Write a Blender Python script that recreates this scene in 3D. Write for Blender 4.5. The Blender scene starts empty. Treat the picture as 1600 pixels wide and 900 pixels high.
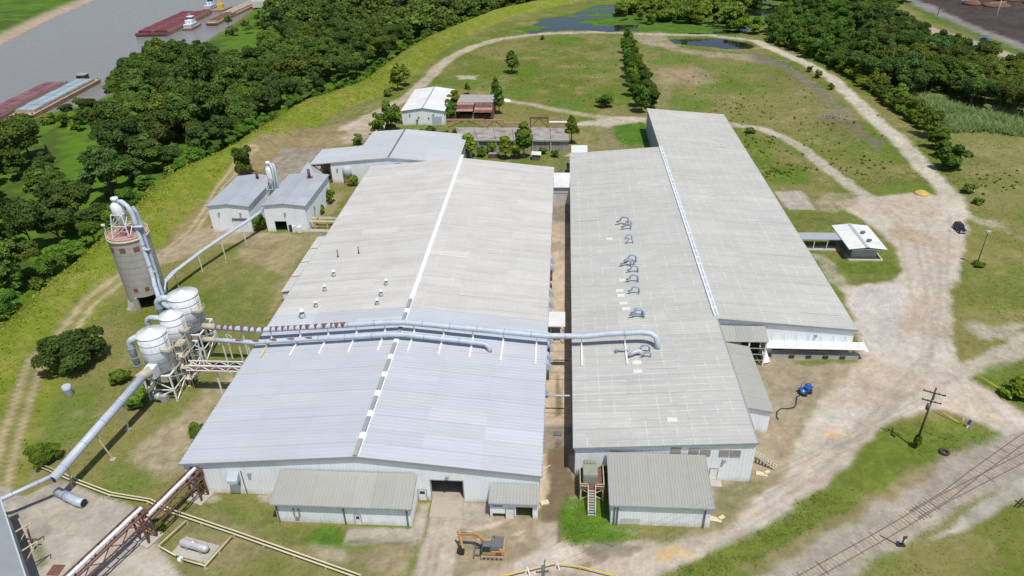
import bpy, math, random
import numpy as np
from mathutils import Matrix, Vector

random.seed(7)
SC = bpy.context.scene
COL = SC.collection
R = math.radians

# ------------------------------------------------------------------ camera
CAM_H = 85.0
FPX = 1109.0                                    # focal length in pixels of the 1600 px wide photograph
_p, _y, _r = R(30.9013), R(-4.4697), R(-1.3879)
FWD = np.array([math.sin(_y)*math.cos(_p), math.cos(_y)*math.cos(_p), -math.sin(_p)])
_rt = np.array([math.cos(_y), -math.sin(_y), 0.0])
_up = np.cross(_rt, FWD)
RGT = math.cos(_r)*_rt + math.sin(_r)*_up
UPV = -math.sin(_r)*_rt + math.cos(_r)*_up
cam_data = bpy.data.cameras.new('camera')
cam_data.sensor_width = 36.0
cam_data.lens = 36.0*FPX/1600.0
cam_data.clip_start = 1.0
cam_data.clip_end = 12000.0
cam = bpy.data.objects.new('camera', cam_data)
COL.objects.link(cam)
cam.matrix_world = Matrix(((RGT[0], UPV[0], -FWD[0], 0), (RGT[1], UPV[1], -FWD[1], 0),
                           (RGT[2], UPV[2], -FWD[2], CAM_H), (0, 0, 0, 1)))
SC.camera = cam


def at(px, py, z=0.0):
    """World point at height z seen at photograph pixel (px, py)."""
    d = FWD*FPX + RGT*(px-800) + UPV*(450-py)
    t = (z-CAM_H)/d[2]
    return (d[0]*t, d[1]*t)


# ------------------------------------------------------------------ light
SUN_DIR = Vector((0.21, -0.35, 1.0)).normalized()        # towards the sun
sun_el = math.asin(SUN_DIR.z)
sun_az = math.atan2(SUN_DIR.x, SUN_DIR.y)                 # clockwise from +Y
world = bpy.data.worlds.new('World')
SC.world = world
world.use_nodes = True
_nt = world.node_tree
_sky = _nt.nodes.new('ShaderNodeTexSky')
_sky.sky_type = 'NISHITA'
_sky.sun_disc = False
_sky.sun_elevation = sun_el
_sky.sun_rotation = sun_az
_nt.links.new(_sky.outputs[0], _nt.nodes['Background'].inputs[0])
_nt.nodes['Background'].inputs[1].default_value = 0.10
sd = bpy.data.lights.new('sun', 'SUN')
sd.energy = 4.0
sd.angle = R(0.5)
sd.color = (1.0, 0.965, 0.91)
so = bpy.data.objects.new('sun', sd)
COL.objects.link(so)
so.rotation_euler = SUN_DIR.to_track_quat('Z', 'Y').to_euler()
so.location = (0, 0, 300)
SC.view_settings.view_transform = 'Standard'
SC.view_settings.look = 'None'
SC.view_settings.exposure = 0.0
SC.view_settings.gamma = 1.0
SC.render.engine = 'CYCLES'


# ------------------------------------------------------------------ helpers
class MB:
    """Collects geometry for one mesh object (world coordinates)."""
    def __init__(s):
        s.v = []; s.f = []; s.sm = []; s.c = None

    def face(s, pts, smooth=False):
        n = len(s.v)
        s.v.extend([tuple(p) for p in pts])
        s.f.append(tuple(range(n, n+len(pts)))); s.sm.append(smooth)
        return s

    def hexa(s, p):
        """p: 4 bottom corners (ccw from above), 4 top corners"""
        n = len(s.v)
        s.v.extend([tuple(q) for q in p])
        for q in ((3, 2, 1, 0), (4, 5, 6, 7), (0, 1, 5, 4), (1, 2, 6, 5), (2, 3, 7, 6), (3, 0, 4, 7)):
            s.f.append(tuple(n+i for i in q)); s.sm.append(False)
        return s

    def box(s, x0, x1, y0, y1, z0, z1):
        return s.hexa([(x0, y0, z0), (x1, y0, z0), (x1, y1, z0), (x0, y1, z0),
                       (x0, y0, z1), (x1, y0, z1), (x1, y1, z1), (x0, y1, z1)])

    def obox(s, c, ax, hx, hy, z0, z1):
        """box on a rotated footprint; ax unit 2D axis"""
        cx, cy = c
        bx, by = -ax[1], ax[0]
        q = []
        for z in (z0, z1):
            for a, b in ((-hx, -hy), (hx, -hy), (hx, hy), (-hx, hy)):
                q.append((cx+ax[0]*a+bx*b, cy+ax[1]*a+by*b, z))
        return s.hexa(q)

    def bar(s, a, b, w, h=None, up=(0, 0, 1)):
        """rectangular bar from a to b"""
        h = h or w
        a = Vector(a); b = Vector(b)
        d = (b-a).normalized()
        u = Vector(up)
        if abs(d.dot(u)) > 0.95: u = Vector((1, 0, 0))
        x = d.cross(u).normalized()*(w/2); y = x.cross(d).normalized()*(h/2)
        n = len(s.v)
        for p in (a, b):
            for q in (-x-y, x-y, x+y, -x+y): s.v.append(tuple(p+q))
        for q in ((0, 1, 2, 3), (7, 6, 5, 4), (0, 4, 5, 1), (1, 5, 6, 2), (2, 6, 7, 3), (3, 7, 4, 0)):
            s.f.append(tuple(n+i for i in q)); s.sm.append(False)
        return s

    def tube(s, pts, r, n=10, caps=True, smooth=True):
        pts = [Vector(p) for p in pts]
        rs = r if isinstance(r, (list, tuple)) else [r]*len(pts)
        prev = None; base = len(s.v)
        for i, p in enumerate(pts):
            if i == 0: d = pts[1]-pts[0]
            elif i == len(pts)-1: d = pts[-1]-pts[-2]
            else: d = (pts[i+1]-p).normalized()+(p-pts[i-1]).normalized()
            d.normalize()
            if prev is None:
                ref = Vector((0, 0, 1)) if abs(d.z) < 0.9 else Vector((1, 0, 0))
                x = d.cross(ref).normalized()
            else:
                x = (prev-d*prev.dot(d)).normalized()
            prev = x
            y = d.cross(x)
            for k in range(n):
                t = 2*math.pi*k/n
                s.v.append(tuple(p+(x*math.cos(t)+y*math.sin(t))*rs[i]))
        for i in range(len(pts)-1):
            for k in range(n):
                a = base+i*n+k; b = base+i*n+(k+1) % n
                s.f.append((a, b, b+n, a+n)); s.sm.append(smooth)
        if caps:
            s.f.append(tuple(base+k for k in reversed(range(n)))); s.sm.append(False)
            m = base+(len(pts)-1)*n
            s.f.append(tuple(m+k for k in range(n))); s.sm.append(False)
        return s

    def lathe(s, c, prof, n=24, smooth=True, caps=True):
        """prof: list of (r, z) from bottom to top about the vertical axis through c"""
        base = len(s.v)
        for r, z in prof:
            for k in range(n):
                t = 2*math.pi*k/n
                s.v.append((c[0]+r*math.cos(t), c[1]+r*math.sin(t), z))
        for i in range(len(prof)-1):
            for k in range(n):
                a = base+i*n+k; b = base+i*n+(k+1) % n
                s.f.append((a, b, b+n, a+n)); s.sm.append(smooth)
        if caps:
            s.f.append(tuple(base+k for k in reversed(range(n)))); s.sm.append(False)
            m = base+(len(prof)-1)*n
            s.f.append(tuple(m+k for k in range(n))); s.sm.append(False)
        return s

    def mesh(s, name, off=(0, 0, 0)):
        me = bpy.data.meshes.new(name)
        o = off
        me.from_pydata([(a-o[0], b-o[1], c-o[2]) for a, b, c in s.v], [], s.f)
        if any(s.sm): me.polygons.foreach_set('use_smooth', s.sm)
        me.update()
        return me


def part(name, mb, m, parent, label=None, kind=None):
    """one mesh object; geometry given in world coordinates, stored relative to its parents"""
    off = Vector((0, 0, 0))
    q = parent
    while q is not None:
        off += q.location; q = q.parent
    me = mb.mesh(name, off)
    me.materials.append(m)
    o = bpy.data.objects.new(name, me)
    COL.objects.link(o)
    o.parent = parent
    if label: o['label'] = label
    if kind: o['kind'] = kind
    return o


def inst(name, me, loc, parent, color=None):
    """object sharing mesh me; loc in the parent's own coordinates"""
    o = bpy.data.objects.new(name, me)
    COL.objects.link(o)
    o.parent = parent
    o.location = loc
    if color is not None: o.color = color
    return o


def tag(o, label, cat, group=None):
    o['label'] = label; o['category'] = cat
    if group: o['group'] = group
    return o


def thing(name, label, cat, loc=(0, 0, 0), group=None):
    o = bpy.data.objects.new(name, None)
    o.empty_display_size = 0.5
    COL.objects.link(o)
    o.location = loc
    return tag(o, label, cat, group)


def single(name, mb, m, label, cat, loc=(0, 0, 0), group=None):
    me = mb.mesh(name, loc); me.materials.append(m)
    o = bpy.data.objects.new(name, me); COL.objects.link(o); o.location = loc
    return tag(o, label, cat, group)


def copy_tree(o, parent=None):
    c = o.copy(); COL.objects.link(c); c.parent = parent
    for ch in list(o.children): copy_tree(ch, c)
    return c


# ------------------------------------------------------------------ materials
def nodes(m):
    m.use_nodes = True
    return m.node_tree.nodes, m.node_tree.links, m.node_tree.nodes['Principled BSDF']


def mat(name, col, rough=0.6, metal=0.0, var=0.12, scale=0.6, bump=0.0, bscale=8.0, dirt=None, dirt_amt=0.35,
        dscale=0.35, objcol=False, streak=False, spec=None):
    """procedural paint / metal / concrete: large tonal noise, optional stains of colour dirt, fine bump"""
    m = bpy.data.materials.new(name)
    N, L, B = nodes(m)
    geo = N.new('ShaderNodeNewGeometry')
    n1 = N.new('ShaderNodeTexNoise'); n1.inputs['Scale'].default_value = scale; n1.inputs['Detail'].default_value = 6
    L.new(geo.outputs['Position'], n1.inputs['Vector'])
    mr = N.new('ShaderNodeMapRange')
    mr.inputs[1].default_value = 0.3; mr.inputs[2].default_value = 0.7
    mr.inputs[3].default_value = 1-var; mr.inputs[4].default_value = 1+var
    L.new(n1.outputs[0], mr.inputs[0])
    mul = N.new('ShaderNodeMix'); mul.data_type = 'RGBA'; mul.blend_type = 'MULTIPLY'; mul.inputs[0].default_value = 1
    mul.inputs[6].default_value = (*col, 1)
    L.new(mr.outputs[0], mul.inputs[7])
    cur = mul.outputs[2]
    if objcol:
        oi = N.new('ShaderNodeObjectInfo')
        m2 = N.new('ShaderNodeMix'); m2.data_type = 'RGBA'; m2.blend_type = 'MULTIPLY'; m2.inputs[0].default_value = 1
        L.new(cur, m2.inputs[6]); L.new(oi.outputs['Color'], m2.inputs[7]); cur = m2.outputs[2]
    if dirt:
        n2 = N.new('ShaderNodeTexNoise'); n2.inputs['Scale'].default_value = dscale; n2.inputs['Detail'].default_value = 8
        n2.inputs['Roughness'].default_value = 0.65
        if streak:
            mp = N.new('ShaderNodeMapping'); mp.inputs['Scale'].default_value = (0.35, 6.0, 1.0) if streak == 'x' else (3.0, 3.0, 0.25)
            L.new(geo.outputs['Position'], mp.inputs['Vector']); L.new(mp.outputs[0], n2.inputs['Vector'])
        else:
            L.new(geo.outputs['Position'], n2.inputs['Vector'])
        r2 = N.new('ShaderNodeMapRange'); r2.inputs[1].default_value = 0.48; r2.inputs[2].default_value = 0.72
        r2.inputs[3].default_value = 0; r2.inputs[4].default_value = dirt_amt
        L.new(n2.outputs[0], r2.inputs[0])
        m3 = N.new('ShaderNodeMix'); m3.data_type = 'RGBA'
        L.new(r2.outputs[0], m3.inputs[0]); L.new(cur, m3.inputs[6]); m3.inputs[7].default_value = (*dirt, 1)
        cur = m3.outputs[2]
    L.new(cur, B.inputs['Base Color'])
    B.inputs['Roughness'].default_value = rough
    B.inputs['Metallic'].default_value = metal
    if spec is not None: B.inputs['Specular IOR Level'].default_value = spec
    if bump:
        n3 = N.new('ShaderNodeTexNoise'); n3.inputs['Scale'].default_value = bscale; n3.inputs['Detail'].default_value = 5
        L.new(geo.outputs['Position'], n3.inputs['Vector'])
        b = N.new('ShaderNodeBump'); b.inputs['Strength'].default_value = bump; b.inputs['Distance'].default_value = 0.1
        L.new(n3.outputs[0], b.inputs['Height']); L.new(b.outputs[0], B.inputs['Normal'])
    return m


M = {}
M['roof_new'] = mat('roof_new', (0.455, 0.475, 0.508), 0.6, 0, 0.03, 0.15, objcol=True, dirt=(0.38, 0.40, 0.43), dirt_amt=0.45, dscale=0.12, streak='x')
M['roof_old'] = mat('roof_old', (0.505, 0.49, 0.458), 0.75, 0, 0.05, 0.2, objcol=True, dirt=(0.36, 0.335, 0.29), dirt_amt=0.55, dscale=0.12, streak='x')
M['roof_grey'] = mat('roof_grey', (0.345, 0.345, 0.31), 0.75, 0, 0.06, 0.3, objcol=True, dirt=(0.24, 0.23, 0.19), dirt_amt=0.4, dscale=0.3)
M['roof_blue'] = mat('roof_blue', (0.35, 0.375, 0.405), 0.6, 0, 0.06, 0.3, objcol=True, dirt=(0.3, 0.32, 0.34), dirt_amt=0.4, dscale=0.3)
M['roof_white'] = mat('roof_white', (0.66, 0.66, 0.64), 0.6, 0, 0.05, 0.3, objcol=True, dirt=(0.45, 0.45, 0.43), dirt_amt=0.35, dscale=0.4)
M['drive'] = mat('drive', (0.40, 0.345, 0.27), 0.9, 0, 0.1, 0.5, dirt=(0.25, 0.215, 0.17), dirt_amt=0.75, dscale=0.5)
M['roof_dull'] = mat('roof_dull', (0.26, 0.28, 0.295), 0.6, 0, 0.08, 0.4, objcol=True, dirt=(0.26, 0.26, 0.25), dirt_amt=0.4)
M['roof_pale'] = mat('roof_pale', (0.46, 0.48, 0.50), 0.6, 0, 0.06, 0.3, objcol=True, dirt=(0.36, 0.35, 0.33), dirt_amt=0.45, dscale=0.3)
M['dust'] = mat('dust', (0.46, 0.40, 0.31), 0.9, 0, 0.15, 1.0, dirt=(0.30, 0.24, 0.17), dirt_amt=0.5)
M['silver'] = mat('silver', (0.62, 0.62, 0.62), 0.4, 0.35, 0.08, 1.0, dirt=(0.42, 0.38, 0.33), dirt_amt=0.4)
M['wall'] = mat('wall', (0.86, 0.885, 0.92), 0.55, 0, 0.03, 0.3, dirt=(0.60, 0.57, 0.52), dirt_amt=0.3, dscale=0.35, streak=True)
def splash(m, colr, amt):
    N, L, B = nodes(m); g = N.new('ShaderNodeNewGeometry'); sp = N.new('ShaderNodeSeparateXYZ'); L.new(g.outputs['Position'], sp.inputs[0])
    n = N.new('ShaderNodeTexNoise'); n.inputs['Scale'].default_value = .9; n.inputs['Detail'].default_value = 6; L.new(g.outputs['Position'], n.inputs['Vector'])
    a = N.new('ShaderNodeMath'); a.operation = 'MULTIPLY_ADD'; a.inputs[1].default_value = -2.6; L.new(n.outputs[0], a.inputs[0]); L.new(sp.outputs[2], a.inputs[2])
    r = N.new('ShaderNodeMapRange'); r.inputs[1].default_value = -1.5; r.inputs[2].default_value = -.2; r.inputs[3].default_value = amt; r.inputs[4].default_value = 0; L.new(a.outputs[0], r.inputs[0])
    old = B.inputs['Base Color'].links[0].from_socket
    mi = N.new('ShaderNodeMix'); mi.data_type = 'RGBA'; L.new(r.outputs[0], mi.inputs[0]); L.new(old, mi.inputs[6]); mi.inputs[7].default_value = (*colr, 1); L.new(mi.outputs[2], B.inputs['Base Color'])


splash(M['wall'], (0.45, 0.38, 0.28), .6)
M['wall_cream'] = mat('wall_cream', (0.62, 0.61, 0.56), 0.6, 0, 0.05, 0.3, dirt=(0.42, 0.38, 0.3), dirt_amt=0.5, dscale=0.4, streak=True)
M['wall_grey'] = mat('wall_grey', (0.42, 0.43, 0.42), 0.65, 0, 0.06, 0.4, dirt=(0.3, 0.28, 0.25), dirt_amt=0.3, streak=True)
M['trim'] = mat('trim', (0.30, 0.31, 0.32), 0.5, 0, 0.08, 0.8)
M['dark'] = mat('dark', (0.02, 0.02, 0.022), 0.7, 0, 0.1)
M['white'] = mat('white', (0.80, 0.80, 0.79), 0.5, 0, 0.05, 0.8, dirt=(0.5, 0.46, 0.4), dirt_amt=0.4, dscale=0.8)
M['duct'] = mat('duct', (0.47, 0.52, 0.585), 0.45, 0, 0.07, 0.5, dirt=(0.30, 0.33, 0.37), dirt_amt=0.5, dscale=0.9)
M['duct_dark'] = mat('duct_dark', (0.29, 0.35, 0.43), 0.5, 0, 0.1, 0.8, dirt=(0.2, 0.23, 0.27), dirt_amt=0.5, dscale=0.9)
M['tank'] = mat('tank', (0.62, 0.65, 0.69), 0.5, 0, 0.06, 0.8, dirt=(0.40, 0.38, 0.36), dirt_amt=0.5, dscale=0.6, streak=True)
M['tank_roof'] = mat('tank_roof', (0.83, 0.83, 0.81), 0.5, 0, 0.05, 0.8, dirt=(0.55, 0.52, 0.46), dirt_amt=0.4, dscale=0.6)
M['rust'] = mat('rust', (0.175, 0.078, 0.06), 0.85, 0, 0.25, 1.5, dirt=(0.10, 0.05, 0.045), dirt_amt=0.6, dscale=1.2)
M['rust_pink'] = mat('rust_pink', (0.40, 0.20, 0.165), 0.85, 0, 0.15, 1.0, dirt=(0.28, 0.20, 0.17), dirt_amt=0.6, dscale=0.8)
M['red'] = mat('red', (0.24, 0.075, 0.07), 0.7, 0, 0.15, 1.2, dirt=(0.2, 0.1, 0.09), dirt_amt=0.5)
M['rust_dark'] = mat('rust_dark', (0.12, 0.055, 0.045), 0.85, 0, 0.3, 0.8, dirt=(0.30, 0.22, 0.19), dirt_amt=0.6, dscale=0.5)
M['concrete'] = mat('concrete', (0.43, 0.40, 0.35), 0.9, 0, 0.12, 0.5, bump=0.15, dirt=(0.22, 0.20, 0.18), dirt_amt=0.5, dscale=0.25)
M['concrete_dark'] = mat('concrete_dark', (0.33, 0.30, 0.26), 0.9, 0, 0.2, 0.5, bump=0.2, dirt=(0.09, 0.08, 0.07), dirt_amt=0.85, dscale=0.22)
M['silo'] = mat('silo', (0.40, 0.38, 0.34), 0.9, 0, 0.06, 0.5, bump=0.1, dirt=(0.25, 0.235, 0.21), dirt_amt=0.5, dscale=0.4, streak=True)
M['ruin_wall'] = mat('ruin_wall', (0.36, 0.34, 0.31), 0.9, 0, 0.12, 0.6, dirt=(0.13, 0.12, 0.11), dirt_amt=0.85, dscale=0.6, streak=True)
M['steel'] = mat('steel', (0.48, 0.48, 0.47), 0.5, 0.3, 0.1, 1.0, dirt=(0.3, 0.22, 0.16), dirt_amt=0.5, dscale=1.0)
M['cream'] = mat('cream', (0.62, 0.55, 0.36), 0.6, 0, 0.1, 1.0, dirt=(0.4, 0.32, 0.18), dirt_amt=0.5, dscale=1.0)
M['yellow'] = mat('yellow', (0.68, 0.50, 0.07), 0.5, 0, 0.08, 1.0, dirt=(0.4, 0.3, 0.1), dirt_amt=0.3)
M['sand_yellow'] = mat('sand_yellow', (0.55, 0.36, 0.10), 0.95, 0, 0.15, 1.0, bump=0.3)
M['orange'] = mat('orange', (0.50, 0.27, 0.10), 0.6, 0, 0.1, 1.0, dirt=(0.36, 0.26, 0.15), dirt_amt=0.7, dscale=1.2)
M['grey_paint'] = mat('grey_paint', (0.13, 0.135, 0.145), 0.5, 0, 0.1, 1.0, dirt=(0.24, 0.22, 0.19), dirt_amt=0.4, dscale=1.2)
M['black'] = mat('black', (0.022, 0.022, 0.023), 0.6, 0, 0.2, 2.0)
M['rubber'] = mat('rubber', (0.035, 0.033, 0.03), 0.8, 0, 0.2, 2.0, dirt=(0.15, 0.13, 0.1), dirt_amt=0.4)
M['glass'] = mat('glass', (0.025, 0.032, 0.035), 0.08, 0, 0.05, 1.0)
M['blue_paint'] = mat('blue_paint', (0.02, 0.09, 0.36), 0.4, 0, 0.1, 1.5)
M['car_blue'] = mat('car_blue', (0.008, 0.022, 0.07), 0.2, 0.2, 0.05, 1.0)
M['green_box'] = mat('green_box', (0.27, 0.30, 0.22), 0.6, 0, 0.08, 1.0, dirt=(0.2, 0.2, 0.14), dirt_amt=0.4)
M['wood_pole'] = mat('wood_pole', (0.075, 0.06, 0.048), 0.85, 0, 0.2, 2.0)
M['sleeper'] = mat('sleeper', (0.17, 0.145, 0.12), 0.9, 0, 0.3, 1.2, objcol=True)
M['rail'] = mat('rail', (0.20, 0.155, 0.125), 0.6, 0.3, 0.15, 1.0)
M['barge_red'] = mat('barge_red', (0.17, 0.035, 0.045), 0.7, 0, 0.15, 0.15, dirt=(0.16, 0.06, 0.06), dirt_amt=0.5, dscale=0.15)
M['barge_plum'] = mat('barge_plum', (0.19, 0.08, 0.095), 0.8, 0, 0.2, 0.2, dirt=(0.28, 0.18, 0.16), dirt_amt=0.5, dscale=0.2)
M['barge_blue'] = mat('barge_blue', (0.30, 0.38, 0.42), 0.6, 0, 0.12, 0.15, dirt=(0.2, 0.25, 0.27), dirt_amt=0.4, dscale=0.2)
M['hull'] = mat('hull', (0.27, 0.17, 0.13), 0.8, 0, 0.2, 0.3, dirt=(0.40, 0.34, 0.28), dirt_amt=0.7, dscale=0.25, streak=True)
M['boat_white'] = mat('boat_white', (0.72, 0.75, 0.78), 0.5, 0, 0.05, 0.5, dirt=(0.5, 0.5, 0.5), dirt_amt=0.3)
M['boat_blue'] = mat('boat_blue', (0.22, 0.38, 0.60), 0.5, 0, 0.05, 0.5)
M['tan_deck'] = mat('tan_deck', (0.42, 0.33, 0.24), 0.8, 0, 0.2, 0.3, dirt=(0.25, 0.15, 0.11), dirt_amt=0.6, dscale=0.3)
M['brush'] = mat('brush', (0.33, 0.29, 0.25), 0.9, 0, 0.3, 2.0)
M['shingle'] = mat('shingle', (0.36, 0.33, 0.30), 0.9, 0, 0.2, 0.6, dirt=(0.2, 0.17, 0.15), dirt_amt=0.6, dscale=0.6)


# ------------------------------------------------------------------ terrain: one height field, split into named sheets
def _hash(ix, iy, seed):
    h = (ix.astype(np.int64)*374761393+iy.astype(np.int64)*668265263+seed*974634777) & 0x7fffffff
    h = ((h ^ (h >> 13))*1274126177) & 0x7fffffff
    return ((h ^ (h >> 16)) & 0xffff)/65535.0


def vnoise(x, y, s, seed=0):
    x = x/s; y = y/s
    ix = np.floor(x); iy = np.floor(y)
    fx = x-ix; fy = y-iy
    fx = fx*fx*(3-2*fx); fy = fy*fy*(3-2*fy)
    a = _hash(ix, iy, seed); b = _hash(ix+1, iy, seed); c = _hash(ix, iy+1, seed); d = _hash(ix+1, iy+1, seed)
    return (a*(1-fx)+b*fx)*(1-fy)+(c*(1-fx)+d*fx)*fy


def fbm(x, y, s, seed=0, o=4):
    t = 0; a = 1; w = 0
    for k in range(o):
        t = t+a*vnoise(x+17.3*k, y-9.1*k, s/2**k, seed+k*13); w += a; a *= 0.55
    return t/w


def seg_dist(x, y, pts):
    """distance to polyline, signed side (+ right of travel)"""
    best = np.full(x.shape, 1e9); side = np.zeros(x.shape)
    for (ax, ay), (bx, by) in zip(pts[:-1], pts[1:]):
        dx, dy = bx-ax, by-ay
        t = np.clip(((x-ax)*dx+(y-ay)*dy)/(dx*dx+dy*dy+1e-9), 0, 1)
        d = np.hypot(x-ax-t*dx, y-ay-t*dy)
        cr = dy*(x-ax)-dx*(y-ay)
        m = d < best
        side = np.where(m, np.sign(cr), side); best = np.where(m, d, best)
    return best, side


def inside(x, y, poly):
    r = np.zeros(x.shape, bool)
    n = len(poly)
    for i in range(n):
        x0, y0 = poly[i]; x1, y1 = poly[(i+1) % n]
        if y0 == y1: continue
        c = ((y0 > y) != (y1 > y)) & (x < (x1-x0)*(y-y0)/(y1-y0)+x0)
        r ^= c
    return r


def W(pts, z=0.0): return [at(a, b, z) for a, b in pts]


def smooth(t): t = np.clip(t, 0, 1); return t*t*(3-2*t)


LEVEE = [(-40, -80), (-60, 0), (-86, 50), (-103, 90), (-112, 117), (-114, 140), (-115, 167), (-118, 203), (-111, 221), (-100, 283),
         (-85, 310), (-72, 402), (-44, 482), (15, 560), (140, 660), (340, 760), (900, 1100)]
RIVER = [(-236, 276), (-230, 293), (-217, 312), (-219, 380), (-219, 416), (-226, 482), (-238, 569), (-290, 900), (-420, 1500), (-900, 3200),
         (-1300, 3200), (-620, 1500), (-455, 900), (-391, 609), (-374, 523), (-350, 434), (-335, 388), (-330, 300), (-375, 150), (-460, 0),
         (-620, -220), (-460, -220), (-340, 0), (-290, 100), (-258, 200)]
RIVER_Z = -6.0
POND_Z = -0.45


def terrain_z(x, y):
    x = np.asarray(x, float); y = np.asarray(y, float)
    d, sd_ = seg_dist(x, y, LEVEE)
    d = d*np.where(sd_ == 0, 1, sd_)                  # + inside (right of travel), - river side
    dw = d+(fbm(x, y, 25, 5, 2)-0.5)*3
    z_in = 4.0*(1-smooth((dw-1.2)/9.0))
    z_out = 4.0-6.5*smooth((-dw-1.2)/12.0)
    z = np.where(dw > 0, z_in, z_out)
    z = z+(fbm(x, y, 9, 77, 3)-0.5)*np.where(d < 11, 0.3, 0.12)
    # river trough
    rd, _ = seg_dist(x, y, RIVER+[RIVER[0]])
    rin = inside(x, y, RIVER)
    rs = np.where(rin, -rd, rd)
    zr = np.where(rs > 0, RIVER_Z+0.02+np.minimum(rs*0.16, 3.5), RIVER_Z-np.minimum(-rs*0.3, 3.0))
    bl = smooth((rs-4)/24.0)
    far = d < -8
    z = np.where(far, zr*(1-bl)+np.maximum(z, -2.6)*bl, z)
    return z, d, rs


def grid_axis(segs):
    out = []
    for a, b, st in segs:
        n = max(1, int(round((b-a)/st)))
        out.append(np.linspace(a, b, n, endpoint=False))
    return np.concatenate(out+[[segs[-1][1]]])


gx = grid_axis([(-4500, -1500, 300), (-1500, -700, 60), (-700, -420, 8), (-420, -240, 2.6), (-240, -126, 1.5), (-126, 112, 0.6), (112, 180, 1.0),
                (180, 330, 1.8), (330, 700, 12), (700, 1500, 60), (1500, 4500, 300)])
gy = grid_axis([(-600, -60, 40), (-60, 40, 5), (40, 58, 1.5), (58, 130, 0.5), (130, 230, 0.75), (230, 330, 1.2), (330, 560, 1.8), (560, 760, 5),
                (760, 1500, 40), (1500, 7000, 300)])
GX, GY = np.meshgrid(gx, gy)
Xf, Yf = GX.ravel(), GY.ravel()
Zf, LD, RS = terrain_z(Xf, Yf)
NV = len(Xf)
n_big = fbm(Xf, Yf, 40, 1, 4)
n_mid = fbm(Xf, Yf, 9, 2, 4)
n_fin = fbm(Xf, Yf, 2.2, 3, 3)
n_ff = fbm(Xf, Yf, 0.9, 4, 2)


def C3(c): return np.array(c, float)[None, :]


def mixc(a, b, w): return a*(1-w[:, None])+b*w[:, None]


GRASS = C3((0.120, 0.150, 0.022)); DRY = C3((0.205, 0.185, 0.066)); LUSH = C3((0.085, 0.165, 0.016)); EARTH = C3((0.30, 0.235, 0.145))
col = mixc(np.repeat(GRASS, NV, 0), DRY, smooth((n_big*0.6+n_mid*0.4-0.32)/0.25)*0.85)
col = mixc(col, LUSH, smooth((fbm(Xf, Yf, 18, 31, 4)-0.50)/0.16)*0.6)
col = mixc(col, EARTH, smooth((n_mid*0.5+n_fin*0.5-0.58)/0.16)*0.45)
CLS = np.zeros(NV, int)
CNAMES = ['grass_field']


def cls(name):
    if name not in CNAMES: CNAMES.append(name)
    return CNAMES.index(name)


def poly_w(pts, soft=0.6, warp=1.2, world=False, ws=4.0, z=0.0):
    p = pts if world else W(pts, z)
    xs = [a for a, b in p]; ys = [b for a, b in p]
    m = soft+warp+1
    idx = np.nonzero((Xf > min(xs)-m) & (Xf < max(xs)+m) & (Yf > min(ys)-m) & (Yf < max(ys)+m))[0]
    w = np.zeros(NV)
    if len(idx) == 0: return w
    x = Xf[idx]+(fbm(Xf[idx], Yf[idx], ws, 41, 3)-0.5)*2*warp
    y = Yf[idx]+(fbm(Xf[idx], Yf[idx], ws, 57, 3)-0.5)*2*warp
    d, _ = seg_dist(x, y, p+[p[0]])
    s = np.where(inside(x, y, p), d, -d)
    w[idx] = smooth(s/(2*soft)+0.5)
    return w


def line_w(pts, half, soft=0.5, warp=0.8, world=False, ws=4.0, z=0.0):
    p = pts if world else W(pts, z)
    xs = [a for a, b in p]; ys = [b for a, b in p]
    m = half+soft+warp+1
    idx = np.nonzero((Xf > min(xs)-m) & (Xf < max(xs)+m) & (Yf > min(ys)-m) & (Yf < max(ys)+m))[0]
    w = np.zeros(NV)
    x = Xf[idx]+(fbm(Xf[idx], Yf[idx], ws, 43, 3)-0.5)*2*warp
    y = Yf[idx]+(fbm(Xf[idx], Yf[idx], ws, 59, 3)-0.5)*2*warp
    d, _ = seg_dist(x, y, p)
    w[idx] = smooth((half-d)/(2*soft)+0.5)
    return w


def tone(c, amp=0.25, n=None):
    n = (0.4*n_mid+0.35*n_fin+0.25*n_ff) if n is None else n
    return C3(c)*(1+amp*2*(n[:, None]-0.5)*1.6)


def lay(w, c, amp=0.25, name=None, strength=1.0, n=None):
    global col
    col = mixc(col, tone(c, amp, n), np.clip(w*strength, 0, 1))
    if name is not None: CLS[w > 0.5] = cls(name)


# levee and river side
lw = smooth((12-LD)/4.0)*(LD > -14)
lev_c = mixc(np.repeat(C3((0.165, 0.205, 0.022)), NV, 0), C3((0.215, 0.215, 0.05)), smooth((n_mid*0.5+n_fin*0.5-0.42)/0.25)*0.7)
lev_c = lev_c*(0.86+0.28*n_fin[:, None])
col = mixc(col, lev_c, lw)
CLS[(LD < 9) & (LD > -14)] = cls('levee')
rw = smooth((-LD-9)/5.0)
riv_c = mixc(np.repeat(C3((0.085, 0.165, 0.014)), NV, 0), C3((0.06, 0.10, 0.016)), smooth((n_mid-0.45)/0.2))*(0.8+0.4*n_fin[:, None])
col = mixc(col, riv_c, rw)
CLS[LD < -14] = cls('riverside_ground')
sb = smooth((14-RS)/8.0)*(LD < -20)*(Xf < -300)
lay(sb, (0.36, 0.29, 0.21), 0.2, 'sand_bank')
sb2 = smooth((5-RS)/4.0)*(LD < -20)*(Xf > -300)
lay(sb2, (0.20, 0.16, 0.10), 0.3, 'river_bank')
wbed = smooth((0.5-RS)/1.0)*(LD < -20)
lay(wbed, (0.16, 0.13, 0.09), 0.1, 'river_bed')

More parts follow.
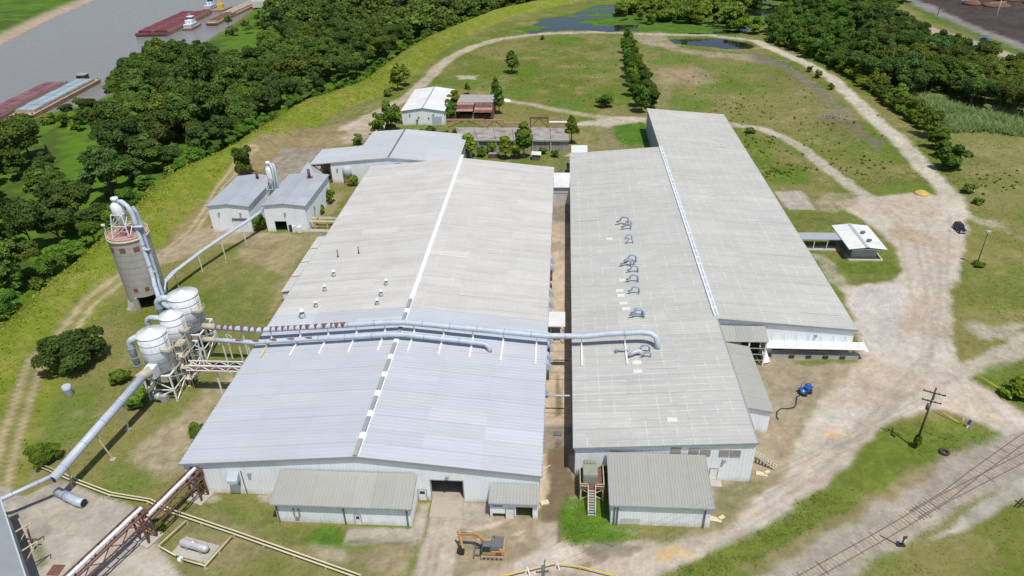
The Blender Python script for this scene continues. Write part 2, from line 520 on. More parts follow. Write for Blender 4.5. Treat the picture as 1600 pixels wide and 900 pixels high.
# drier, trodden ground near the yard
lay(poly_w([(250, 800), (330, 790), (440, 835), (560, 860), (650, 855), (640, 905), (540, 905), (420, 870), (330, 890), (280, 905), (262, 870)], 2.5, 3.0), (0.235, 0.20, 0.105), 0.35, None, 0.7)
lay(poly_w([(400, 370), (470, 420), (440, 500), (400, 540), (360, 560), (300, 640), (270, 560), (330, 480), (340, 420)], 3.0, 4.0, ws=9), (0.20, 0.185, 0.07), 0.35, None, 0.5)
lay(poly_w([(1480, 200), (1610, 205), (1610, 330), (1560, 330), (1520, 300), (1490, 250)], 4.0, 5.0, ws=12), (0.215, 0.195, 0.075), 0.3, None, 0.65)
lay(poly_w([(1500, 340), (1610, 350), (1610, 560), (1500, 570)], 3.0, 3.0, ws=12), (0.205, 0.19, 0.06), 0.35, None, 0.5)
# worn earth and tracks on the left
lay(poly_w([(330, 310), (395, 235), (470, 205), (560, 185), (610, 172), (640, 160), (620, 185), (610, 210), (560, 225), (500, 235), (430, 260), (360, 285), (325, 340), (310, 372),
            (240, 400), (262, 378)], 2.5, 2.5), (0.27, 0.205, 0.115), 0.35, 'worn_earth', 0.85)
lay(poly_w([(420, 262), (440, 232), (500, 230), (512, 250), (490, 280), (440, 300)], 1.0, 1.5), (0.27, 0.235, 0.19), 0.5, 'cracked_slab', 0.85)
lay(poly_w([(545, 195), (600, 180), (615, 200), (560, 222), (535, 225)], 1.2, 2), (0.42, 0.36, 0.28), 0.4, None, 0.6)
trk = [(0, 790), (8, 745), (22, 690), (60, 582), (140, 482), (190, 440), (250, 400), (300, 362), (322, 330), (345, 290), (400, 243)]
lay(line_w(trk, 1.9, 1.0, 0.7), (0.24, 0.21, 0.09), 0.3, 'dirt_track', 0.6)
tw = W(trk)
tdist, tside = seg_dist(Xf, Yf, tw)
rut = smooth(1.6-np.abs(tdist-0.95)/0.38)*(tdist < 2.2)
lay(rut, (0.40, 0.32, 0.205), 0.25, None, 0.9)
lay(poly_w([(225, 402), (330, 350), (400, 362), (480, 372), (440, 380), (330, 380), (300, 400), (250, 412), (200, 440), (185, 448)], 1.5, 2.0), (0.33, 0.265, 0.18), 0.35, 'dirt_track', 0.8)
lay(poly_w([(385, 372), (480, 365), (500, 330), (520, 300), (540, 300), (500, 372), (460, 420), (430, 480), (415, 490), (440, 430), (400, 410), (360, 405)], 1.5, 2.5), (0.30, 0.235, 0.14), 0.4, None, 0.65)
lay(poly_w([(300, 640), (330, 600), (370, 580), (330, 650), (300, 700), (280, 740), (240, 745), (200, 720), (215, 690), (260, 665)], 1.5, 2.5), (0.34, 0.275, 0.185), 0.5, None, 0.75)
# white loop track
lay(line_w([(540, 200), (600, 172), (640, 150), (662, 128), (700, 92), (740, 73), (780, 61), (840, 53), (930, 50), (1040, 54), (1110, 55), (1180, 64)], 3.0, 1.2, 1.2), (0.40, 0.345, 0.26), 0.35, 'gravel_track', 0.9)
lay(line_w([(1180, 64), (1235, 88), (1262, 100), (1300, 122), (1330, 150), (1362, 182), (1395, 210), (1425, 240), (1450, 268), (1480, 300), (1500, 335)], 3.0, 1.1, 1.2), (0.47, 0.42, 0.335), 0.3, 'gravel_track', 0.95)
lay(line_w([(790, 157), (830, 163), (870, 172), (930, 182), (1000, 186)], 2.0, 1.3, 1.2), (0.40, 0.34, 0.24), 0.3, 'path', 0.8)
lay(poly_w([(890, 192), (930, 188), (970, 182), (1010, 183), (1012, 190), (980, 192), (950, 200), (930, 196), (890, 196)], 1.2, 1.5), (0.43, 0.375, 0.30), 0.3, 'path', 0.9)
lay(poly_w([(930, 198), (965, 195), (985, 230), (950, 245)], 1.0, 1.0), (0.25, 0.21, 0.13), 0.3, None, 0.6)
lay(poly_w([(955, 198), (1004, 190), (1020, 226), (985, 228), (965, 222)], 1.0, 0.8), (0.065, 0.155, 0.014), 0.3, 'lawn', 0.9)
lay(line_w([(1140, 194), (1190, 201), (1225, 215), (1255, 232), (1290, 260), (1330, 290), (1365, 315)], 2.2, 1.0, 0.9), (0.40, 0.35, 0.29), 0.3, 'path', 0.9)
lay(poly_w([(1160, 82), (1190, 85), (1235, 103), (1275, 130), (1310, 160), (1345, 200), (1385, 225), (1370, 235), (1330, 205), (1290, 165), (1250, 130), (1215, 105), (1170, 95)], 2.0, 3.0), (0.16, 0.14, 0.115), 0.4, 'dark_gravel', 0.75)
lay(poly_w([(985, 55), (1040, 55), (1060, 75), (1100, 80), (1170, 85), (1180, 95), (1100, 88), (1040, 76), (1000, 68)], 2.0, 3.0), (0.33, 0.27, 0.20), 0.4, None, 0.7)
lay(poly_w([(1030, 110), (1090, 105), (1110, 130), (1060, 135), (1040, 160), (1070, 170), (1030, 165)], 4.0, 6.0, ws=12), (0.31, 0.235, 0.155), 0.4, None, 0.6)
lay(poly_w([(1190, 105), (1240, 120), (1330, 190), (1360, 240), (1300, 230), (1230, 170)], 4.0, 6.0, ws=12), (0.20, 0.175, 0.075), 0.4, None, 0.5)
lay(poly_w([(715, 118), (745, 118), (745, 124), (715, 124)], 1.0, 2.0), (0.45, 0.40, 0.33), 0.3, None, 0.8)
lay(poly_w([(1145, 198), (1180, 215), (1230, 270), (1225, 290), (1205, 292)], 2.0, 2.0), (0.10, 0.155, 0.02), 0.4, None, 0.7)
# highway and mud field
lay(poly_w([(1400, -30), (1600, -30), (1700, 60), (1700, 130), (1600, 75), (1500, 38), (1430, 5)], 3, 4), (0.062, 0.048, 0.042), 0.5, 'mud_field')
lay(line_w([(1380, -15), (1440, 8), (1500, 38), (1600, 76), (1700, 115)], 6, 3, 3), (0.24, 0.22, 0.20), 0.2, 'service_road', 0.9)
lay(line_w([(1395, -5), (1450, 22), (1520, 52), (1600, 84)], 4, 3, 3), (0.07, 0.12, 0.02), 0.3, None, 0.8)
lay(line_w([(1300, -15), (1345, 2), (1395, 24), (1430, 38), (1510, 64), (1600, 95), (1700, 130)], 4.5, 0.8, 0.4), (0.36, 0.295, 0.225), 0.1, 'highway')
# gravel yard
YARD = [(1305, 318), (1345, 308), (1400, 303), (1445, 300), (1490, 312), (1508, 332), (1514, 362), (1502, 400), (1488, 450), (1490, 520), (1500, 575), (1530, 598), (1610, 655), (1620, 715),
        (1560, 672), (1510, 650), (1470, 640), (1432, 641), (1392, 655), (1360, 690), (1325, 730), (1272, 775), (1205, 822), (1125, 862), (1040, 895), (960, 912), (700, 915), (760, 890), (820, 868),
        (850, 855), (905, 848), (1000, 850), (1060, 842), (1130, 826), (1180, 790), (1210, 750), (1245, 690), (1275, 640), (1310, 590), (1345, 562), (1348, 540), (1338, 500), (1316, 455), (1330, 447), (1395, 440),
        (1408, 415), (1404, 395), (1385, 372), (1350, 345)]
lay(poly_w(YARD, 1.0, 1.3), (0.455, 0.395, 0.325), 0.16, 'gravel_yard')
yw = poly_w(YARD, 1.0, 1.3)
lay(yw*smooth((fbm(Xf, Yf, 16, 91, 4)-0.50)/0.15), (0.40, 0.315, 0.225), 0.2, None, 0.6)
lay(yw*smooth((fbm(Xf, Yf, 11, 95, 4)-0.55)/0.12), (0.52, 0.47, 0.41), 0.12, None, 0.7)
lay(poly_w([(1330, 440), (1400, 445), (1425, 500), (1410, 550), (1360, 545), (1345, 500)], 3, 3)*yw, (0.43, 0.41, 0.385), 0.15, None, 0.65)
lay(poly_w([(1385, 365), (1410, 345), (1440, 365), (1455, 382), (1425, 380), (1400, 378)], 1.5, 2)*yw, (0.42, 0.30, 0.19), 0.2, None, 0.7)
lay(poly_w([(1425, 470), (1450, 450), (1440, 520), (1410, 530)], 2, 2.5)*yw, (0.41, 0.30, 0.19), 0.2, None, 0.6)
lay(poly_w([(1375, 610), (1430, 605), (1440, 625), (1390, 630)], 1.5, 2)*yw, (0.30, 0.255, 0.195), 0.2, None, 0.6)
lay(poly_w([(1460, 620), (1520, 630), (1590, 668), (1540, 655), (1480, 640)], 1, 1)*yw, (0.50, 0.40, 0.27), 0.2, None, 0.6)
for lp in ([(1325, 690), (1270, 745), (1200, 795), (1100, 845), (960, 885)], [(1300, 680), (1250, 735), (1185, 785), (1090, 835), (950, 872)], [(1345, 700), (1280, 755), (1205, 805), (1110, 855)],
           [(1440, 330), (1470, 420), (1465, 520), (1440, 600), (1340, 690)], [(1380, 330), (1430, 380), (1448, 460), (1440, 560), (1380, 630), (1310, 700)], [(1390, 326), (1442, 376), (1460, 456), (1452, 560), (1392, 634), (1322, 702)], [(1500, 590), (1440, 610), (1370, 640), (1300, 700)], [(1365, 315), (1400, 345), (1412, 400), (1432, 500)], [(1485, 340), (1480, 430), (1478, 540), (1530, 620), (1600, 680)]):
    lay(line_w(lp, 0.45, 0.4, 0.5)*yw, (0.335, 0.28, 0.22), 0.2, None, 0.5)
for cx, cy, rr in ((1300, 678, 1.3), (1060, 862, 1.5), (1040, 868, 1.2), (1185, 800, 1.0)):
    q = at(cx, cy); lay(smooth((rr-np.hypot((Xf-q[0])*0.6, Yf-q[1])+(n_fin-0.5)*1.5)/1.0), (0.56, 0.39, 0.17), 0.15, None, 0.7)
# side road to the right, pale scrapes
lay(line_w([(1500, 580), (1545, 568), (1580, 552), (1620, 530)], 2.6, 0.8, 1.2), (0.42, 0.37, 0.30), 0.3, 'gravel_road', 0.85)
lay(poly_w([(1515, 505), (1560, 510), (1610, 500), (1610, 520), (1570, 530), (1530, 530)], 1.2, 2.5), (0.40, 0.36, 0.30), 0.4, None, 0.7)
lay(poly_w([(1500, 340), (1560, 345), (1610, 380), (1610, 370)], 1.2, 2.5), (0.40, 0.36, 0.30), 0.4, None, 0.5)
lay(poly_w([(1512, 590), (1540, 575), (1600, 562), (1640, 570), (1640, 660), (1560, 620)], 1.0, 1.0), (0.115, 0.165, 0.02), 0.35, None, 0.8)
# bare ground east of the sheds
lay(poly_w([(1180, 692), (1170, 600), (1190, 550), (1345, 560), (1310, 592), (1270, 642), (1240, 692), (1205, 752), (1170, 795), (1110, 830), (1105, 760)], 1.2, 1.5), (0.315, 0.255, 0.18), 0.3, 'bare_ground', 0.9)
lay(poly_w([(1110, 800), (1125, 760), (1185, 748), (1200, 758), (1150, 800), (1115, 825)], 0.8, 1.5), (0.13, 0.15, 0.04), 0.4, None, 0.55)
lay(poly_w([(1238, 562), (1300, 560), (1338, 563), (1338, 566), (1300, 568), (1270, 572), (1240, 568)], 0.4, 0.8), (0.10, 0.145, 0.02), 0.4, None, 0.8)
# guard house plot
lay(poly_w([(1232, 330), (1300, 335), (1370, 362), (1404, 400), (1398, 432), (1330, 442), (1300, 420)], 1.0, 1.5), (0.17, 0.17, 0.05), 0.4, None, 0.7)
lay(poly_w([(1290, 405), (1330, 412), (1395, 400), (1400, 425), (1330, 430)], 1.0, 1.0), (0.10, 0.15, 0.02), 0.4, None, 0.8)
lay(poly_w([(1275, 300), (1330, 300), (1345, 318), (1310, 330), (1280, 330)], 1.0, 2), (0.31, 0.26, 0.17), 0.5, None, 0.7)
lay(poly_w([(1210, 299), (1252, 298), (1275, 327), (1232, 328)], 0.4, 0.3), (0.36, 0.32, 0.27), 0.3, 'concrete_slab', 0.95)
lay(poly_w([(1265, 395), (1290, 400), (1310, 425), (1330, 445), (1325, 460), (1300, 440)], 0.8, 1.5), (0.38, 0.33, 0.25), 0.4, None, 0.7)
# in front of the sheds
lay(poly_w([(725, 786), (765, 786), (850, 812), (846, 850), (800, 880), (740, 895), (700, 905), (712, 860)], 0.8, 1.0), (0.31, 0.25, 0.17), 0.3, 'bare_ground', 0.95)
lay(poly_w([(560, 860), (650, 852), (640, 905), (560, 905)], 1.0, 2.0), (0.30, 0.24, 0.15), 0.35, None, 0.75)
lay(poly_w([(340, 790), (425, 790), (432, 822), (545, 825), (543, 858), (470, 855), (400, 830), (340, 800)], 0.8, 1.2), (0.115, 0.15, 0.03), 0.4, None, 0.6)
lay(poly_w([(500, 822), (545, 826), (543, 860), (500, 852), (480, 840)], 0.8, 1.2), (0.07, 0.155, 0.014), 0.4, None, 0.8)
lay(poly_w([(495, 850), (540, 860), (540, 875), (500, 878)], 0.8, 1.2), (0.38, 0.33, 0.25), 0.3, None, 0.6)
# concrete
lay(poly_w([(-40, 768), (0, 765), (22, 772), (40, 776), (65, 762), (96, 752), (130, 764), (170, 777), (213, 794), (243, 808), (252, 830), (236, 838), (250, 858), (262, 880), (285, 905), (-40, 960)], 0.35, 0.5),
    (0.375, 0.335, 0.275), 0.14, 'concrete_yard')
cy_ = poly_w([(-40, 768), (40, 776), (96, 752), (213, 794), (243, 808), (236, 838), (285, 905), (-40, 960)], 0.35, 0.5)
lay(cy_*smooth((fbm(Xf, Yf, 6, 121, 4)-0.52)/0.12), (0.24, 0.215, 0.175), 0.2, None, 0.6)
lay(cy_*smooth((fbm(Xf, Yf, 9, 127, 4)-0.56)/0.1), (0.46, 0.42, 0.355), 0.1, None, 0.7)
lay(poly_w([(55, 862), (62, 845), (72, 860), (75, 880), (58, 890)], 0.5, 0.6), (0.09, 0.13, 0.02), 0.3, None, 0.7)
lay(poly_w([(290, 775), (340, 772), (346, 783), (302, 787)], 0.2, 0.2), (0.33, 0.285, 0.23), 0.2, 'concrete_pad', 0.9)
lay(poly_w([(402, 773), (430, 770), (432, 783), (408, 783)], 0.2, 0.2), (0.36, 0.31, 0.25), 0.2, 'concrete_pad', 0.9)
lay(poly_w([(543, 824), (644, 826), (655, 785), (668, 786), (662, 832), (652, 853), (541, 850)], 0.2, 0.25), (0.355, 0.31, 0.25), 0.2, 'concrete_pad', 0.95)
lay(line_w([(545, 845), (600, 846), (648, 848)], 0.3, 0.3, 0.5), (0.10, 0.12, 0.04), 0.3, None, 0.7)
lay(poly_w([(724, 785), (768, 785), (767, 812), (735, 820), (722, 824)], 0.2, 0.3), (0.34, 0.30, 0.245), 0.2, 'concrete_pad', 0.95)
lay(poly_w([(722, 824), (745, 818), (790, 813), (770, 824), (735, 828)], 0.3, 0.5), (0.48, 0.42, 0.33), 0.2, None, 0.9)
DRIVE = [(677, 784), (727, 784), (724, 805), (718, 840), (711, 870), (704, 905), (643, 905), (655, 868), (668, 825), (675, 800)]
lay(poly_w(DRIVE, 0.2, 0.15), (0.40, 0.345, 0.27), 0.16, 'driveway')
for lp in ([(672, 800), (650, 900)], [(700, 790), (676, 905)], [(668, 840), (718, 842)], [(722, 800), (712, 868)], [(690, 800), (662, 900)]):
    lay(line_w(lp, 0.16, 0.22, 0.15), (0.24, 0.205, 0.155), 0.2, None, 0.55)
# alley
lay(poly_w([(-2.7, 76), (3.2, 76), (3.2, 232), (-2.7, 222)], 0.2, 0.1, world=True), (0.47, 0.375, 0.27), 0.12, 'alley_pavement')
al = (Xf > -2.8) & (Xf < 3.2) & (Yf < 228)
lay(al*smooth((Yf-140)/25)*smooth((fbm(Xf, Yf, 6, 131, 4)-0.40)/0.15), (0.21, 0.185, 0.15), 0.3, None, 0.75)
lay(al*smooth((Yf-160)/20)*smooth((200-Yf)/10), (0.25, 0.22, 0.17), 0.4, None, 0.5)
lay(al*smooth((95.2-Yf)/0.4)*smooth((Yf-87.5)/0.4), (0.20, 0.175, 0.14), 0.2, None, 0.85)
lay(poly_w([(868, 587), (873, 585), (877, 620), (880, 645), (874, 652), (866, 648), (868, 615)], 0.2, 0.25), (0.16, 0.14, 0.06), 0.3, None, 0.8)
lay(al*smooth((Yf-205)/4), (0.12, 0.15, 0.03), 0.3, 'grass_field', 0.8)
for yy in (91.5, 97.0, 103, 110, 117, 124, 131, 138):
    lay(al*smooth((0.12-np.abs(Yf-yy))/0.2+0.5), (0.23, 0.18, 0.12), 0.1, None, 0.5)
MUD = [(867, 688), (876, 688), (876, 693), (884, 698), (887, 712), (890, 730), (900, 750), (905, 765), (902, 775), (892, 775), (890, 792), (876, 805), (873, 822), (878, 850), (868, 850), (862, 820), (845, 812), (843, 800),
       (852, 782), (859, 768), (858, 752), (853, 725), (852, 712), (858, 702), (866, 698)]
lay(poly_w(MUD, 0.25, 0.3), (0.165, 0.12, 0.075), 0.12, 'mud')
lay(poly_w([(880, 795), (890, 773), (905, 775), (915, 770), (952, 772), (954, 818), (1002, 825), (1005, 842), (960, 852), (900, 852), (880, 845), (874, 825)], 0.6, 0.8), (0.085, 0.16, 0.016), 0.35, 'lawn', 0.92)
lay(poly_w([(950, 826), (1105, 828), (1110, 820), (1115, 832), (1080, 842), (1010, 846)], 0.5, 0.8), (0.21, 0.19, 0.09), 0.4, None, 0.7)
lay(poly_w([(905, 852), (960, 850), (1012, 855), (1000, 868), (985, 875), (950, 872), (942, 882), (930, 878), (925, 868), (912, 860)], 0.3, 1.2, ws=3), (0.20, 0.165, 0.12), 0.2, None, 0.8)
lay(poly_w([(905, 880), (925, 874), (930, 882), (912, 888)], 0.3, 0.8, ws=3), (0.21, 0.17, 0.115), 0.2, None, 0.8)
lay(poly_w([(836, 820), (868, 815), (870, 845), (862, 860), (842, 856)], 0.4, 0.6), (0.42, 0.36, 0.28), 0.2, None, 0.85)
for pts in ([(800, 833), (820, 829), (818, 834), (805, 840)], [(806, 842), (820, 838), (822, 845), (812, 847)]):
    lay(poly_w(pts, 0.2, 0.3), (0.50, 0.44, 0.35), 0.1, None, 0.8)
lay(poly_w([(880, 888), (960, 905), (1040, 905), (860, 930), (840, 905)], 0.6, 1.0), (0.33, 0.275, 0.20), 0.25, None, 0.8)
# rail corridor
lay(poly_w([(1160, 915), (1240, 865), (1330, 815), (1420, 755), (1480, 712), (1540, 690), (1620, 660), (1620, 735), (1555, 765), (1490, 805), (1420, 845), (1360, 880), (1320, 915)], 0.8, 1.2), (0.345, 0.305, 0.25), 0.25, 'ballast', 0.95)
lay(poly_w([(1160, 880), (1300, 800), (1420, 740), (1520, 690), (1500, 712), (1420, 765), (1300, 835), (1180, 905)], 0.8, 1.8), (0.27, 0.21, 0.12), 0.35, None, 0.65)
lay(poly_w([(1040, 896), (1120, 864), (1200, 824), (1272, 776), (1340, 715), (1385, 668), (1440, 652), (1500, 660), (1520, 680), (1450, 712), (1400, 752), (1300, 812), (1180, 872), (1100, 915)], 0.7, 1.0), (0.125, 0.165, 0.022), 0.4, 'verge', 0.8)
lay(poly_w([(1452, 845), (1500, 812), (1545, 778), (1580, 748), (1620, 735), (1620, 765), (1570, 790), (1545, 812), (1480, 838)], 0.6, 1.0), (0.40, 0.36, 0.305), 0.25, 'gravel_road', 0.9)
# ponds
pw = poly_w([(790, 46), (835, 38), (850, 30), (890, 24), (935, 8), (985, 5), (1040, -10), (1190, -10), (1220, 10), (1190, 40), (1150, 52), (1060, 52), (985, 47), (900, 48), (830, 51)], 2.0, 6.0, ws=14)
weed = smooth((fbm(Xf*0.5, Yf*1.3, 15, 141, 4)-0.47)/0.05)
pondmask = pw*(1-weed)
pond2 = poly_w([(1045, 60), (1130, 60), (1172, 66), (1176, 76), (1140, 76), (1085, 70), (1055, 67)], 1.5, 3.0, ws=8)
col = mixc(col, tone((0.075, 0.145, 0.018), 0.4), pw)
col = mixc(col, tone((0.05, 0.045, 0.03), 0.2), np.maximum(pondmask, pond2))
PM = np.maximum(pondmask, pond2)
Zf = Zf*(1-PM)+(-1.1)*PM
Zf = np.where((pw > 0.3) & (PM < 0.5), np.minimum(Zf, -0.38), Zf)
CLS[PM > 0.5] = cls('pond_bed')

# flat under buildings
flat = (Xf > -60) & (Xf < 60) & (Yf > 75) & (Yf < 256)
Zf = np.where(flat, np.minimum(Zf, 0.0)-0.02, Zf)
col = np.clip(col*(0.86+0.28*n_ff[:, None]), 0.004, 0.9)

gm = bpy.data.materials.new('ground_mix')
N_, L_, B_ = nodes(gm)
_a = N_.new('ShaderNodeVertexColor'); _a.layer_name = 'soil'
_g = N_.new('ShaderNodeNewGeometry')
_n = N_.new('ShaderNodeTexNoise'); _n.inputs['Scale'].default_value = 1.6; _n.inputs['Detail'].default_value = 8; _n.inputs['Roughness'].default_value = 0.7
L_.new(_g.outputs['Position'], _n.inputs['Vector'])
_m = N_.new('ShaderNodeMapRange'); _m.inputs[1].default_value = 0.3; _m.inputs[2].default_value = 0.7; _m.inputs[3].default_value = 0.84; _m.inputs[4].default_value = 1.16
L_.new(_n.outputs[0], _m.inputs[0])
_x = N_.new('ShaderNodeMix'); _x.data_type = 'RGBA'; _x.blend_type = 'MULTIPLY'; _x.inputs[0].default_value = 1
L_.new(_a.outputs[0], _x.inputs[6]); L_.new(_m.outputs[0], _x.inputs[7])
L_.new(_x.outputs[2], B_.inputs['Base Color'])
B_.inputs['Roughness'].default_value = 0.95; B_.inputs['Specular IOR Level'].default_value = 0.15
_b = N_.new('ShaderNodeBump'); _b.inputs['Strength'].default_value = 0.5; _b.inputs['Distance'].default_value = 0.25
L_.new(_n.outputs[0], _b.inputs['Height']); L_.new(_b.outputs[0], B_.inputs['Normal'])


def build_sheets():
    ny, nx = GX.shape
    i = np.arange(NV).reshape(ny, nx)
    q = np.stack([i[:-1, :-1], i[:-1, 1:], i[1:, 1:], i[1:, :-1]], -1).reshape(-1, 4)
    fc = CLS[q[:, 0]]
    V = np.stack([Xf, Yf, Zf], 1)
    rgba = np.concatenate([col, np.ones((NV, 1))], 1).astype(np.float32)
    for k, nm in enumerate(CNAMES):
        f = q[fc == k]
        if len(f) == 0: continue
        used, inv = np.unique(f.ravel(), return_inverse=True)
        me = bpy.data.meshes.new(nm)
        me.vertices.add(len(used)); me.vertices.foreach_set('co', V[used].ravel().astype(np.float32))
        me.loops.add(len(f)*4); me.loops.foreach_set('vertex_index', inv.astype(np.int32))
        me.polygons.add(len(f)); me.polygons.foreach_set('loop_start', np.arange(0, len(f)*4, 4, dtype=np.int32))
        me.polygons.foreach_set('use_smooth', np.ones(len(f), bool))
        at_ = me.color_attributes.new('soil', 'FLOAT_COLOR', 'POINT')
        at_.data.foreach_set('color', rgba[used].ravel())
        me.update(calc_edges=True)
        me.materials.append(gm)
        o = bpy.data.objects.new(nm, me); COL.objects.link(o)
        o['kind'] = 'structure'


build_sheets()


def tz(x, y): return float(terrain_z(np.array([x]), np.array([y]))[0][0])


def water_mat(name, colr, rough, bscale, bstr, stretch=(1, 1, 1)):
    m = bpy.data.materials.new(name)
    N, L, B = nodes(m)
    B.inputs['Base Color'].default_value = (*colr, 1); B.inputs['Roughness'].default_value = rough
    B.inputs['IOR'].default_value = 1.33
    g = N.new('ShaderNodeNewGeometry')
    mp = N.new('ShaderNodeMapping'); mp.inputs['Scale'].default_value = stretch; mp.inputs['Rotation'].default_value = (0, 0, R(25))
    n = N.new('ShaderNodeTexNoise'); n.inputs['Scale'].default_value = bscale; n.inputs['Detail'].default_value = 5
    L.new(g.outputs['Position'], mp.inputs['Vector']); L.new(mp.outputs[0], n.inputs['Vector'])
    b = N.new('ShaderNodeBump'); b.inputs['Strength'].default_value = bstr; b.inputs['Distance'].default_value = 0.5
    L.new(n.outputs[0], b.inputs['Height']); L.new(b.outputs[0], B.inputs['Normal'])
    return m


def sheet(name, poly, z, m):
    b = MB(); b.face([(x, y, z) for x, y in poly])
    me = b.mesh(name); me.materials.append(m)
    o = bpy.data.objects.new(name, me); COL.objects.link(o); o['kind'] = 'structure'
    return o


sheet('river', [(-200, -600), (-200, 3500), (-1600, 3500), (-560, 1200), (-430, 640), (-420, 350), (-900, -600)][::-1], RIVER_Z, water_mat('river_water', (0.22, 0.21, 0.19), 0.16, 0.25, 0.6, (0.3, 2.2, 1)))
pwat = water_mat('pond_water', (0.012, 0.014, 0.012), 0.04, 0.5, 0.03)
sheet('pond_water', [(-32, 385), (200, 385), (330, 660), (170, 660), (60, 585), (20, 530), (-16, 470)], POND_Z, pwat)


# ------------------------------------------------------------------ building kit
def wall_mb(mb, p0, p1, z0, top, openings=(), t=0.18, ribs=0.6, side=1, rib_d=0.03):
    """vertical wall from p0 to p1; outside is to the right of travel; top = function of distance or list of (s, z)"""
    p0 = Vector((*p0, 0)); p1 = Vector((*p1, 0))
    Ln = (p1-p0).length; u = (p1-p0)/Ln; n = Vector((u.y, -u.x, 0))

    def topz(s):
        for (s0, a), (s1, b) in zip(top[:-1], top[1:]):
            if s0-1e-6 <= s <= s1+1e-6: return a+(b-a)*(s-s0)/(s1-s0)
        return top[-1][1]
    cuts = sorted(set([0, Ln]+[s for s, _ in top if 0 < s < Ln]+[a for o in openings for a in o[:2] if 0 < a < Ln]))

    def seg(s0, s1, za, zb, ta, tb):
        q = []
        for s, z, w in ((s0, za, 0), (s1, zb, 0), (s1, zb, -t), (s0, za, -t)): q.append(tuple(p0+u*s+n*w+Vector((0, 0, z))))
        for s, z, w in ((s0, ta, 0), (s1, tb, 0), (s1, tb, -t), (s0, ta, -t)): q.append(tuple(p0+u*s+n*w+Vector((0, 0, z))))
        mb.hexa(q)
    for s0, s1 in zip(cuts[:-1], cuts[1:]):
        if s1-s0 < 1e-4: continue
        mid = (s0+s1)/2
        ops = sorted([o for o in openings if o[0] <= mid <= o[1]], key=lambda o: o[2])
        z = z0
        for o in ops:
            if o[2] > z+1e-3: seg(s0, s1, z, z, o[2], o[2])
            z = o[3]
        seg(s0, s1, z, z, topz(s0), topz(s1))
    if ribs:
        k = int(Ln/ribs)
        for i in range(k):
            s = (i+0.5)*Ln/k
            ops = sorted([o for o in openings if o[0]-0.1 <= s <= o[1]+0.1], key=lambda o: o[2])
            z = z0+0.02; spans = []
            for o in ops:
                if o[2] > z+0.05: spans.append((z, o[2]-0.02))
                z = o[3]+0.02
            spans.append((z, topz(s)-0.03))
            for a, b in spans:
                w = 0.07
                q = []
                for zz in (a, b):
                    for ds, dn in ((-w, 0), (w, 0), (w*0.6, rib_d), (-w*0.6, rib_d)):
                        q.append(tuple(p0+u*(s+ds)+n*(dn+0.001)+Vector((0, 0, zz))))
                # order outward: build as hexa with 4 footprint corners
                mb.hexa([q[0], q[3], q[2], q[1], q[4], q[7], q[6], q[5]])
    return mb


def panel_mesh(name, d, wid, pitch, m, h=0.055, rw=0.24, t=0.0):
    """one corrugated sheet; d = 3-vector down the slope, ribs run along d, wid = extent along the horizontal axis u"""
    d = Vector(d)
    u = Vector((-d.y, d.x, 0)).normalized()
    if u.y < -0.5 or (abs(u.y) < 0.5 and u.x < 0): u = -u
    n = d.cross(u).normalized()
    if n.z < 0: n = -n
    k = max(1, int(round(wid/pitch))); p = wid/k
    prof = [(0, 0)]
    for i in range(k):
        c = (i+0.5)*p
        prof += [(c-rw/2, 0), (c-rw/4, h), (c+rw/4, h), (c+rw/2, 0)]
    prof.append((wid, 0))
    V = []
    for a in (0, 1):
        for s, z in prof: V.append(tuple(d*a+u*s+n*z))
    m_ = len(prof)
    up = d.cross(u).z > 0
    F = []
    for i in range(m_-1):
        f = (i, m_+i, m_+i+1, i+1)
        F.append(f if up else f[::-1])
    me = bpy.data.meshes.new(name); me.from_pydata(V, [], F); me.materials.append(m); me.update()
    return me, u, n


def roof_slope(parent, top0, top1, d, courses, bay, pitch, m, rnd=0.05, seed=0, light=0.06, base=(0, 0, 0), lapmat=None, mfun=None, h=0.055):
    """lay courses x bays of sheets between ridge line top0-top1 and the eave (ridge + d)"""
    top0 = Vector(top0); top1 = Vector(top1); d = Vector(d)
    Ln = (top1-top0).length; nb = max(1, int(round(Ln/bay))); w = Ln/nb
    dd = d/courses
    cache = {}
    rr = random.Random(seed)
    a = (top1-top0).normalized()
    for i in range(nb):
        for c in range(courses):
            mm = mfun(top0+a*(i+0.5)*w) if mfun else m
            if mm.name not in cache: cache[mm.name] = panel_mesh('roof_panel', dd*1.012, w-0.012, pitch, mm, h=h)
            me, u, n = cache[mm.name]
            org = top0+a*(i*w if u.dot(a) > 0 else (i+1)*w)
            loc = org+dd*c+n*(0.03*(courses-c)+0.008*(i % 2))-Vector(base)
            k = 1+rr.uniform(-rnd, rnd)+(light if rr.random() < 0.12 else 0)
            kk = rr.uniform(-0.008, 0.008)
            inst('roof_panel', me, loc, parent, (k+kk, k, k-kk, 1))


def box_part(name, parent, m, *b, label=None):
    mb = MB()
    for q in b: mb.box(*q)
    return part(name, mb, m, parent, label)


def trim_bar(parent, a, b, m, w=0.28, h=0.3, name='roof_trim'):
    return part(name, MB().bar(a, b, w, h), m, parent)


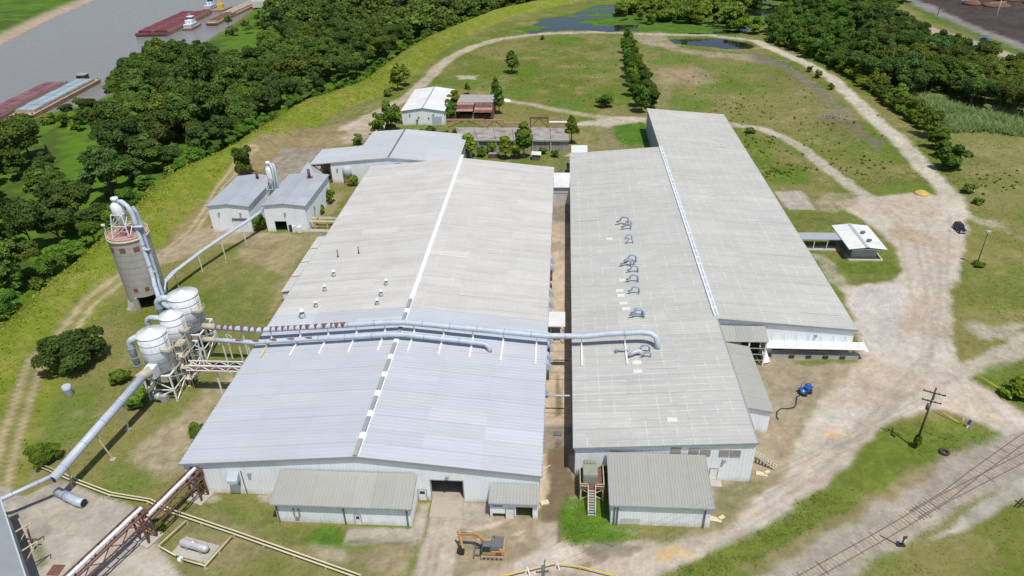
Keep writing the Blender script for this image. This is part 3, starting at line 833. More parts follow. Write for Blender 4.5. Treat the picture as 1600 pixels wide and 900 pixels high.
def gable(name, label, cat, x0, x1, y0, y1, eave, ridge, wm, rm, front=(), pitch=0.9, bay=4.5, courses=2, seed=1, ov=0.25, back=(), left=(), right=(), ridge_cap=True,
          capm=None, trim=None, rnd=0.05, ribs=0.6):
    """gabled building, ridge along Y"""
    t = thing(name, label, cat, ((x0+x1)/2, (y0+y1)/2, 0))
    xm = (x0+x1)/2; w = x1-x0; dp = y1-y0
    z0 = -0.25
    part('wall', wall_mb(MB(), (x0, y0), (x1, y0), z0, [(0, eave), (w/2, ridge-0.05), (w, eave)], front, ribs=ribs), wm, t)
    part('wall', wall_mb(MB(), (x1, y1), (x0, y1), z0, [(0, eave), (w/2, ridge-0.05), (w, eave)], back, ribs=ribs), wm, t)
    part('wall', wall_mb(MB(), (x1, y0+0.185), (x1, y1-0.185), z0, [(0, eave-0.02), (dp-0.37, eave-0.02)], right, ribs=ribs), wm, t)
    part('wall', wall_mb(MB(), (x0, y1-0.185), (x0, y0+0.185), z0, [(0, eave-0.02), (dp-0.37, eave-0.02)], left, ribs=ribs), wm, t)
    base = t.location
    sl = (ridge-eave)/(w/2)
    for s in (-1, 1):
        d = (s*(w/2+ov), 0, -(ridge-eave)-ov*sl)
        roof_slope(t, (xm, y0-ov, ridge+0.05), (xm, y1+ov, ridge+0.05), d, courses, bay, pitch, rm, seed=seed+s, base=base, rnd=rnd)
    mb = MB()
    for s in (-1, 1):
        mb.face([(xm, y0-ov+.02, ridge), (xm+s*(w/2+ov-.02), y0-ov+.02, eave-ov*sl), (xm+s*(w/2+ov-.02), y1+ov-.02, eave-ov*sl), (xm, y1+ov-.02, ridge)][::s])
    part('roof_deck', mb, rm, t)
    tr = trim or M['trim']
    for s in (-1, 1):
        mb = MB(); 
        mb.bar((xm, y0-ov-0.06, ridge+0.0), (xm+s*(w/2+ov), y0-ov-0.06, eave-ov*sl), 0.1, 0.3)
        part('roof_trim', mb, tr, t)
        part('gutter', MB().box(*sorted((xm+s*(w/2+ov), xm+s*(w/2+ov+0.16))), y0-ov, y1+ov, eave-ov*sl-0.14, eave-ov*sl+0.05), tr, t)
    if ridge_cap:
        part('ridge_cap', MB().hexa([(xm-0.35, y0-ov, ridge+0.05), (xm+0.35, y0-ov, ridge+0.05), (xm+0.35, y1+ov, ridge+0.05), (xm-0.35, y1+ov, ridge+0.05),
                                     (xm-0.08, y0-ov, ridge+0.22), (xm+0.08, y0-ov, ridge+0.22), (xm+0.08, y1+ov, ridge+0.22), (xm-0.08, y1+ov, ridge+0.22)]), capm or rm, t)
    return t


def door(parent, x0, x1, y, z0, z1, m=None, window=True, name='door', outward=-1):
    """leaf set in a wall that faces -Y"""
    d = part(name, MB().box(x0, x1, y-0.06, y-0.01, z0, z1), m or M['white'], parent)
    part('frame', MB().box(x0-0.1, x0-0.004, y-0.09, y-0.01, z0, z1+0.1).box(x1+0.004, x1+0.1, y-0.09, y-0.01, z0, z1+0.1).box(x0-0.004, x1+0.004, y-0.09, y-0.01, z1+0.004, z1+0.1), M['trim'], d)
    if window:
        part('window', MB().box(x0+0.2, x1-0.2, y-0.09, y-0.062, z1-0.85, z1-0.3), M['glass'], d)
    part('handle', MB().box(x1-0.16, x1-0.08, y-0.12, y-0.062, z0+0.95, z0+1.1), M['trim'], d)
    return d


def wall_lamp(parent, x, y, z):
    return part('wall_lamp', MB().box(x-0.25, x+0.25, y-0.35, y-0.02, z, z+0.3).box(x-0.2, x+0.2, y-0.45, y-0.1, z-0.12, z-0.01), M['trim'], parent)


def downpipe(parent, x, y, z0, z1):
    return part('downpipe', MB().box(x-0.09, x+0.09, y-0.24, y-0.06, z0, z1), M['grey_paint'], parent)


# ------------------------------------------------------------------ the front-left warehouse
AX0, AX1, AXR, AY0, AY1, AE, AR = -58.0, -2.6, -30.25, 76.9, 202.0, 6.25, 9.0
A = thing('warehouse', 'wide gabled warehouse left of the alley, roof pale blue at front and beige behind', 'warehouse', (AXR, (AY0+AY1)/2, 0))
DX0, DX1 = -19.2, -14.3
wa = AX1-AX0
part('wall', wall_mb(MB(), (AX0, AY0), (AX1, AY0), -0.3, [(0, AE), (AXR-AX0, AR-0.08), (wa, AE)], [(DX0-AX0, DX1-AX0, .5, 4.4)]), M['wall'], A)
part('wall', wall_mb(MB(), (AX1, AY1), (AX0, AY1), -0.3, [(0, AE), (AX1-AXR, AR-0.08), (wa, AE)]), M['wall'], A)
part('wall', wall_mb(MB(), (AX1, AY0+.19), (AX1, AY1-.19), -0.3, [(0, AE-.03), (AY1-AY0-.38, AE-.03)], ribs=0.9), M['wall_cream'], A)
part('wall', wall_mb(MB(), (AX0, AY1-.19), (AX0, AY0+.19), -0.3, [(0, AE-.03), (AY1-AY0-.38, AE-.03)], ribs=0.9), M['wall'], A)
mb = MB()
for s, xe in ((-1, AX0), (1, AX1)):
    mb.face([(AXR, AY0-.2, AR-0.03), (xe, AY0-.2, AE-0.02), (xe, AY1+.1, AE-0.02), (AXR, AY1+.1, AR-0.03)][::s])
part('roof_deck', mb, M['roof_old'], A)
A_SPLIT = 118.3


def a_mat(p): return M['roof_new'] if p.y < A_SPLIT else M['roof_old']


for s, xe in ((-1, AX0-0.3), (1, AX1+0.3)):
    roof_slope(A, (AXR, AY0-0.35, AR+0.02), (AXR, AY1+0.2, AR+0.02), (xe-AXR, 0, AE-AR-0.03), 3, 3.21, 0.8, None, rnd=0.026, light=0.085, seed=3+s, base=A.location, mfun=a_mat)
    part('gutter', MB().box(*sorted((xe, xe+s*0.18)), AY0-0.35, AY1+0.2, AE-0.2, AE+0.02), M['trim'], A)
    part('roof_trim', MB().bar((AXR, AY0-0.42, AR-0.02), (xe, AY0-0.42, AE-0.04), 0.1, 0.38), M['trim'], A)
y = AY0-0.3
k = 0
while y < A_SPLIT+2:                                     # ridge vents with grey skylights between white saddles
    part('ridge_vent', MB().hexa([(AXR-0.36, y, AR+.1), (AXR+0.36, y, AR+.1), (AXR+0.36, y+3.6, AR+.1), (AXR-0.36, y+3.6, AR+.1),
                                  (AXR-0.3, y, AR+.42), (AXR+0.3, y, AR+.42), (AXR+0.3, y+3.6, AR+.42), (AXR-0.3, y+3.6, AR+.42)]), M['trim'] if k else M['roof_grey'], A)
    part('ridge_cap', MB().hexa([(AXR-0.62, y+3.62, AR+.06), (AXR+0.62, y+3.62, AR+.06), (AXR+0.62, y+5.1, AR+.06), (AXR-0.62, y+5.1, AR+.06),
                                 (AXR-0.3, y+3.62, AR+.38), (AXR+0.3, y+3.62, AR+.38), (AXR+0.3, y+5.1, AR+.38), (AXR-0.3, y+5.1, AR+.38)]), M['white'], A)
    part('ridge_flashing', MB().box(AXR+0.40, AXR+0.56, y, y+3.6, AR+.07, AR+.14), M['white'], A)
    y += 5.12; k += 1
while y < AY1:
    part('ridge_cap', MB().hexa([(AXR-0.55, y, AR+.06), (AXR+0.55, y, AR+.06), (AXR+0.55, y+5.05, AR+.06), (AXR-0.55, y+5.05, AR+.06),
                                 (AXR-0.2, y, AR+.36), (AXR+0.2, y, AR+.36), (AXR+0.2, y+5.05, AR+.36), (AXR-0.2, y+5.05, AR+.36)]), M['white'], A)
    y += 5.12
# loading door, ramp, small doors
part('door_frame', MB().box(DX0-.15, DX0-.003, AY0-.08, AY0+.25, .6, 4.56).box(DX1+.003, DX1+.15, AY0-.08, AY0+.25, .6, 4.56).box(DX0-.003, DX1+.003, AY0-.08, AY0+.25, 4.403, 4.56), M['trim'], A)
part('floor_slab', MB().box(DX0-3, DX1+3, AY0+.28, AY0+30, -0.2, 0.58), M['drive'], A)
part('ramp', MB().hexa([(DX0, 73.6, -.3), (DX1, 73.6, -.3), (DX1, AY0+.25, -.3), (DX0, AY0+.25, -.3), (DX0, 73.6, .03), (DX1, 73.6, .03), (DX1, AY0+.25, 0.6), (DX0, AY0+.25, 0.6)]), M['drive'], A)
wall_lamp(A, -16.6, AY0, 5.1)
door(A, -21.3, -20.1, AY0-.05, 0.05, 2.3)
wall_lamp(A, -47.6, AY0, 4.4)
# hooded vent on the front wall
hv = part('hood_vent', MB().hexa([(-50.9, AY0-1.3, 3.3), (-49.3, AY0-1.3, 3.3), (-49.3, AY0-.06, 3.3), (-50.9, AY0-.06, 3.3), (-50.9, AY0-1.25, 3.9), (-49.3, AY0-1.25, 3.9), (-49.3, AY0-.06, 4.9), (-50.9, AY0-.06, 4.9)]), M['duct'], A)
part('louvre', MB().box(-50.7, -49.5, AY0-.12, AY0-.055, 1.9, 3.25), M['duct_dark'], hv)
part('downpipe', MB().box(-48.95, -48.85, AY0-.18, AY0-.08, 0, 5.0), M['rust'], A)
for (px, py, r_, h_) in ((473, 496, .48, 2.0), (494, 480, .33, 1.5), (508, 455, .33, 1.6), (522, 432, .33, 1.6), (590, 477, .33, 1.6), (596, 463, .33, 1.6), (604, 446, .33, 1.6)):
    zz = 7.4
    for _ in range(4):
        x, y = at(px, py, zz); zz = AE+(AR-AE)*(1-abs(x-AXR)/(AXR-AX0))
    v = part('roof_vent', MB().lathe((x, y), [(r_*1.5, zz-.05), (r_*1.15, zz+.35), (r_*1.15, zz+.5), (r_, zz+.55), (r_, zz+h_*.7)], 14), M['steel'] if r_ < .4 else M['wall_grey'], A)
    part('collar', MB().lathe((x, y), [(r_*.8, zz+h_*.7), (r_*.8, zz+h_*.82)], 12), M['rust'], v)
    part('cap', MB().lathe((x, y), [(r_*1.5, zz+h_*.82), (r_*1.45, zz+h_*.86), (.04, zz+h_*1.12)], 14), M['boat_white'], v)
for px, py in ((528, 399), (561, 397)):
    x, y = at(px, py, 7.3); zz = AE+(AR-AE)*(1-abs(x-AXR)/(AXR-AX0))
    v = part('vent_pipe', MB().tube([(x, y, zz-.05), (x, y, zz+1.9)], .13, 8), M['grey_paint'], A)
    part('flange', MB().lathe((x, y), [(.4, zz-.05), (.3, zz+.14)], 10), M['grey_paint'], v)
# exhaust hoods along the alley
for i, py in enumerate((402, 414, 452, 470, 484, 522, 536, 553, 566)):
    y = at(860, py, 4.5)[1]
    h = part('exhaust_hood', MB().hexa([(AX1+.06, y-.75, 3.0), (AX1+1.5, y-.75, 3.0), (AX1+1.5, y+.75, 3.0), (AX1+.06, y+.75, 3.0),
                                        (AX1+.06, y-.6, 4.9), (AX1+.7, y-.6, 4.5), (AX1+.7, y+.6, 4.5), (AX1+.06, y+.6, 4.9)]), M['duct'], A)
    part('flange', MB().box(AX1+.03, AX1+.16, y-.9, y+.9, 4.92, 5.02), M['trim'], h)
for py in (425, 434, 447, 500, 547, 583):
    y = at(858, py, 3.5)[1]
    part('wall_box', MB().box(AX1+.05, AX1+.9, y-.4, y+.4, 2.9, 4.0), M['rust'], A)
# side annexe along the left wall
an = thing('lean_to_annexe', 'low grey lean-to roof in four bays along the warehouse left wall', 'lean-to', (-60, 140, 0))
ya0, ya1 = 133.3, 160.8
part('wall', wall_mb(MB(), (-62.5, ya1), (-62.5, ya0), -.3, [(0, 2.7), (ya1-ya0, 2.7)]), M['wall'], an)
part('wall', wall_mb(MB(), (-62.3, ya0), (-58.3, ya0), -.3, [(0, 2.7), (4, 3.4)]), M['wall'], an)
part('wall', wall_mb(MB(), (-58.3, ya1), (-62.3, ya1), -.3, [(0, 3.4), (4, 2.7)]), M['wall'], an)
roof_slope(an, (-58.2, ya0-.2, 3.6), (-58.2, ya1+.2, 3.6), (-4.6, 0, -.75), 1, 7, 0.9, M['roof_old'], seed=9, base=an.location)
for i in range(5): part('roof_trim', MB().bar((-58.3, ya0-.2+i*(ya1-ya0+.4)/4, 3.72), (-62.8, ya0-.2+i*(ya1-ya0+.4)/4, 2.98), .12, .12), M['trim'], an)

# ------------------------------------------------------------------ lean-to shed at the left front
LS = thing('lean_to_shed', 'long white lean-to shed with a grey sloping roof against the warehouse front wall', 'shed', (-32, 74, 0))
lx0, lx1, ly0, ly1 = -42.0, -21.5, 71.7, 76.6
part('wall', wall_mb(MB(), (lx0, ly0), (lx1, ly0), -.3, [(0, 4.25), (lx1-lx0, 4.25)]), M['wall'], LS)
part('wall', wall_mb(MB(), (lx1, ly0+.19), (lx1, ly1), -.3, [(0, 4.25), (ly1-ly0-.19, 5.6)]), M['wall'], LS)
part('wall', wall_mb(MB(), (lx0, ly1), (lx0, ly0+.19), -.3, [(0, 5.6), (ly1-ly0-.19, 4.25)]), M['wall'], LS)
roof_slope(LS, (lx0-.3, ly1+.02, 5.78), (lx1+.3, ly1+.02, 5.78), (0, -(ly1-ly0)-.5, -1.5), 1, 3.0, .5, M['roof_grey'], seed=21, base=LS.location, rnd=.03)
part('gutter', MB().box(lx0-.3, lx1+.3, ly0-.66, ly0-.5, 4.06, 4.28), M['trim'], LS)
part('roof_trim', MB().bar((lx1+.34, ly1, 5.74), (lx1+.34, ly0-.5, 4.24), .1, .24), M['trim'], LS)
part('roof_trim', MB().bar((lx0-.34, ly1, 5.74), (lx0-.34, ly0-.5, 4.24), .1, .24), M['trim'], LS)
for x in (lx0+.3, -31.5, lx1-.5): downpipe(LS, x, ly0-.02, 0.05, 4.05)
door(LS, -30.0, -29.1, ly0-.05, .05, 2.15)
part('wall_bracket', MB().box(-39.3, -39.1, ly0-.2, ly0-.05, 1.5, 3.0).box(-38.5, -38.3, ly0-.2, ly0-.05, 1.5, 3.0).box(-39.1, -38.5, ly0-.35, ly0-.05, 1.2, 1.5), M['trim'], LS)
# small shed right of the door
SS = thing('entry_shed', 'small white shed with open doorways and grey roof beside the alley mouth', 'shed', (-6.3, 75.3, 0))
ex0, ex1, ey0, ey1 = -9.9, -2.75, 73.9, 76.6
part('wall', wall_mb(MB(), (ex0, ey0), (ex1, ey0), -.3, [(0, 3.5), (ex1-ex0, 3.5)], [(.35, 2.4, -.3, 1.0), (3.9, 6.4, -.3, 2.5)]), M['wall'], SS)
part('wall', wall_mb(MB(), (ex1, ey0+.19), (ex1, ey1), -.3, [(0, 3.5), (ey1-ey0-.19, 4.1)]), M['wall'], SS)
part('wall', wall_mb(MB(), (ex0, ey1), (ex0, ey0+.19), -.3, [(0, 4.1), (ey1-ey0-.19, 3.5)]), M['wall'], SS)
roof_slope(SS, (ex0-.15, ey1+.02, 4.3), (ex1+.15, ey1+.02, 4.3), (0, -(ey1-ey0)-.35, -.75), 1, 2.5, .5, M['roof_grey'], seed=22, base=SS.location, rnd=.03)
part('gutter', MB().box(ex0-.15, ex1+.15, ey0-.5, ey0-.36, 3.38, 3.56), M['trim'], SS)
door(SS, -7.5, -6.3, ey0-.05, .05, 2.1, window=False)
part('window', MB().box(-9.5, -8.0, ey0-.09, ey0-.05, 2.5, 3.2), M['boat_blue'], SS)

# ------------------------------------------------------------------ the long right warehouse (two roofs stepping back)
BX0, BXR, BX1, BY0, BY1, CY0, CY1 = 2.9, 30.5, 57.2, 83.1, 214.0, 117.6, 254.0
BE, BR, CE = 6.2, 8.35, 6.3
Bq = thing('long_warehouse', 'long pale warehouse right of the alley with a second roof reaching far back', 'warehouse', (BXR, 150, 0))
part('wall', wall_mb(MB(), (BX0, BY0), (BXR, BY0), -.3, [(0, BE), (BXR-BX0, BR)]), M['wall'], Bq)
part('wall', wall_mb(MB(), (BXR, BY0+.19), (BXR, CY0-.01), -.3, [(0, BR-.05), (CY0-BY0-.2, BR-.05)]), M['wall'], Bq)
part('wall', wall_mb(MB(), (BXR+.2, CY0), (BX1, CY0), -.3, [(0, BR), (BX1-BXR-.2, CE)], [(11.5, 26.3, 0.9, 2.9)]), M['wall'], Bq)
part('wall', wall_mb(MB(), (BX1, CY0+.19), (BX1, CY1-.19), -.3, [(0, CE-.03), (CY1-CY0-.38, CE-.03)], ribs=.9), M['wall'], Bq)
part('wall', wall_mb(MB(), (BX1, CY1), (BXR, CY1), -.3, [(0, CE), (BX1-BXR, BR)], ribs=.9), M['wall'], Bq)
part('wall', wall_mb(MB(), (BXR, CY1-.19), (BXR, BY1+.01), -.3, [(0, BR-.05), (CY1-BY1-.2, BR-.05)], ribs=.9), M['duct_dark'], Bq)  # wall on the shaded side, its shade put into a darker blue colour
part('wall', wall_mb(MB(), (BXR-.2, BY1), (BX0, BY1), -.3, [(0, BR), (BXR-BX0-.2, BE)], ribs=.9), M['wall'], Bq)
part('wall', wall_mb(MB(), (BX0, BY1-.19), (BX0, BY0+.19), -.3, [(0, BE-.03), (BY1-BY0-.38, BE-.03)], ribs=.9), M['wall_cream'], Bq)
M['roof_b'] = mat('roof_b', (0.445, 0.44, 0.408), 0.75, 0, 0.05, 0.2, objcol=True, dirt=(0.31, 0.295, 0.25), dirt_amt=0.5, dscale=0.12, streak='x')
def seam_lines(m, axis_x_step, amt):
    # rows of sealed fasteners along the purlins and paler lines along the ribs, broken by wear
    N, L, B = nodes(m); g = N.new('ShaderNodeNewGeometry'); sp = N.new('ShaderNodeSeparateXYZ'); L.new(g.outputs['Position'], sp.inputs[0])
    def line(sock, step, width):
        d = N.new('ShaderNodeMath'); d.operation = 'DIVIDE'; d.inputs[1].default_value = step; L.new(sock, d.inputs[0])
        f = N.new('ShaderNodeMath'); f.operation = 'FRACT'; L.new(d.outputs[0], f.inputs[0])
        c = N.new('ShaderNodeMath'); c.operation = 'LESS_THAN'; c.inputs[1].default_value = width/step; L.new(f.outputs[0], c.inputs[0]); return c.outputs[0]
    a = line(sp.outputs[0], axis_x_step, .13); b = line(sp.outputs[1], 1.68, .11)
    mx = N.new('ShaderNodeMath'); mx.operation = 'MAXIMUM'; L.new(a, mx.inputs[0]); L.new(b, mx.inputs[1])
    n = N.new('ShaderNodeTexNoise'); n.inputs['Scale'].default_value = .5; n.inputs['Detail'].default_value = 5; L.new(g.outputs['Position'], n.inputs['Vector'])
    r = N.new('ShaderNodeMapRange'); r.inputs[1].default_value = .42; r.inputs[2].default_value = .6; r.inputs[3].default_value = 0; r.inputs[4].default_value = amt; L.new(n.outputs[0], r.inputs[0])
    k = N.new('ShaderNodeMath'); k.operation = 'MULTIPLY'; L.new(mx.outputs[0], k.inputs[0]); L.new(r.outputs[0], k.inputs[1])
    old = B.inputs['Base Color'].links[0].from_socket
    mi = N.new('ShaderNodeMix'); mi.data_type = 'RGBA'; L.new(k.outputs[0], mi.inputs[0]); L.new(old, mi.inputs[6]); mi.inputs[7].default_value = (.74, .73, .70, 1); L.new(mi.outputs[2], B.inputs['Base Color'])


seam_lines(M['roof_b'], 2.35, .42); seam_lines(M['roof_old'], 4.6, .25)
mb = MB().face([(BXR, BY0-.2, BR-.04), (BX0, BY0-.2, BE-.03), (BX0, BY1+.1, BE-.03), (BXR, BY1+.1, BR-.04)][::-1]).face([(BXR, CY0-.2, BR-.04), (BX1, CY0-.2, CE-.03), (BX1, CY1+.1, CE-.03), (BXR, CY1+.1, BR-.04)])
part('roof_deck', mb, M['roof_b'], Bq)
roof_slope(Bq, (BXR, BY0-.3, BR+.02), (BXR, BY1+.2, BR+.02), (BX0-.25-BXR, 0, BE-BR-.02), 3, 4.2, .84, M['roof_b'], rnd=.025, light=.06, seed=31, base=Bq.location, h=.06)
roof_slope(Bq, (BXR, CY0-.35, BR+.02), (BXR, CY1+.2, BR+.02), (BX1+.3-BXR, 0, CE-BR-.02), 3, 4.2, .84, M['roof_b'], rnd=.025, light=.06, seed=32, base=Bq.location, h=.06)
part('roof_trim', MB().bar((BXR, BY0-.36, BR-.02), (BX0-.25, BY0-.36, BE-.03), .1, .34), M['trim'], Bq)
part('roof_trim', MB().bar((BXR, CY0-.41, BR-.02), (BX1+.3, CY0-.41, CE-.04), .1, .38), M['trim'], Bq)
part('gutter', MB().box(BX0-.42, BX0-.25, BY0-.3, BY1+.2, BE-.18, BE+.02), M['trim'], Bq)
part('gutter', MB().box(BX1+.3, BX1+.47, CY0-.3, CY1+.2, CE-.2, CE+.01), M['trim'], Bq)
part('roof_trim', MB().box(BXR+.01, BXR+.24, BY0-.3, CY0-.45, BR-.2, BR+.16), M['trim'], Bq)
y = CY0+.3
k = 0
while y < BY1-1.5:
    rv = part('ridge_vent', MB().box(BXR-.45, BXR-.2, y, y+2.6, BR+.1, BR+.45).box(BXR+.2, BXR+.45, y, y+2.6, BR+.1, BR+.45), M['boat_white'], Bq)
    part('skylight', MB().box(BXR-.19, BXR+.19, y, y+2.6, BR+.1, BR+.28), M['duct'], rv)
    part('ridge_cap', MB().box(BXR-.5, BXR+.5, y+2.62, y+2.98, BR+.09, BR+.5), M['white'], Bq)
    y += 3.0
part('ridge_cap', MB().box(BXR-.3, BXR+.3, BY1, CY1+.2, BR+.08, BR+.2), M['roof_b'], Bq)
# louvred windows in the gable
for px0, px1, py in ((1049, 1064, 703), (1077.5, 1092, 704), (1095.5, 1110.5, 704.5), (1125, 1139.5, 705.5), (1142, 1157.5, 706)):
    x0 = BX0+(px0-897)/(1180-897)*(BXR-BX0); x1 = BX0+(px1-897)/(1180-897)*(BXR-BX0)
    zc = 6.0
    w_ = part('window', MB().box(x0-.06, x1+.06, BY0-.12, BY0-.05, zc-.7, zc+.75), M['wall_cream'], Bq)
    for i in range(5): part('slat', MB().box(x0, x1, BY0-.17, BY0-.122, zc-.62+i*.27, zc-.62+i*.27+.2), M['shingle'], w_)
door(Bq, 16.55+7.6, 17.7+7.6, BY0-.05, .35, 2.6, window=False)
wall_lamp(Bq, 26.0, BY0, 4.3)
part('step', MB().box(23.8, 26.0, BY0-1.6, BY0-.07, -.2, .3), M['concrete'], Bq)
# gooseneck pipes on the roof


def goose(x, y, s=1.0, dirn=-1, m='duct_dark'):
    z = BE+(BR-BE)*(x-BX0)/(BXR-BX0)
    r = .16*s
    pts = [(x, y, z-.05), (x, y, z+.9*s)]
    for k in range(1, 6):
        a = math.pi*k/6*1.0
        pts.append((x+dirn*(1-math.cos(a))*.65*s, y, z+.9*s+math.sin(a)*.55*s))
    pts += [(x+dirn*1.3*s, y, z+.75*s), (x+dirn*1.9*s, y, z+.45*s)]
    g = part('gooseneck_pipe', MB().tube(pts, r, 8), M[m], Bq)
    part('flange', MB().box(x-.4*s, x+.4*s, y-.3*s, y+.3*s, z+.06, z+.14), M['wall_grey'], g)


for px, py, s in ((981, 348, 1.5), (985, 356, 1.2), (986, 351, 1.1), (987, 371, .9), (988, 378, .9), (993, 407, 1.3), (990, 412, 1.2), (985, 413, 1.2), (996, 423, 1.2), (996, 438, 1.3), (998, 456, 1.2), (1005, 494, 1.4), (1003, 490, 1.2), (1014, 548, 1.2), (1016, 556, .9)):
    x, y = at(px, py+3, 7.3); goose(x, y, s)
for px, py in ((968, 453), (970, 461), (974, 473), (978, 482), (995, 566), (1050, 658), (952, 372), (973, 437), (996, 580)):
    x, y = at(px, py, 7.2); z = BE+(BR-BE)*(x-BX0)/(BXR-BX0)
    part('roof_patch', MB().hexa([(x-.9, y-.5, z+.05), (x+.9, y-.5, z+.05), (x+.9, y+.5, z+.05), (x-.9, y+.5, z+.05), (x-.8, y-.4, z+.2), (x+.8, y-.4, z+.24), (x+.8, y+.4, z+.24), (x-.8, y+.4, z+.2)]), M['roof_white'], Bq)
for px0, px1, py in ((900, 940, 341), (938, 962, 254), (898, 985, 576), (1012, 1056, 531), (1014, 1060, 540), (1016, 1062, 551), (1018, 1064, 563), (1010, 1066, 577), (960, 1004, 414), (1038, 1050, 268)):
    x0, y = at(px0, py, 7.2); x1, _ = at(px1, py, 7.5); x1 = min(x1, BXR-.4)
    f = lambda x: BE+(BR-BE)*(x-BX0)/(BXR-BX0)+.13
    part('sealant_strip', MB().bar((x0, y, f(x0)), (x1, y, f(x1)), .22, .05), M['roof_pale'], Bq)
for px0, px1, py in ((1050, 1092, 268), (1177, 1232, 340), (1115, 1136, 225), (1252, 1310, 482)):
    x0, y = at(px0, py, 8); x1, _ = at(px1, py, 7.5); f = lambda x: BR+(CE-BR)*(x-BXR)/(BX1-BXR)+.13
    part('sealant_strip', MB().bar((x0, y, f(x0)), (x1, y, f(x1)), .3, .05), M['roof_pale'], Bq)
x, y = at(992, 553, 7.3); z = BE+(BR-BE)*(x-BX0)/(BXR-BX0)
part('duct_elbow', MB().tube([(x+1.2, y, z-.1), (x+1.1, y, z+.6), (x+.5, y-.2, z+1.1), (x-.4, y-.6, z+1.0), (x-1.2, y-.9, z+.5)], [.5, .5, .45, .4, .32], 10), M['duct'], Bq)
x, y = at(970, 548, 7.3); z = BE+(BR-BE)*(x-BX0)/(BXR-BX0)
part('vent_pipe', MB().tube([(x-.8, y, z+.5), (x+1.4, y, z+.5)], .15, 8).box(x-1.0, x-.7, y-.4, y+.4, z, z+.9), M['duct_dark'], Bq)
for px, py in ((1049, 567), (1010, 232)): pass
# loading dock of the rear roof
part('dock_slab', MB().box(42.0, 58.6, CY0-1.25, CY0-.02, -.2, .88), M['concrete'], Bq)
can = part('dock_canopy', MB().hexa([(40.6, CY0-1.9, 2.72), (59.2, CY0-1.9, 2.72), (59.2, CY0-.05, 3.15), (40.6, CY0-.05, 3.15), (40.6, CY0-1.9, 2.86), (59.2, CY0-1.9, 2.86), (59.2, CY0-.05, 3.32), (40.6, CY0-.05, 3.32)]), M['white'], Bq)
for i in range(8):
    x = 41.6+i*2.35
    part('canopy_stay', MB().bar((x, CY0-1.6, 2.95), (x, CY0-.06, 4.6), .07), M['trim'], can)
part('side_flap', MB().hexa([(59.22, CY0-1.9, 2.4), (60.0, CY0-1.7, 2.3), (60.0, CY0-.1, 2.3), (59.22, CY0-.1, 3.1), (59.22, CY0-1.9, 2.5), (60.0, CY0-1.7, 2.4), (60.0, CY0-.1, 2.4), (59.22, CY0+.9, 4.0)]), M['white'], can)
for i in range(4):
    x = 44.6+i*3.25
    db = part('dock_bay', MB().box(x, x+2.4, CY0+.25, CY0+.35, .92, 2.88), M['grey_paint'], Bq)
    part('dock_bumper', MB().box(x+.7, x+1.7, CY0-1.42, CY0-1.26, .2, .8), M['rubber'], db)
wall_lamp(Bq, 50.0, CY0, 4.6)
part('wall_strip', MB().box(BX1+.05, BX1+1.6, CY0+9, CY0+19, -.1, .5), M['concrete'], Bq)

# lean-to along the right wall and the covered bay
LE = thing('side_lean_to', 'narrow lean-to with grey ribbed roof along the warehouse right wall, white front', 'lean-to', (33, 104, 0))
part('wall', wall_mb(MB(), (30.8, 94.8), (36.0, 94.8), -.3, [(0, 5.6), (5.2, 4.6)]), M['wall'], LE)
part('wall', wall_mb(MB(), (36.0, 94.99), (36.0, 113.6), -.3, [(0, 4.6), (18.6, 4.6)]), M['wall_cream'], LE)
roof_slope(LE, (30.78, 94.5, 5.75), (30.78, 113.4, 5.75), (5.5, 0, -1.05), 1, 3.2, .55, M['roof_grey'], seed=41, base=LE.location, rnd=.03)
part('roof_trim', MB().bar((30.8, 94.44, 5.68), (36.3, 94.44, 4.66), .1, .22), M['trim'], LE)
part('gutter', MB().box(36.28, 36.42, 94.5, 113.4, 4.5, 4.68), M['trim'], LE)
PB = thing('covered_bay', 'open covered loading bay with grey roof between the lean-to and the dock wall', 'loading bay', (35, 115.5, 0))
roof_slope(PB, (30.9, 117.15, 6.9), (39.9, 117.15, 6.9), (0, -3.6, -.75), 1, 3.0, .55, M['roof_grey'], seed=42, base=PB.location, rnd=.03)
part('fascia', MB().box(30.9, 39.9, 113.38, 113.5, 5.75, 6.15), M['wall_cream'], PB)
for x in (36.4, 39.6): part('post', MB().box(x-.14, x+.14, 113.55, 113.83, -.2, 5.9), M['white'], PB)
for z in (1.2, 2.6, 4.0): part('rail', MB().box(36.55, 39.45, 113.62, 113.76, z, z+.16), M['trim'], PB)
part('side_panel', MB().box(39.62, 39.72, 113.85, 117.1, 2.6, 6.3), M['wall_cream'], PB)
part('side_flap', MB().hexa([(39.75, 113.7, .5), (41.3, 114.6, .3), (41.3, 117, .3), (39.75, 117, .5), (39.75, 113.8, .6), (41.25, 114.7, .4), (40.2, 117, 3.2), (39.75, 117, 3.6)]), M['white'], PB)
part('bay_dark_panel', MB().box(36.1, 39.6, 117.2, 117.3, -.2, 6.3), M['dark'], PB)  # near-black sheet puts the shade inside the open bay into colour
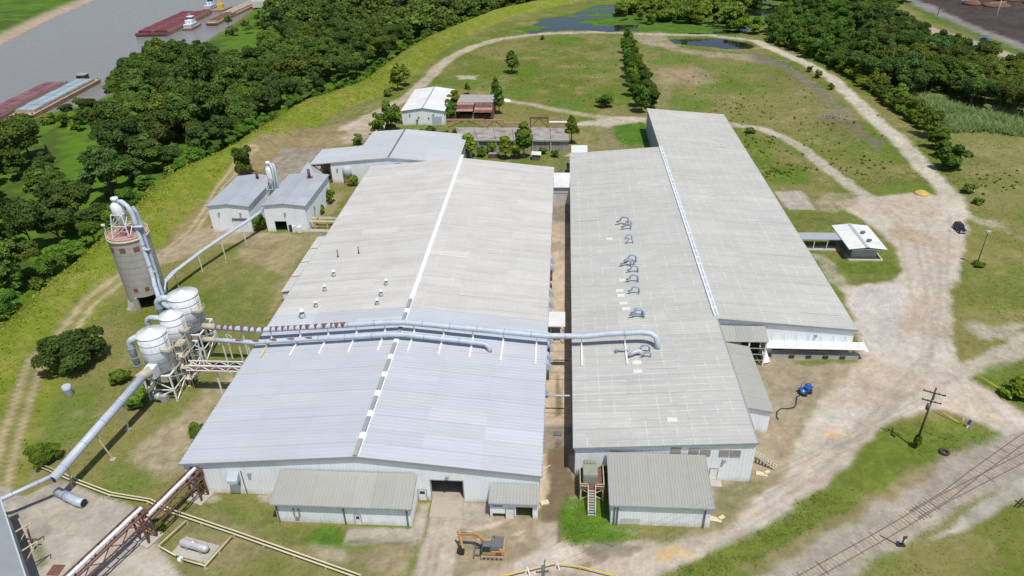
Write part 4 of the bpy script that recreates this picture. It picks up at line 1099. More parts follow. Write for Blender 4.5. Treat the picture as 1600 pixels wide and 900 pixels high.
# front shed
FS = thing('front_shed', 'detached white shed with a grey ribbed lean-to roof in front of the long warehouse', 'shed', (15, 77, 0))
fx0, fx1, fy0, fy1 = 8.1, 22.6, 73.6, 82.6
part('wall', wall_mb(MB(), (fx0, fy0), (fx1, fy0), -.3, [(0, 4.3), (fx1-fx0, 4.3)], ribs=.45), M['wall'], FS)
part('wall', wall_mb(MB(), (fx1, fy0+.19), (fx1, fy1), -.3, [(0, 4.3), (fy1-fy0-.19, 5.5)]), M['wall'], FS)
part('wall', wall_mb(MB(), (fx0, fy1), (fx0, fy0+.19), -.3, [(0, 5.5), (fy1-fy0-.19, 4.3)]), M['wall'], FS)
roof_slope(FS, (fx0-.25, fy1+.1, 5.7), (fx1+.25, fy1+.1, 5.7), (0, -(fy1-fy0)-.4, -1.35), 1, 2.8, .4, M['roof_grey'], seed=51, base=FS.location, rnd=.03)
part('roof_deck', MB().face([(fx0-.2, fy0-.25, 4.28), (fx1+.2, fy0-.25, 4.28), (fx1+.2, fy1, 5.6), (fx0-.2, fy1, 5.6)]), M['roof_grey'], FS)
part('gutter', MB().box(fx0-.25, fx1+.25, fy0-.48, fy0-.3, 4.1, 4.34), M['trim'], FS)
for s, x in ((-1, fx0-.3), (1, fx1+.3)): part('roof_trim', MB().bar((x, fy1+.1, 5.66), (x, fy0-.3, 4.32), .1, .26), M['trim'], FS)
for x in (fx0+.5, fx0+.95, fx1-.9): downpipe(FS, x, fy0-.02, .05, 4.05)
part('wall_patch', MB().box(9.6, 12.4, fy0-.075, fy0-.05, .1, 1.4), M['wall_cream'], FS)
# transformer platform with its stair
TP = thing('transformer_platform', 'pale green transformer box on a railed cream platform with a steep stair', 'platform', (5.4, 79.5, 0))
part('deck', MB().box(3.6, 7.3, 78.0, 82.4, 2.35, 2.5), M['rust'], TP)
for x in (3.75, 7.15):
    for y in (78.1, 82.2): part('leg', MB().box(x-.12, x+.12, y-.12, y+.12, -.2, 2.34), M['cream'], TP)
part('brace', MB().bar((3.9, 78.1, .2), (7.0, 78.1, 2.2), .1).bar((7.0, 78.14, .2), (3.9, 78.14, 2.2), .1), M['cream'], TP)
bx_ = part('transformer', MB().box(4.1, 6.3, 78.9, 82.0, 2.52, 4.5), M['green_box'], TP)
for i in range(4): part('top_vent', MB().box(4.25+i*.5, 4.6+i*.5, 81.2, 81.9, 4.503, 4.75), M['green_box'], bx_)
part('front_panel', MB().box(4.2, 6.2, 78.84, 78.898, 2.6, 4.3), M['green_box'], bx_)
mb = MB()
for z in (3.0, 3.5):
    mb.bar((3.65, 78.05, z), (4.75, 78.05, z), .08).bar((6.05, 78.05, z), (7.25, 78.05, z), .08).bar((3.65, 78.05, z), (3.65, 82.3, z), .08).bar((7.25, 78.05, z), (7.25, 82.3, z), .08)
for x, y in ((3.65, 78.05), (4.75, 78.05), (6.05, 78.05), (7.25, 78.05), (7.25, 80.2), (7.25, 82.3), (3.65, 80.2), (3.65, 82.3)): mb.bar((x, y, 2.5), (x, y, 3.52), .08)
part('railing', mb, M['cream'], TP)
st = part('stair', MB().bar((4.85, 78.0, 2.4), (4.85, 74.9, .05), .1, .28).bar((5.95, 78.0, 2.4), (5.95, 74.9, .05), .1, .28), M['cream'], TP)
for i in range(10):
    f_ = (i+.5)/10; part('tread', MB().box(4.91, 5.89, 78.0-3.1*f_-.14, 78.0-3.1*f_+.14, 2.38-2.35*f_-.03, 2.38-2.35*f_+.03), M['steel'], st)
part('handrail', MB().bar((4.85, 78.0, 3.4), (4.85, 74.9, 1.05), .07).bar((5.95, 78.0, 3.4), (5.95, 74.9, 1.05), .07).bar((4.85, 74.95, .1), (4.85, 74.95, 1.05), .07).bar((5.95, 74.95, .1), (5.95, 74.95, 1.05), .07).bar((4.85, 76.5, 1.2), (4.85, 76.5, 2.25), .07).bar((5.95, 76.5, 1.2), (5.95, 76.5, 2.25), .07), M['cream'], st)


def ext_stair(name, label, c, ang, run, rise, w=1.1, land=1.6):
    """straight outside stair: landing at c (top), descending along ang"""
    t = thing(name, label, 'stair', (c[0], c[1], 0))
    t.rotation_euler = (0, 0, ang)
    def lp(nm, mb, m, par=t):
        me = mb.mesh(nm); me.materials.append(m); o = bpy.data.objects.new(nm, me); COL.objects.link(o); o.parent = par; return o
    lp('landing', MB().box(-land, 0, -w/2, w/2, rise-.1, rise), M['cream'])
    for x in (-land+.1, -.1):
        for y in (-w/2+.08, w/2-.08): lp('leg', MB().box(x-.06, x+.06, y-.06, y+.06, -.2, rise-.11), M['cream'])
    s = lp('stringer', MB().bar((0, -w/2, rise-.05), (run, -w/2, 0), .08, .26).bar((0, w/2, rise-.05), (run, w/2, 0), .08, .26), M['cream'])
    n = max(5, int(rise/.24))
    for i in range(n):
        f = (i+.5)/n; lp('tread', MB().box(run*f-.14, run*f+.14, -w/2+.05, w/2-.05, rise*(1-f)-.03, rise*(1-f)+.03), M['steel'])
    mb = MB()
    for y in (-w/2, w/2):
        for dz in (.55, 1.05): mb.bar((-land, y, rise+dz), (0, y, rise+dz), .06).bar((0, y, rise+dz), (run, y, dz), .06)
        for x, z in ((-land, rise), (0, rise), (run*.5, rise*.5), (run, 0)): mb.bar((x, y, z), (x, y, z+1.07), .06)
    lp('railing', mb, M['cream'])
    return t


q = at(1181, 672, 1.6); ext_stair('stair', 'cream railed stair running down from the corner under the narrow lean-to', (31.9, 87.6), R(-22), 4.0, 2.2)
ext_stair('stair', 'cream railed stair at the left wall of the warehouse near a bush', (-59.5, 84.9), R(180+24), 3.0, 1.9)
# alley objects
AC = thing('alley_canopy', 'small cream flat canopy on thin posts halfway along the alley', 'canopy', (-.5, 125, 0))
q0 = at(854, 509, 4.6); q1 = at(880, 488, 4.6)
part('roof', MB().hexa([(-2.35, q0[1], 4.3), (1.25, q0[1], 4.3), (1.25, q1[1], 4.55), (-2.35, q1[1], 4.55), (-2.35, q0[1], 4.5), (1.25, q0[1], 4.5), (1.25, q1[1], 4.75), (-2.35, q1[1], 4.75)]), M['roof_white'], AC)
for x, y in ((-1.6, q0[1]+.2), (1.05, q0[1]+.2), (1.05, q1[1]-.2), (-1.6, q1[1]-.2)): part('post', MB().box(x-.07, x+.07, y-.07, y+.07, -.1, 4.28), M['trim'], AC)
part('brace', MB().bar((-1.6, q0[1]+.2, .6), (1.05, q0[1]+.2, 1.6), .06).bar((-1.6, q0[1]+.24, 1.6), (1.05, q0[1]+.24, .6), .06), M['trim'], AC)
LK = thing('link_building', 'cream link building bridging the far end of the alley between the two warehouses', 'building', (0, 190, 0))
yk = at(878, 320, 0)[1]
part('wall', wall_mb(MB(), (-2.3, yk), (2.6, yk), -.3, [(0, 5.4), (4.9, 5.4)], ribs=0), M['wall_cream'], LK)
part('wall', wall_mb(MB(), (2.6, yk+8), (-2.3, yk+8), -.3, [(0, 5.4), (4.9, 5.4)], ribs=0), M['wall_cream'], LK)
part('roof', MB().hexa([(-2.3, yk-.4, 5.42), (2.55, yk-.4, 5.42), (2.55, yk+8.2, 5.42), (-2.3, yk+8.2, 5.42), (-2.3, yk-.4, 5.6), (2.55, yk-.4, 5.6), (2.55, yk+8.2, 6.6), (-2.3, yk+8.2, 6.6)]), M['roof_white'], LK)
part('band', MB().box(-2.25, 2.5, yk-.06, yk-.01, 3.6, 3.75), M['trim'], LK)
yp = at(875, 618, 4.2)[1]
PBr = thing('pipe_bridge', 'pale blue pipe crossing the alley between the two warehouses', 'pipe', (0, yp, 0))
part('pipe', MB().tube([(AX1+.1, yp, 4.2), (BX0-.1, yp, 4.2)], .17, 10), M['duct'], PBr)
part('valve', MB().lathe((AX1+.6, yp), [(.3, 3.8), (.3, 4.7)], 10).box(AX1+.3, AX1+.9, yp-.1, yp+.6, 4.3, 4.9), M['duct_dark'], PBr)
for yy, lb_ in ((at(870, 592, 5)[1], 'farther'), (at(870, 645, 5)[1], 'nearer')):
    single('cable', MB().tube([(AX1, yy, 5), (0, yy, 4.9), (BX0, yy, 5)], .035, 5), M['black'], lb_+' of two thin dark cables strung across the alley', 'cable', (0, yy, 5), 'cables across the alley')
yb = at(870, 563, 0)[1]
single('drain_strip', MB().box(-2.2, 2.0, yb-.14, yb+.14, -.02, .1), M['grey_paint'], 'dark raised strip across the alley paving', 'kerb', (0, yb, 0))
# grating & sill near the front of the alley
x, y = at(871, 678); single('drain_grate', MB().box(x-.7, x+.7, y-.5, y+.5, -.02, .12), M['grey_paint'], 'dark square grate in the alley above the mud', 'grate', (x, y, 0))
x, y = at(851, 788); single('debris_board', MB().obox((x, y), (.95, .3), .65, .4, .12, .5), M['cream'], 'pale broken board lying by the muddy alley mouth', 'board', (x, y, 0))
x, y = at(852, 733); single('debris_board', MB().bar((x-.8, y-.8, .12), (x+.8, y+.7, .18), .14), M['cream'], 'thin pale stick leaning across the mud edge of the alley', 'board', (x, y, 0))

# ------------------------------------------------------------------ roof-top dust ducts


def ring(mb, p, d, r, w=.1, n=12):
    p = Vector(p); d = Vector(d).normalized()*w/2
    return mb.tube([p-d, p+d], r, n)


def duct(name, label, cat, pts, r, flange=4.5, m='duct', group=None, n=14):
    c = Vector(pts[0])
    t = thing(name, label, cat, (c.x, c.y, 0), group)
    part('pipe', MB().tube(pts, r, n), M[m], t)
    P_ = [Vector(p) for p in pts]
    for a, b in zip(P_[:-1], P_[1:]):
        Ln = (b-a).length
        if Ln < flange*0.8: continue
        k = int(Ln/flange)
        for i in range(k):
            part('flange', ring(MB(), a+(b-a)*(i+.5)/k, b-a, r+.045, .12), M['duct_dark'], t)
    return t


UY, LY = 109.9, 107.1
zu = lambda x: 6.25+2.75*(1-abs(x-AXR)/27.7)
up = [(-68.5, UY, 9.3), (-58, UY, 8.6), (AXR-2, UY, 11.0), (AXR+2, UY, 11.05), (AX1, UY, 8.65), (5, UY, 8.75), (9, UY, 9.4), (15.2, UY, 9.9), (17.0, UY-.3, 9.9), (17.9, UY-.9, 9.5), (18.2, UY-1.5, 8.6), (18.2, UY-1.7, 7.2)]
UD = duct('roof_duct', 'longer pale blue duct crossing both warehouse roofs with rusty patches on its left', 'duct', up, .55)
LD_ = duct('roof_duct', 'shorter pale blue duct on the left warehouse roof ending in an elbow', 'duct',
           [(-67.5, LY, 8.2), (-58, LY, 7.7), (AXR-2, LY, 10.15), (AXR+2, LY, 10.2), (-15.2, LY, 8.75), (-13.6, LY-.1, 8.6), (-12.9, LY-.5, 8.2), (-12.7, LY-.8, 7.3)], .45)
for t, r0 in ((UD, .57), (LD_, .47)):
    part('joint', MB().tube([(t.location.x-.3, t.location.y, (9.32 if t is UD else 8.22)), (t.location.x+2.2, t.location.y, 9.2 if t is UD else 8.1)], [r0*1.15, r0*1.05], 12), M['dust'], t)
rr = random.Random(4)
x = -66.0
while x < -40:                                          # rust wedges on the old lagging
    zc = 9.3-(x+68.5)*.7/10.5 if x < -58 else 8.6+(x+58)*2.4/25.75
    mb = MB(); w = rr.uniform(.35, .75); R_ = .565; prev = None
    sl = -.067 if x < -58 else .093
    for k in range(8):
        a = R(150)-R(150)*k/7*rr.uniform(.9, 1.0)
        ww = w*(1-k/8.5)
        yy, z_ = UY-.0+R_*math.cos(a)*1.0, zc+R_*math.sin(a)
        cur = [(x-ww, UY-R_*math.cos(R(180)-a) if False else UY+R_*math.cos(a), z_-sl*ww), (x+ww, UY+R_*math.cos(a), z_+sl*ww)]
        # run from the back top towards the front
        cur = [(c_[0], UY-(c_[1]-UY)*-1, c_[2]) for c_ in cur]
        if prev: mb.face([prev[0], prev[1], cur[1], cur[0]])
        prev = cur
    # front half
    mb2 = MB(); prev = None
    for k in range(9):
        a = R(60)+R(135)*k/8
        ww = w*(1-k/9.5)
        cur = [(x-ww, UY+R_*math.cos(a), zc+R_*math.sin(a)-sl*ww), (x+ww, UY+R_*math.cos(a), zc+R_*math.sin(a)+sl*ww)]
        if prev: mb2.face([prev[0], prev[1], cur[1], cur[0]])
        prev = cur
    part('rust_patch', mb2, M['rust'], UD)
    x += rr.uniform(1.0, 1.7)
for x in (-61, -57, -53.5, -50, -46.5): 
    mb2 = MB(); prev = None; zc = 8.2-(x+67.5)*.5/9.5 if x < -58 else 7.7+(x+58)*2.45/25.75
    for k in range(5):
        a = R(80)+R(60)*k/4; ww = 1.3*(1-.6*abs(k-2)/2)
        cur = [(x-ww, LY+.462*math.cos(a), zc+.462*math.sin(a)), (x+ww, LY+.462*math.cos(a), zc+.462*math.sin(a))]
        if prev: mb2.face([prev[0], prev[1], cur[1], cur[0]])
        prev = cur
    part('rust_patch', mb2, M['rust'], LD_)
for x in (-55.6, -49.8, -44.2, -38.6, -33, -27.4, -21.8, -16.2, -10.5, -4.2):
    z = zu(x)
    s = part('support_beam', MB().box(x-.17, x+.17, 103.6, UY+.5, z+.12, z+.42), M['cream' if x < -50 else 'white'], UD)
    part('strut', MB().box(x-.1, x+.1, UY-.1, UY+.1, z+.421, z+1.75), M['white'], s)
    if x < -14: part('strut', MB().box(x-.1, x+.1, LY-.1, LY+.1, z+.421, z+.95), M['white'], s)
for x in (4.3, 12.4):
    z = BE+(BR-BE)*(x-BX0)/(BXR-BX0)
    s = part('support_beam', MB().box(x-.15, x+.15, 103.6, UY+.4, z+.14, z+.42), M['white'], UD)
    part('strut', MB().box(x-.1, x+.1, UY-.1, UY+.1, z+.421, z+2.0), M['white'], s)
for x, yv, zt in ((-64.6, UY, 8.6), (-61.2, UY, 8.4), (-64.2, LY, 7.7), (-61.0, LY, 7.5), (-59.2, LY, 7.4)):
    part('post', MB().bar((x, yv, -.2), (x, yv, zt), .2), M['white'], UD if yv == UY else LD_)
part('brace', MB().bar((-64.6, UY, 5.0), (-64.2, LY, 7.2), .14).bar((-64.6, UY-.1, 8.2), (-63.6, UY-.1, 6.8), .12), M['white'], UD)
# walkway truss
WT = thing('walkway_truss', 'white rust-stained truss walkway between the tank stand and the warehouse eave', 'walkway', (-64, 101.5, 0))
wx0, wx1 = -68.6, -58.2
part('deck', MB().box(wx0, wx1, 100.5, 102.0, 5.75, 5.85), M['rust'], WT)
for yv in (100.5, 102.0):
    part('chord', MB().bar((wx0, yv, 5.82), (wx1, yv, 5.82), .16), M['white'], WT)
    part('chord', MB().bar((wx0, yv, 6.9), (wx1, yv, 6.9), .16), M['white'], WT)
    mb = MB()
    for i in range(7):
        a = wx0+(wx1-wx0)*i/7; b = wx0+(wx1-wx0)*(i+1)/7
        part('web_brace', MB().bar((a, yv, 5.82 if i % 2 else 6.9), (b, yv, 6.9 if i % 2 else 5.82), .12), M['white'], WT)
part('post', MB().bar((-63.4, 101.2, -.2), (-63.4, 101.2, 5.74), .24), M['white'], WT)

# ------------------------------------------------------------------ dust collector tanks


def tank(label, cx, cy, r, z0, z1, bend_to):
    t = thing('dust_collector', label, 'tank', (cx, cy, 0), 'white dust collector tanks on steel stands')
    h = z1-z0
    part('shell', MB().lathe((cx, cy), [(r, z0), (r, z1)], 32), M['tank'], t)
    rf = part('roof', MB().lathe((cx, cy), [(r+.08, z1-.02), (r+.08, z1+.06), (.6, z1+.62), (.55, z1+.78), (.05, z1+.84)], 32), M['tank_roof'], t)
    for k in range(14):
        a = 2*math.pi*k/14
        part('seam', MB().bar((cx+.65*math.cos(a), cy+.65*math.sin(a), z1+.63), (cx+r*math.cos(a), cy+r*math.sin(a), z1+.10), .05, .05), M['tank'], rf)
    for k in range(6):
        z = z0+h*k/5
        if 0 < k < 5: part('seam_ring', MB().lathe((cx, cy), [(r+.035, z-.05), (r+.035, z+.05)], 32), M['trim'], t)
    part('hopper', MB().lathe((cx, cy), [(.5, z0-3.2), (r*.8, z0-.6), (r*.96, z0-.05)], 20), M['grey_paint'], t)
    q = r+.15
    part('platform_frame', MB().box(cx-q, cx+q, cy-q, cy-q+.25, z0-.32, z0-.02).box(cx-q, cx+q, cy+q-.25, cy+q, z0-.32, z0-.02).box(cx-q, cx-q+.25, cy-q+.26, cy+q-.26, z0-.32, z0-.02).box(cx+q-.25, cx+q, cy-q+.26, cy+q-.26, z0-.32, z0-.02), M['white'], t)
    for sx in (-1, 1):
        for sy in (-1, 1):
            part('leg', MB().bar((cx+sx*(q-.12), cy+sy*(q-.12), -.2), (cx+sx*(q-.12), cy+sy*(q-.12), z0-.33), .26), M['white'], t)
    for (xa, ya, xb, yb) in ((-1, -1, 1, -1), (1, -1, 1, 1), (-1, 1, 1, 1), (-1, -1, -1, 1)):
        a = (cx+xa*(q-.12), cy+ya*(q-.12)); b = (cx+xb*(q-.12), cy+yb*(q-.12))
        zm = (z0-.3)*.45
        part('brace', MB().bar((*a, zm), (*b, zm), .16), M['white'], t)
        part('brace', MB().bar((*a, .1), (*b, zm), .16), M['white'], t)
        part('brace', MB().bar((*b, zm+.1), (*a, z0-.4), .14), M['white'], t)
    # inlet bend on the left side
    bx = bend_to[0]; yb = cy+bend_to[1]; zt = z1-.9
    rr_ = .62*r/2.6
    pts = [(cx-r*.7, cy, zt)]
    x1 = bx+1.2
    pts.append((x1, yb*.6+cy*.4, zt+.1))
    for k in range(1, 6):
        a = math.pi/2*k/5; pts.append((x1-1.2*math.sin(a), yb, zt-1.2*(1-math.cos(a))))
    pts.append((bx, yb, bend_to[2]))
    d = part('inlet_duct', MB().tube(pts, rr_, 14), M['duct'], t)
    for z in (zt-2.0, (zt+bend_to[2])/2-1, bend_to[2]+.3): part('flange', MB().lathe((bx, yb), [(rr_+.08, z-.06), (rr_+.08, z+.06)], 14), M['duct_dark'], d)
    # dusty gear on the right
    part('hatch_platform', MB().box(cx+r*.72, cx+r+1.1, cy-r*.75, cy-.1, z0+h*.62, z0+h*.62+.12), M['dust'], t)
    part('ladder', MB().bar((cx+r+.25, cy-.5, 0), (cx+r+.25, cy-.5, z1+.6), .07).bar((cx+r+.25, cy-1.0, 0), (cx+r+.25, cy-1.0, z1+.6), .07), M['cream'], t)
    mb = MB()
    for k in range(int(z1/.6)): mb.bar((cx+r+.25, cy-1.0, .4+k*.6), (cx+r+.25, cy-.5, .4+k*.6), .05)
    part('rung', mb, M['cream'], t, kind='stuff')
    mb = MB()
    for z in (z0+h*.62+.5, z0+h*.62+1.0): mb.bar((cx+r*.75, cy-r*.75, z), (cx+r+1.05, cy-r*.75, z), .06).bar((cx+r+1.05, cy-r*.75, z), (cx+r+1.05, cy-.1, z), .06)
    for x, y in ((cx+r*.78, cy-r*.75), (cx+r+1.05, cy-r*.75), (cx+r+1.05, cy-.1)): mb.bar((x, y, z0+h*.62), (x, y, z0+h*.62+1.05), .06)
    part('railing', mb, M['cream'], t)
    part('gear_box', MB().box(cx+.4, cx+r*.8, cy-r-.1, cy-r+1.0, z0-1.6, z0-.4), M['dust'], t)
    part('blower', MB().tube([(cx-1.2, cy-r-.2, 1.2), (cx-.2, cy-r-.2, 1.2)], .8, 14).box(cx-.2, cx+1.0, cy-r-.7, cy-r+.3, .1, 1.5), M['steel'], t)
    return t


tank('white tank on a steel stand nearest the front, joined to the thick blue pipe', -73.5, 101.2, 2.55, 6.0, 13.6, (-77.6, -.8, 6.6))
tank('narrower white tank in the middle of the three on steel stands', -72.6, 107.0, 2.15, 6.4, 13.7, (-77.9, .3, 9.5))
tank('white tank nearest the silo, rearmost of the three on steel stands', -73.7, 114.0, 2.85, 6.4, 13.9, (-79.0, -.4, 8.0))
# pale dusty access stair between tanks
mb = MB()
AS = thing('access_stair', 'dusty cream access stair tower wedged between the white tanks', 'stair', (-70, 104, 0))
for i in range(4):
    part('landing', MB().box(-70.9, -69.4, 102.4, 104.6, 2.0+i*2.6, 2.1+i*2.6), M['dust'], AS)
    part('flight', MB().bar((-70.7+.5*(i % 2), 102.5, 2.0+i*2.6-2.6), (-70.7+.5*(i % 2), 104.5, 2.0+i*2.6), .5, .1), M['cream'], AS)
for x in (-70.9, -69.4):
    for y in (102.4, 104.6): part('post', MB().bar((x, y, -.1), (x, y, 11.2), .1), M['cream'], AS)
part('railing', MB().bar((-69.4, 102.4, 11.0), (-69.4, 104.6, 11.0), .07).bar((-70.9, 102.4, 11.0), (-69.4, 102.4, 11.0), .07).bar((-69.4, 102.4, 8.4), (-69.4, 104.6, 8.4), .07), M['cream'], AS)

# thick blue pipe to the lower left
bp0 = (*at(226, 585, 7.6), 7.6); bp1 = (*at(82, 749, 5.0), 5.0)
BP = duct('thick_pipe', 'thick pale blue pipe on posts running from the tanks towards the lower left', 'pipe', [bp0, bp1], .72, 4.2)
part('joint', MB().tube([(bp0[0]+.9, bp0[1]+.8, 7.9), (bp0[0]-.8, bp0[1]-1.1, 7.45)], [.95, .82], 14), M['dust'], BP)
part('elbow_box', MB().box(bp0[0]-.1, bp0[0]+1.7, bp0[1]+.2, bp0[1]+1.9, 6.4, 8.6), M['tank'], BP)
part('opening', MB().tube([(bp1[0]+.05, bp1[1]+.1, 5.0), (bp1[0]-.02, bp1[1]-.05, 4.99)], .6, 14), M['dark'], BP)
for px, py in ((200, 671), (177, 718), (112, 762)):
    x, y = at(px, py)
    f = (y-bp0[1])/(bp1[1]-bp0[1]); zt = bp0[2]+(bp1[2]-bp0[2])*f; xt = bp0[0]+(bp1[0]-bp0[0])*f
    part('post', MB().bar((x, y, -.2), (xt+.1, y, zt-.6), .17), M['cream' if py > 700 else 'white'], BP)
    part('footing', MB().box(x-.4, x+.4, y-.4, y+.4, -.2, .15), M['concrete'], BP)
sp1 = (*at(0, 781, 4.6), 4.6)
SPp = duct('thin_pipe', 'thinner pale blue pipe continuing left from the open end of the thick pipe', 'pipe', [(bp1[0]-.3, bp1[1]+.3, 5.3), (sp1[0], sp1[1], 4.6), (sp1[0]-6, sp1[1]-3, 4.2)], .33, 3.5)
GP = thing('pipe_offcut', 'loose bent length of blue pipe with a darker collar lying on the concrete', 'pipe', (*at(107, 777), 0))
g0 = (*at(90, 768, .75), .75); g1 = (*at(121, 784, .75), .75); g2 = (*at(131, 786, .75), .75)
part('pipe', MB().tube([g0, g1, g2], .72, 16), M['duct'], GP)
gm_ = [g0[i]+(g1[i]-g0[i])*.5 for i in range(3)]
part('collar', ring(MB(), gm_, Vector(g1)-Vector(g0), .78, .9, 16), M['duct_dark'], GP)
part('opening', MB().tube([g2, (g2[0]+.05, g2[1]-.01, .75)], .63, 14), M['dark'], GP)

# ------------------------------------------------------------------ silo
SX, SY, SR, SH = -94.3, 133.2, 4.15, 17.3
SI = thing('silo', 'tall grey concrete silo with red openings and a white cyclone tower on top', 'silo', (SX, SY, 0))
mb = MB(); n = 48; a0, a1 = R(-88), R(-30)
for zi, (za, zb) in enumerate(((-.3, 3.4), (3.4, SH))):
    for k in range(n):
        t0 = 2*math.pi*k/n-math.pi; t1 = 2*math.pi*(k+1)/n-math.pi
        if zi == 0 and a0 < (t0+t1)/2 < a1: continue
        for rr_, fl in ((SR, 1), (SR-.35, -1)):
            q = [(SX+rr_*math.cos(t0), SY+rr_*math.sin(t0), za), (SX+rr_*math.cos(t1), SY+rr_*math.sin(t1), za), (SX+rr_*math.cos(t1), SY+rr_*math.sin(t1), zb), (SX+rr_*math.cos(t0), SY+rr_*math.sin(t0), zb)]
            mb.face(q[::fl], True)
for k in range(n):
    t0 = 2*math.pi*k/n-math.pi; t1 = 2*math.pi*(k+1)/n-math.pi
    if a0 < (t0+t1)/2 < a1:
        mb.face([(SX+SR*math.cos(t0), SY+SR*math.sin(t0), 3.4), (SX+(SR-.35)*math.cos(t0), SY+(SR-.35)*math.sin(t0), 3.4), (SX+(SR-.35)*math.cos(t1), SY+(SR-.35)*math.sin(t1), 3.4), (SX+SR*math.cos(t1), SY+SR*math.sin(t1), 3.4)])
part('shell', mb, M['silo'], SI)
for a in (a0-.07, a1+.07):
    part('jamb', MB().obox((SX+(SR-.05)*math.cos(a), SY+(SR-.05)*math.sin(a)), (math.cos(a), math.sin(a)), .35, .2, -.3, 3.45), M['silo'], SI)
for z in np.arange(1.5, SH-.4, 1.55): part('lift_joint', MB().lathe((SX, SY), [(SR+.02, z-.03), (SR+.02, z+.03)], 48, caps=False), M['concrete_dark'], SI) if z > 3.6 else None
part('rim', MB().lathe((SX, SY), [(SR+.02, SH-.5), (SR+.2, SH-.4), (SR+.2, SH+.05)], 48), M['cream'], SI)
part('deck', MB().lathe((SX, SY), [(SR+.1, SH+.06), (SR+.1, SH+.12)], 40), M['rust_pink'], SI)
for a, z in ((-122, 15.2), (-84, 15.3), (-45, 15.1), (-10, 15.0), (-84, 5.4), (-52, 5.3)):
    ca, sa = math.cos(R(a)), math.sin(R(a)); w = .6 if z > 10 else .45
    part('hatch', MB().obox((SX+(SR-.05)*ca, SY+(SR-.05)*sa), (ca, sa), .13, w, z-w*.9, z+w*.9), M['red'], SI)
part('apron', MB().hexa([(SX-3.9, SY-3.8, -.2), (SX-2.2, SY-4.6, -.2), (SX-1.0, SY-3.9, -.2), (SX-3.4, SY-2.3, -.2), (SX-3.2, SY-3.6, .5), (SX-2.2, SY-4.2, .5), (SX-1.0, SY-3.8, 2.6), (SX-3.2, SY-2.5, 2.6)]), M['concrete'], SI)
mb = MB()
for k in range(24):
    t0, t1 = 2*math.pi*k/24, 2*math.pi*(k+1)/24
    for z in (SH+.55, SH+1.05): mb.bar((SX+(SR+.1)*math.cos(t0), SY+(SR+.1)*math.sin(t0), z), (SX+(SR+.1)*math.cos(t1), SY+(SR+.1)*math.sin(t1), z), .06)
    if k % 2 == 0: mb.bar((SX+(SR+.1)*math.cos(t0), SY+(SR+.1)*math.sin(t0), SH+.1), (SX+(SR+.1)*math.cos(t0), SY+(SR+.1)*math.sin(t0), SH+1.05), .06)
part('railing', mb, M['white'], SI)


def cyclone(parent, x, y, zb, H, k=1.0):
    """white cyclone on a braced frame; zb = foot of the frame, H = overall height"""
    zt = zb+H
    part('cyclone', MB().lathe((x, y), [(.32*k, zb+H*.16), (.32*k, zb+H*.3), (.5*k, zb+H*.34), (1.0*k, zb+H*.56), (1.05*k, zb+H*.60), (1.05*k, zb+H*.80), (.5*k, zb+H*.88)], 20), M['white'], parent)
    part('cyclone_cap', MB().lathe((x, y), [(.48*k, zb+H*.86), (.48*k, zb+H*.93), (.62*k, zb+H*.94), (.62*k, zt), (.2*k, zt+.08)], 18), M['white'], parent)
    w = 1.25*k; w2 = 1.6*k; zm = zb+H*.58
    for sx, sy in ((-1, -1), (1, -1), (1, 1), (-1, 1)):
        part('frame_leg', MB().bar((x+sx*w2, y+sy*w2, zb), (x+sx*w*.8, y+sy*w*.8, zm), .14*k), M['white'], parent)
    for (xa, ya, xb, yb) in ((-1, -1, 1, -1), (1, -1, 1, 1), (-1, 1, 1, 1), (-1, -1, -1, 1)):
        for f0, f1 in ((0, .5), (.5, 1)):
            s0 = w2+(w*.8-w2)*f0; s1 = w2+(w*.8-w2)*f1
            part('frame_brace', MB().bar((x+xa*s0, y+ya*s0, zb+(zm-zb)*f0), (x+xb*s1, y+yb*s1, zb+(zm-zb)*f1), .1*k), M['white'], parent)
            part('frame_rail', MB().bar((x+xa*s1, y+ya*s1, zb+(zm-zb)*f1), (x+xb*s1, y+yb*s1, zb+(zm-zb)*f1), .1*k), M['white'], parent)


cyclone(SI, SX-.2, SY-.3, SH+.1, 8.6, 1.2)
part('deck_gear', MB().box(SX-.9, SX+.9, SY-1.3, SY-.2, SH+.12, SH+.9).box(SX+1.2, SX+2.2, SY-2.3, SY-1.4, SH+.12, SH+.7).box(SX-2.8, SX-1.6, SY-2.0, SY-.9, SH+.12, SH+.35), M['rust_pink'], SI)
part('lamp_mast', MB().bar((SX-3.9, SY-1.2, SH), (SX-3.9, SY-1.2, SH+2.4), .1).box(SX-4.4, SX-3.7, SY-1.4, SY-1.0, SH+2.4, SH+2.8), M['white'], SI)
sdp = [(SX+.3, SY-.3, 25.0), (SX+1.4, SY-.6, 25.2), (SX+2.6, SY-1.0, 24.4), (SX+3.4, SY-1.3, 23.0), (SX+4.1, SY-2.2, 8.0), (SX+4.7, SY-3.4, 6.6), (-83.5, 121.0, 7.2), (-77.5, 115.6, 9.5)]
SDu = duct('silo_duct', 'pale blue duct running down the right side of the silo from its cyclone', 'duct', sdp, .5, 5)
part('second_pipe', MB().tube([(p[0]+.95, p[1]+.25, p[2]-.2) for p in sdp[2:]], .36, 12), M['duct_dark'], SDu)
for z in (20.0, 14.5, 9.0): part('bracket', MB().box(SX+3.3, SX+5.2, SY-2.3, SY-1.5, z-.1, z+.1), M['duct'], SDu)
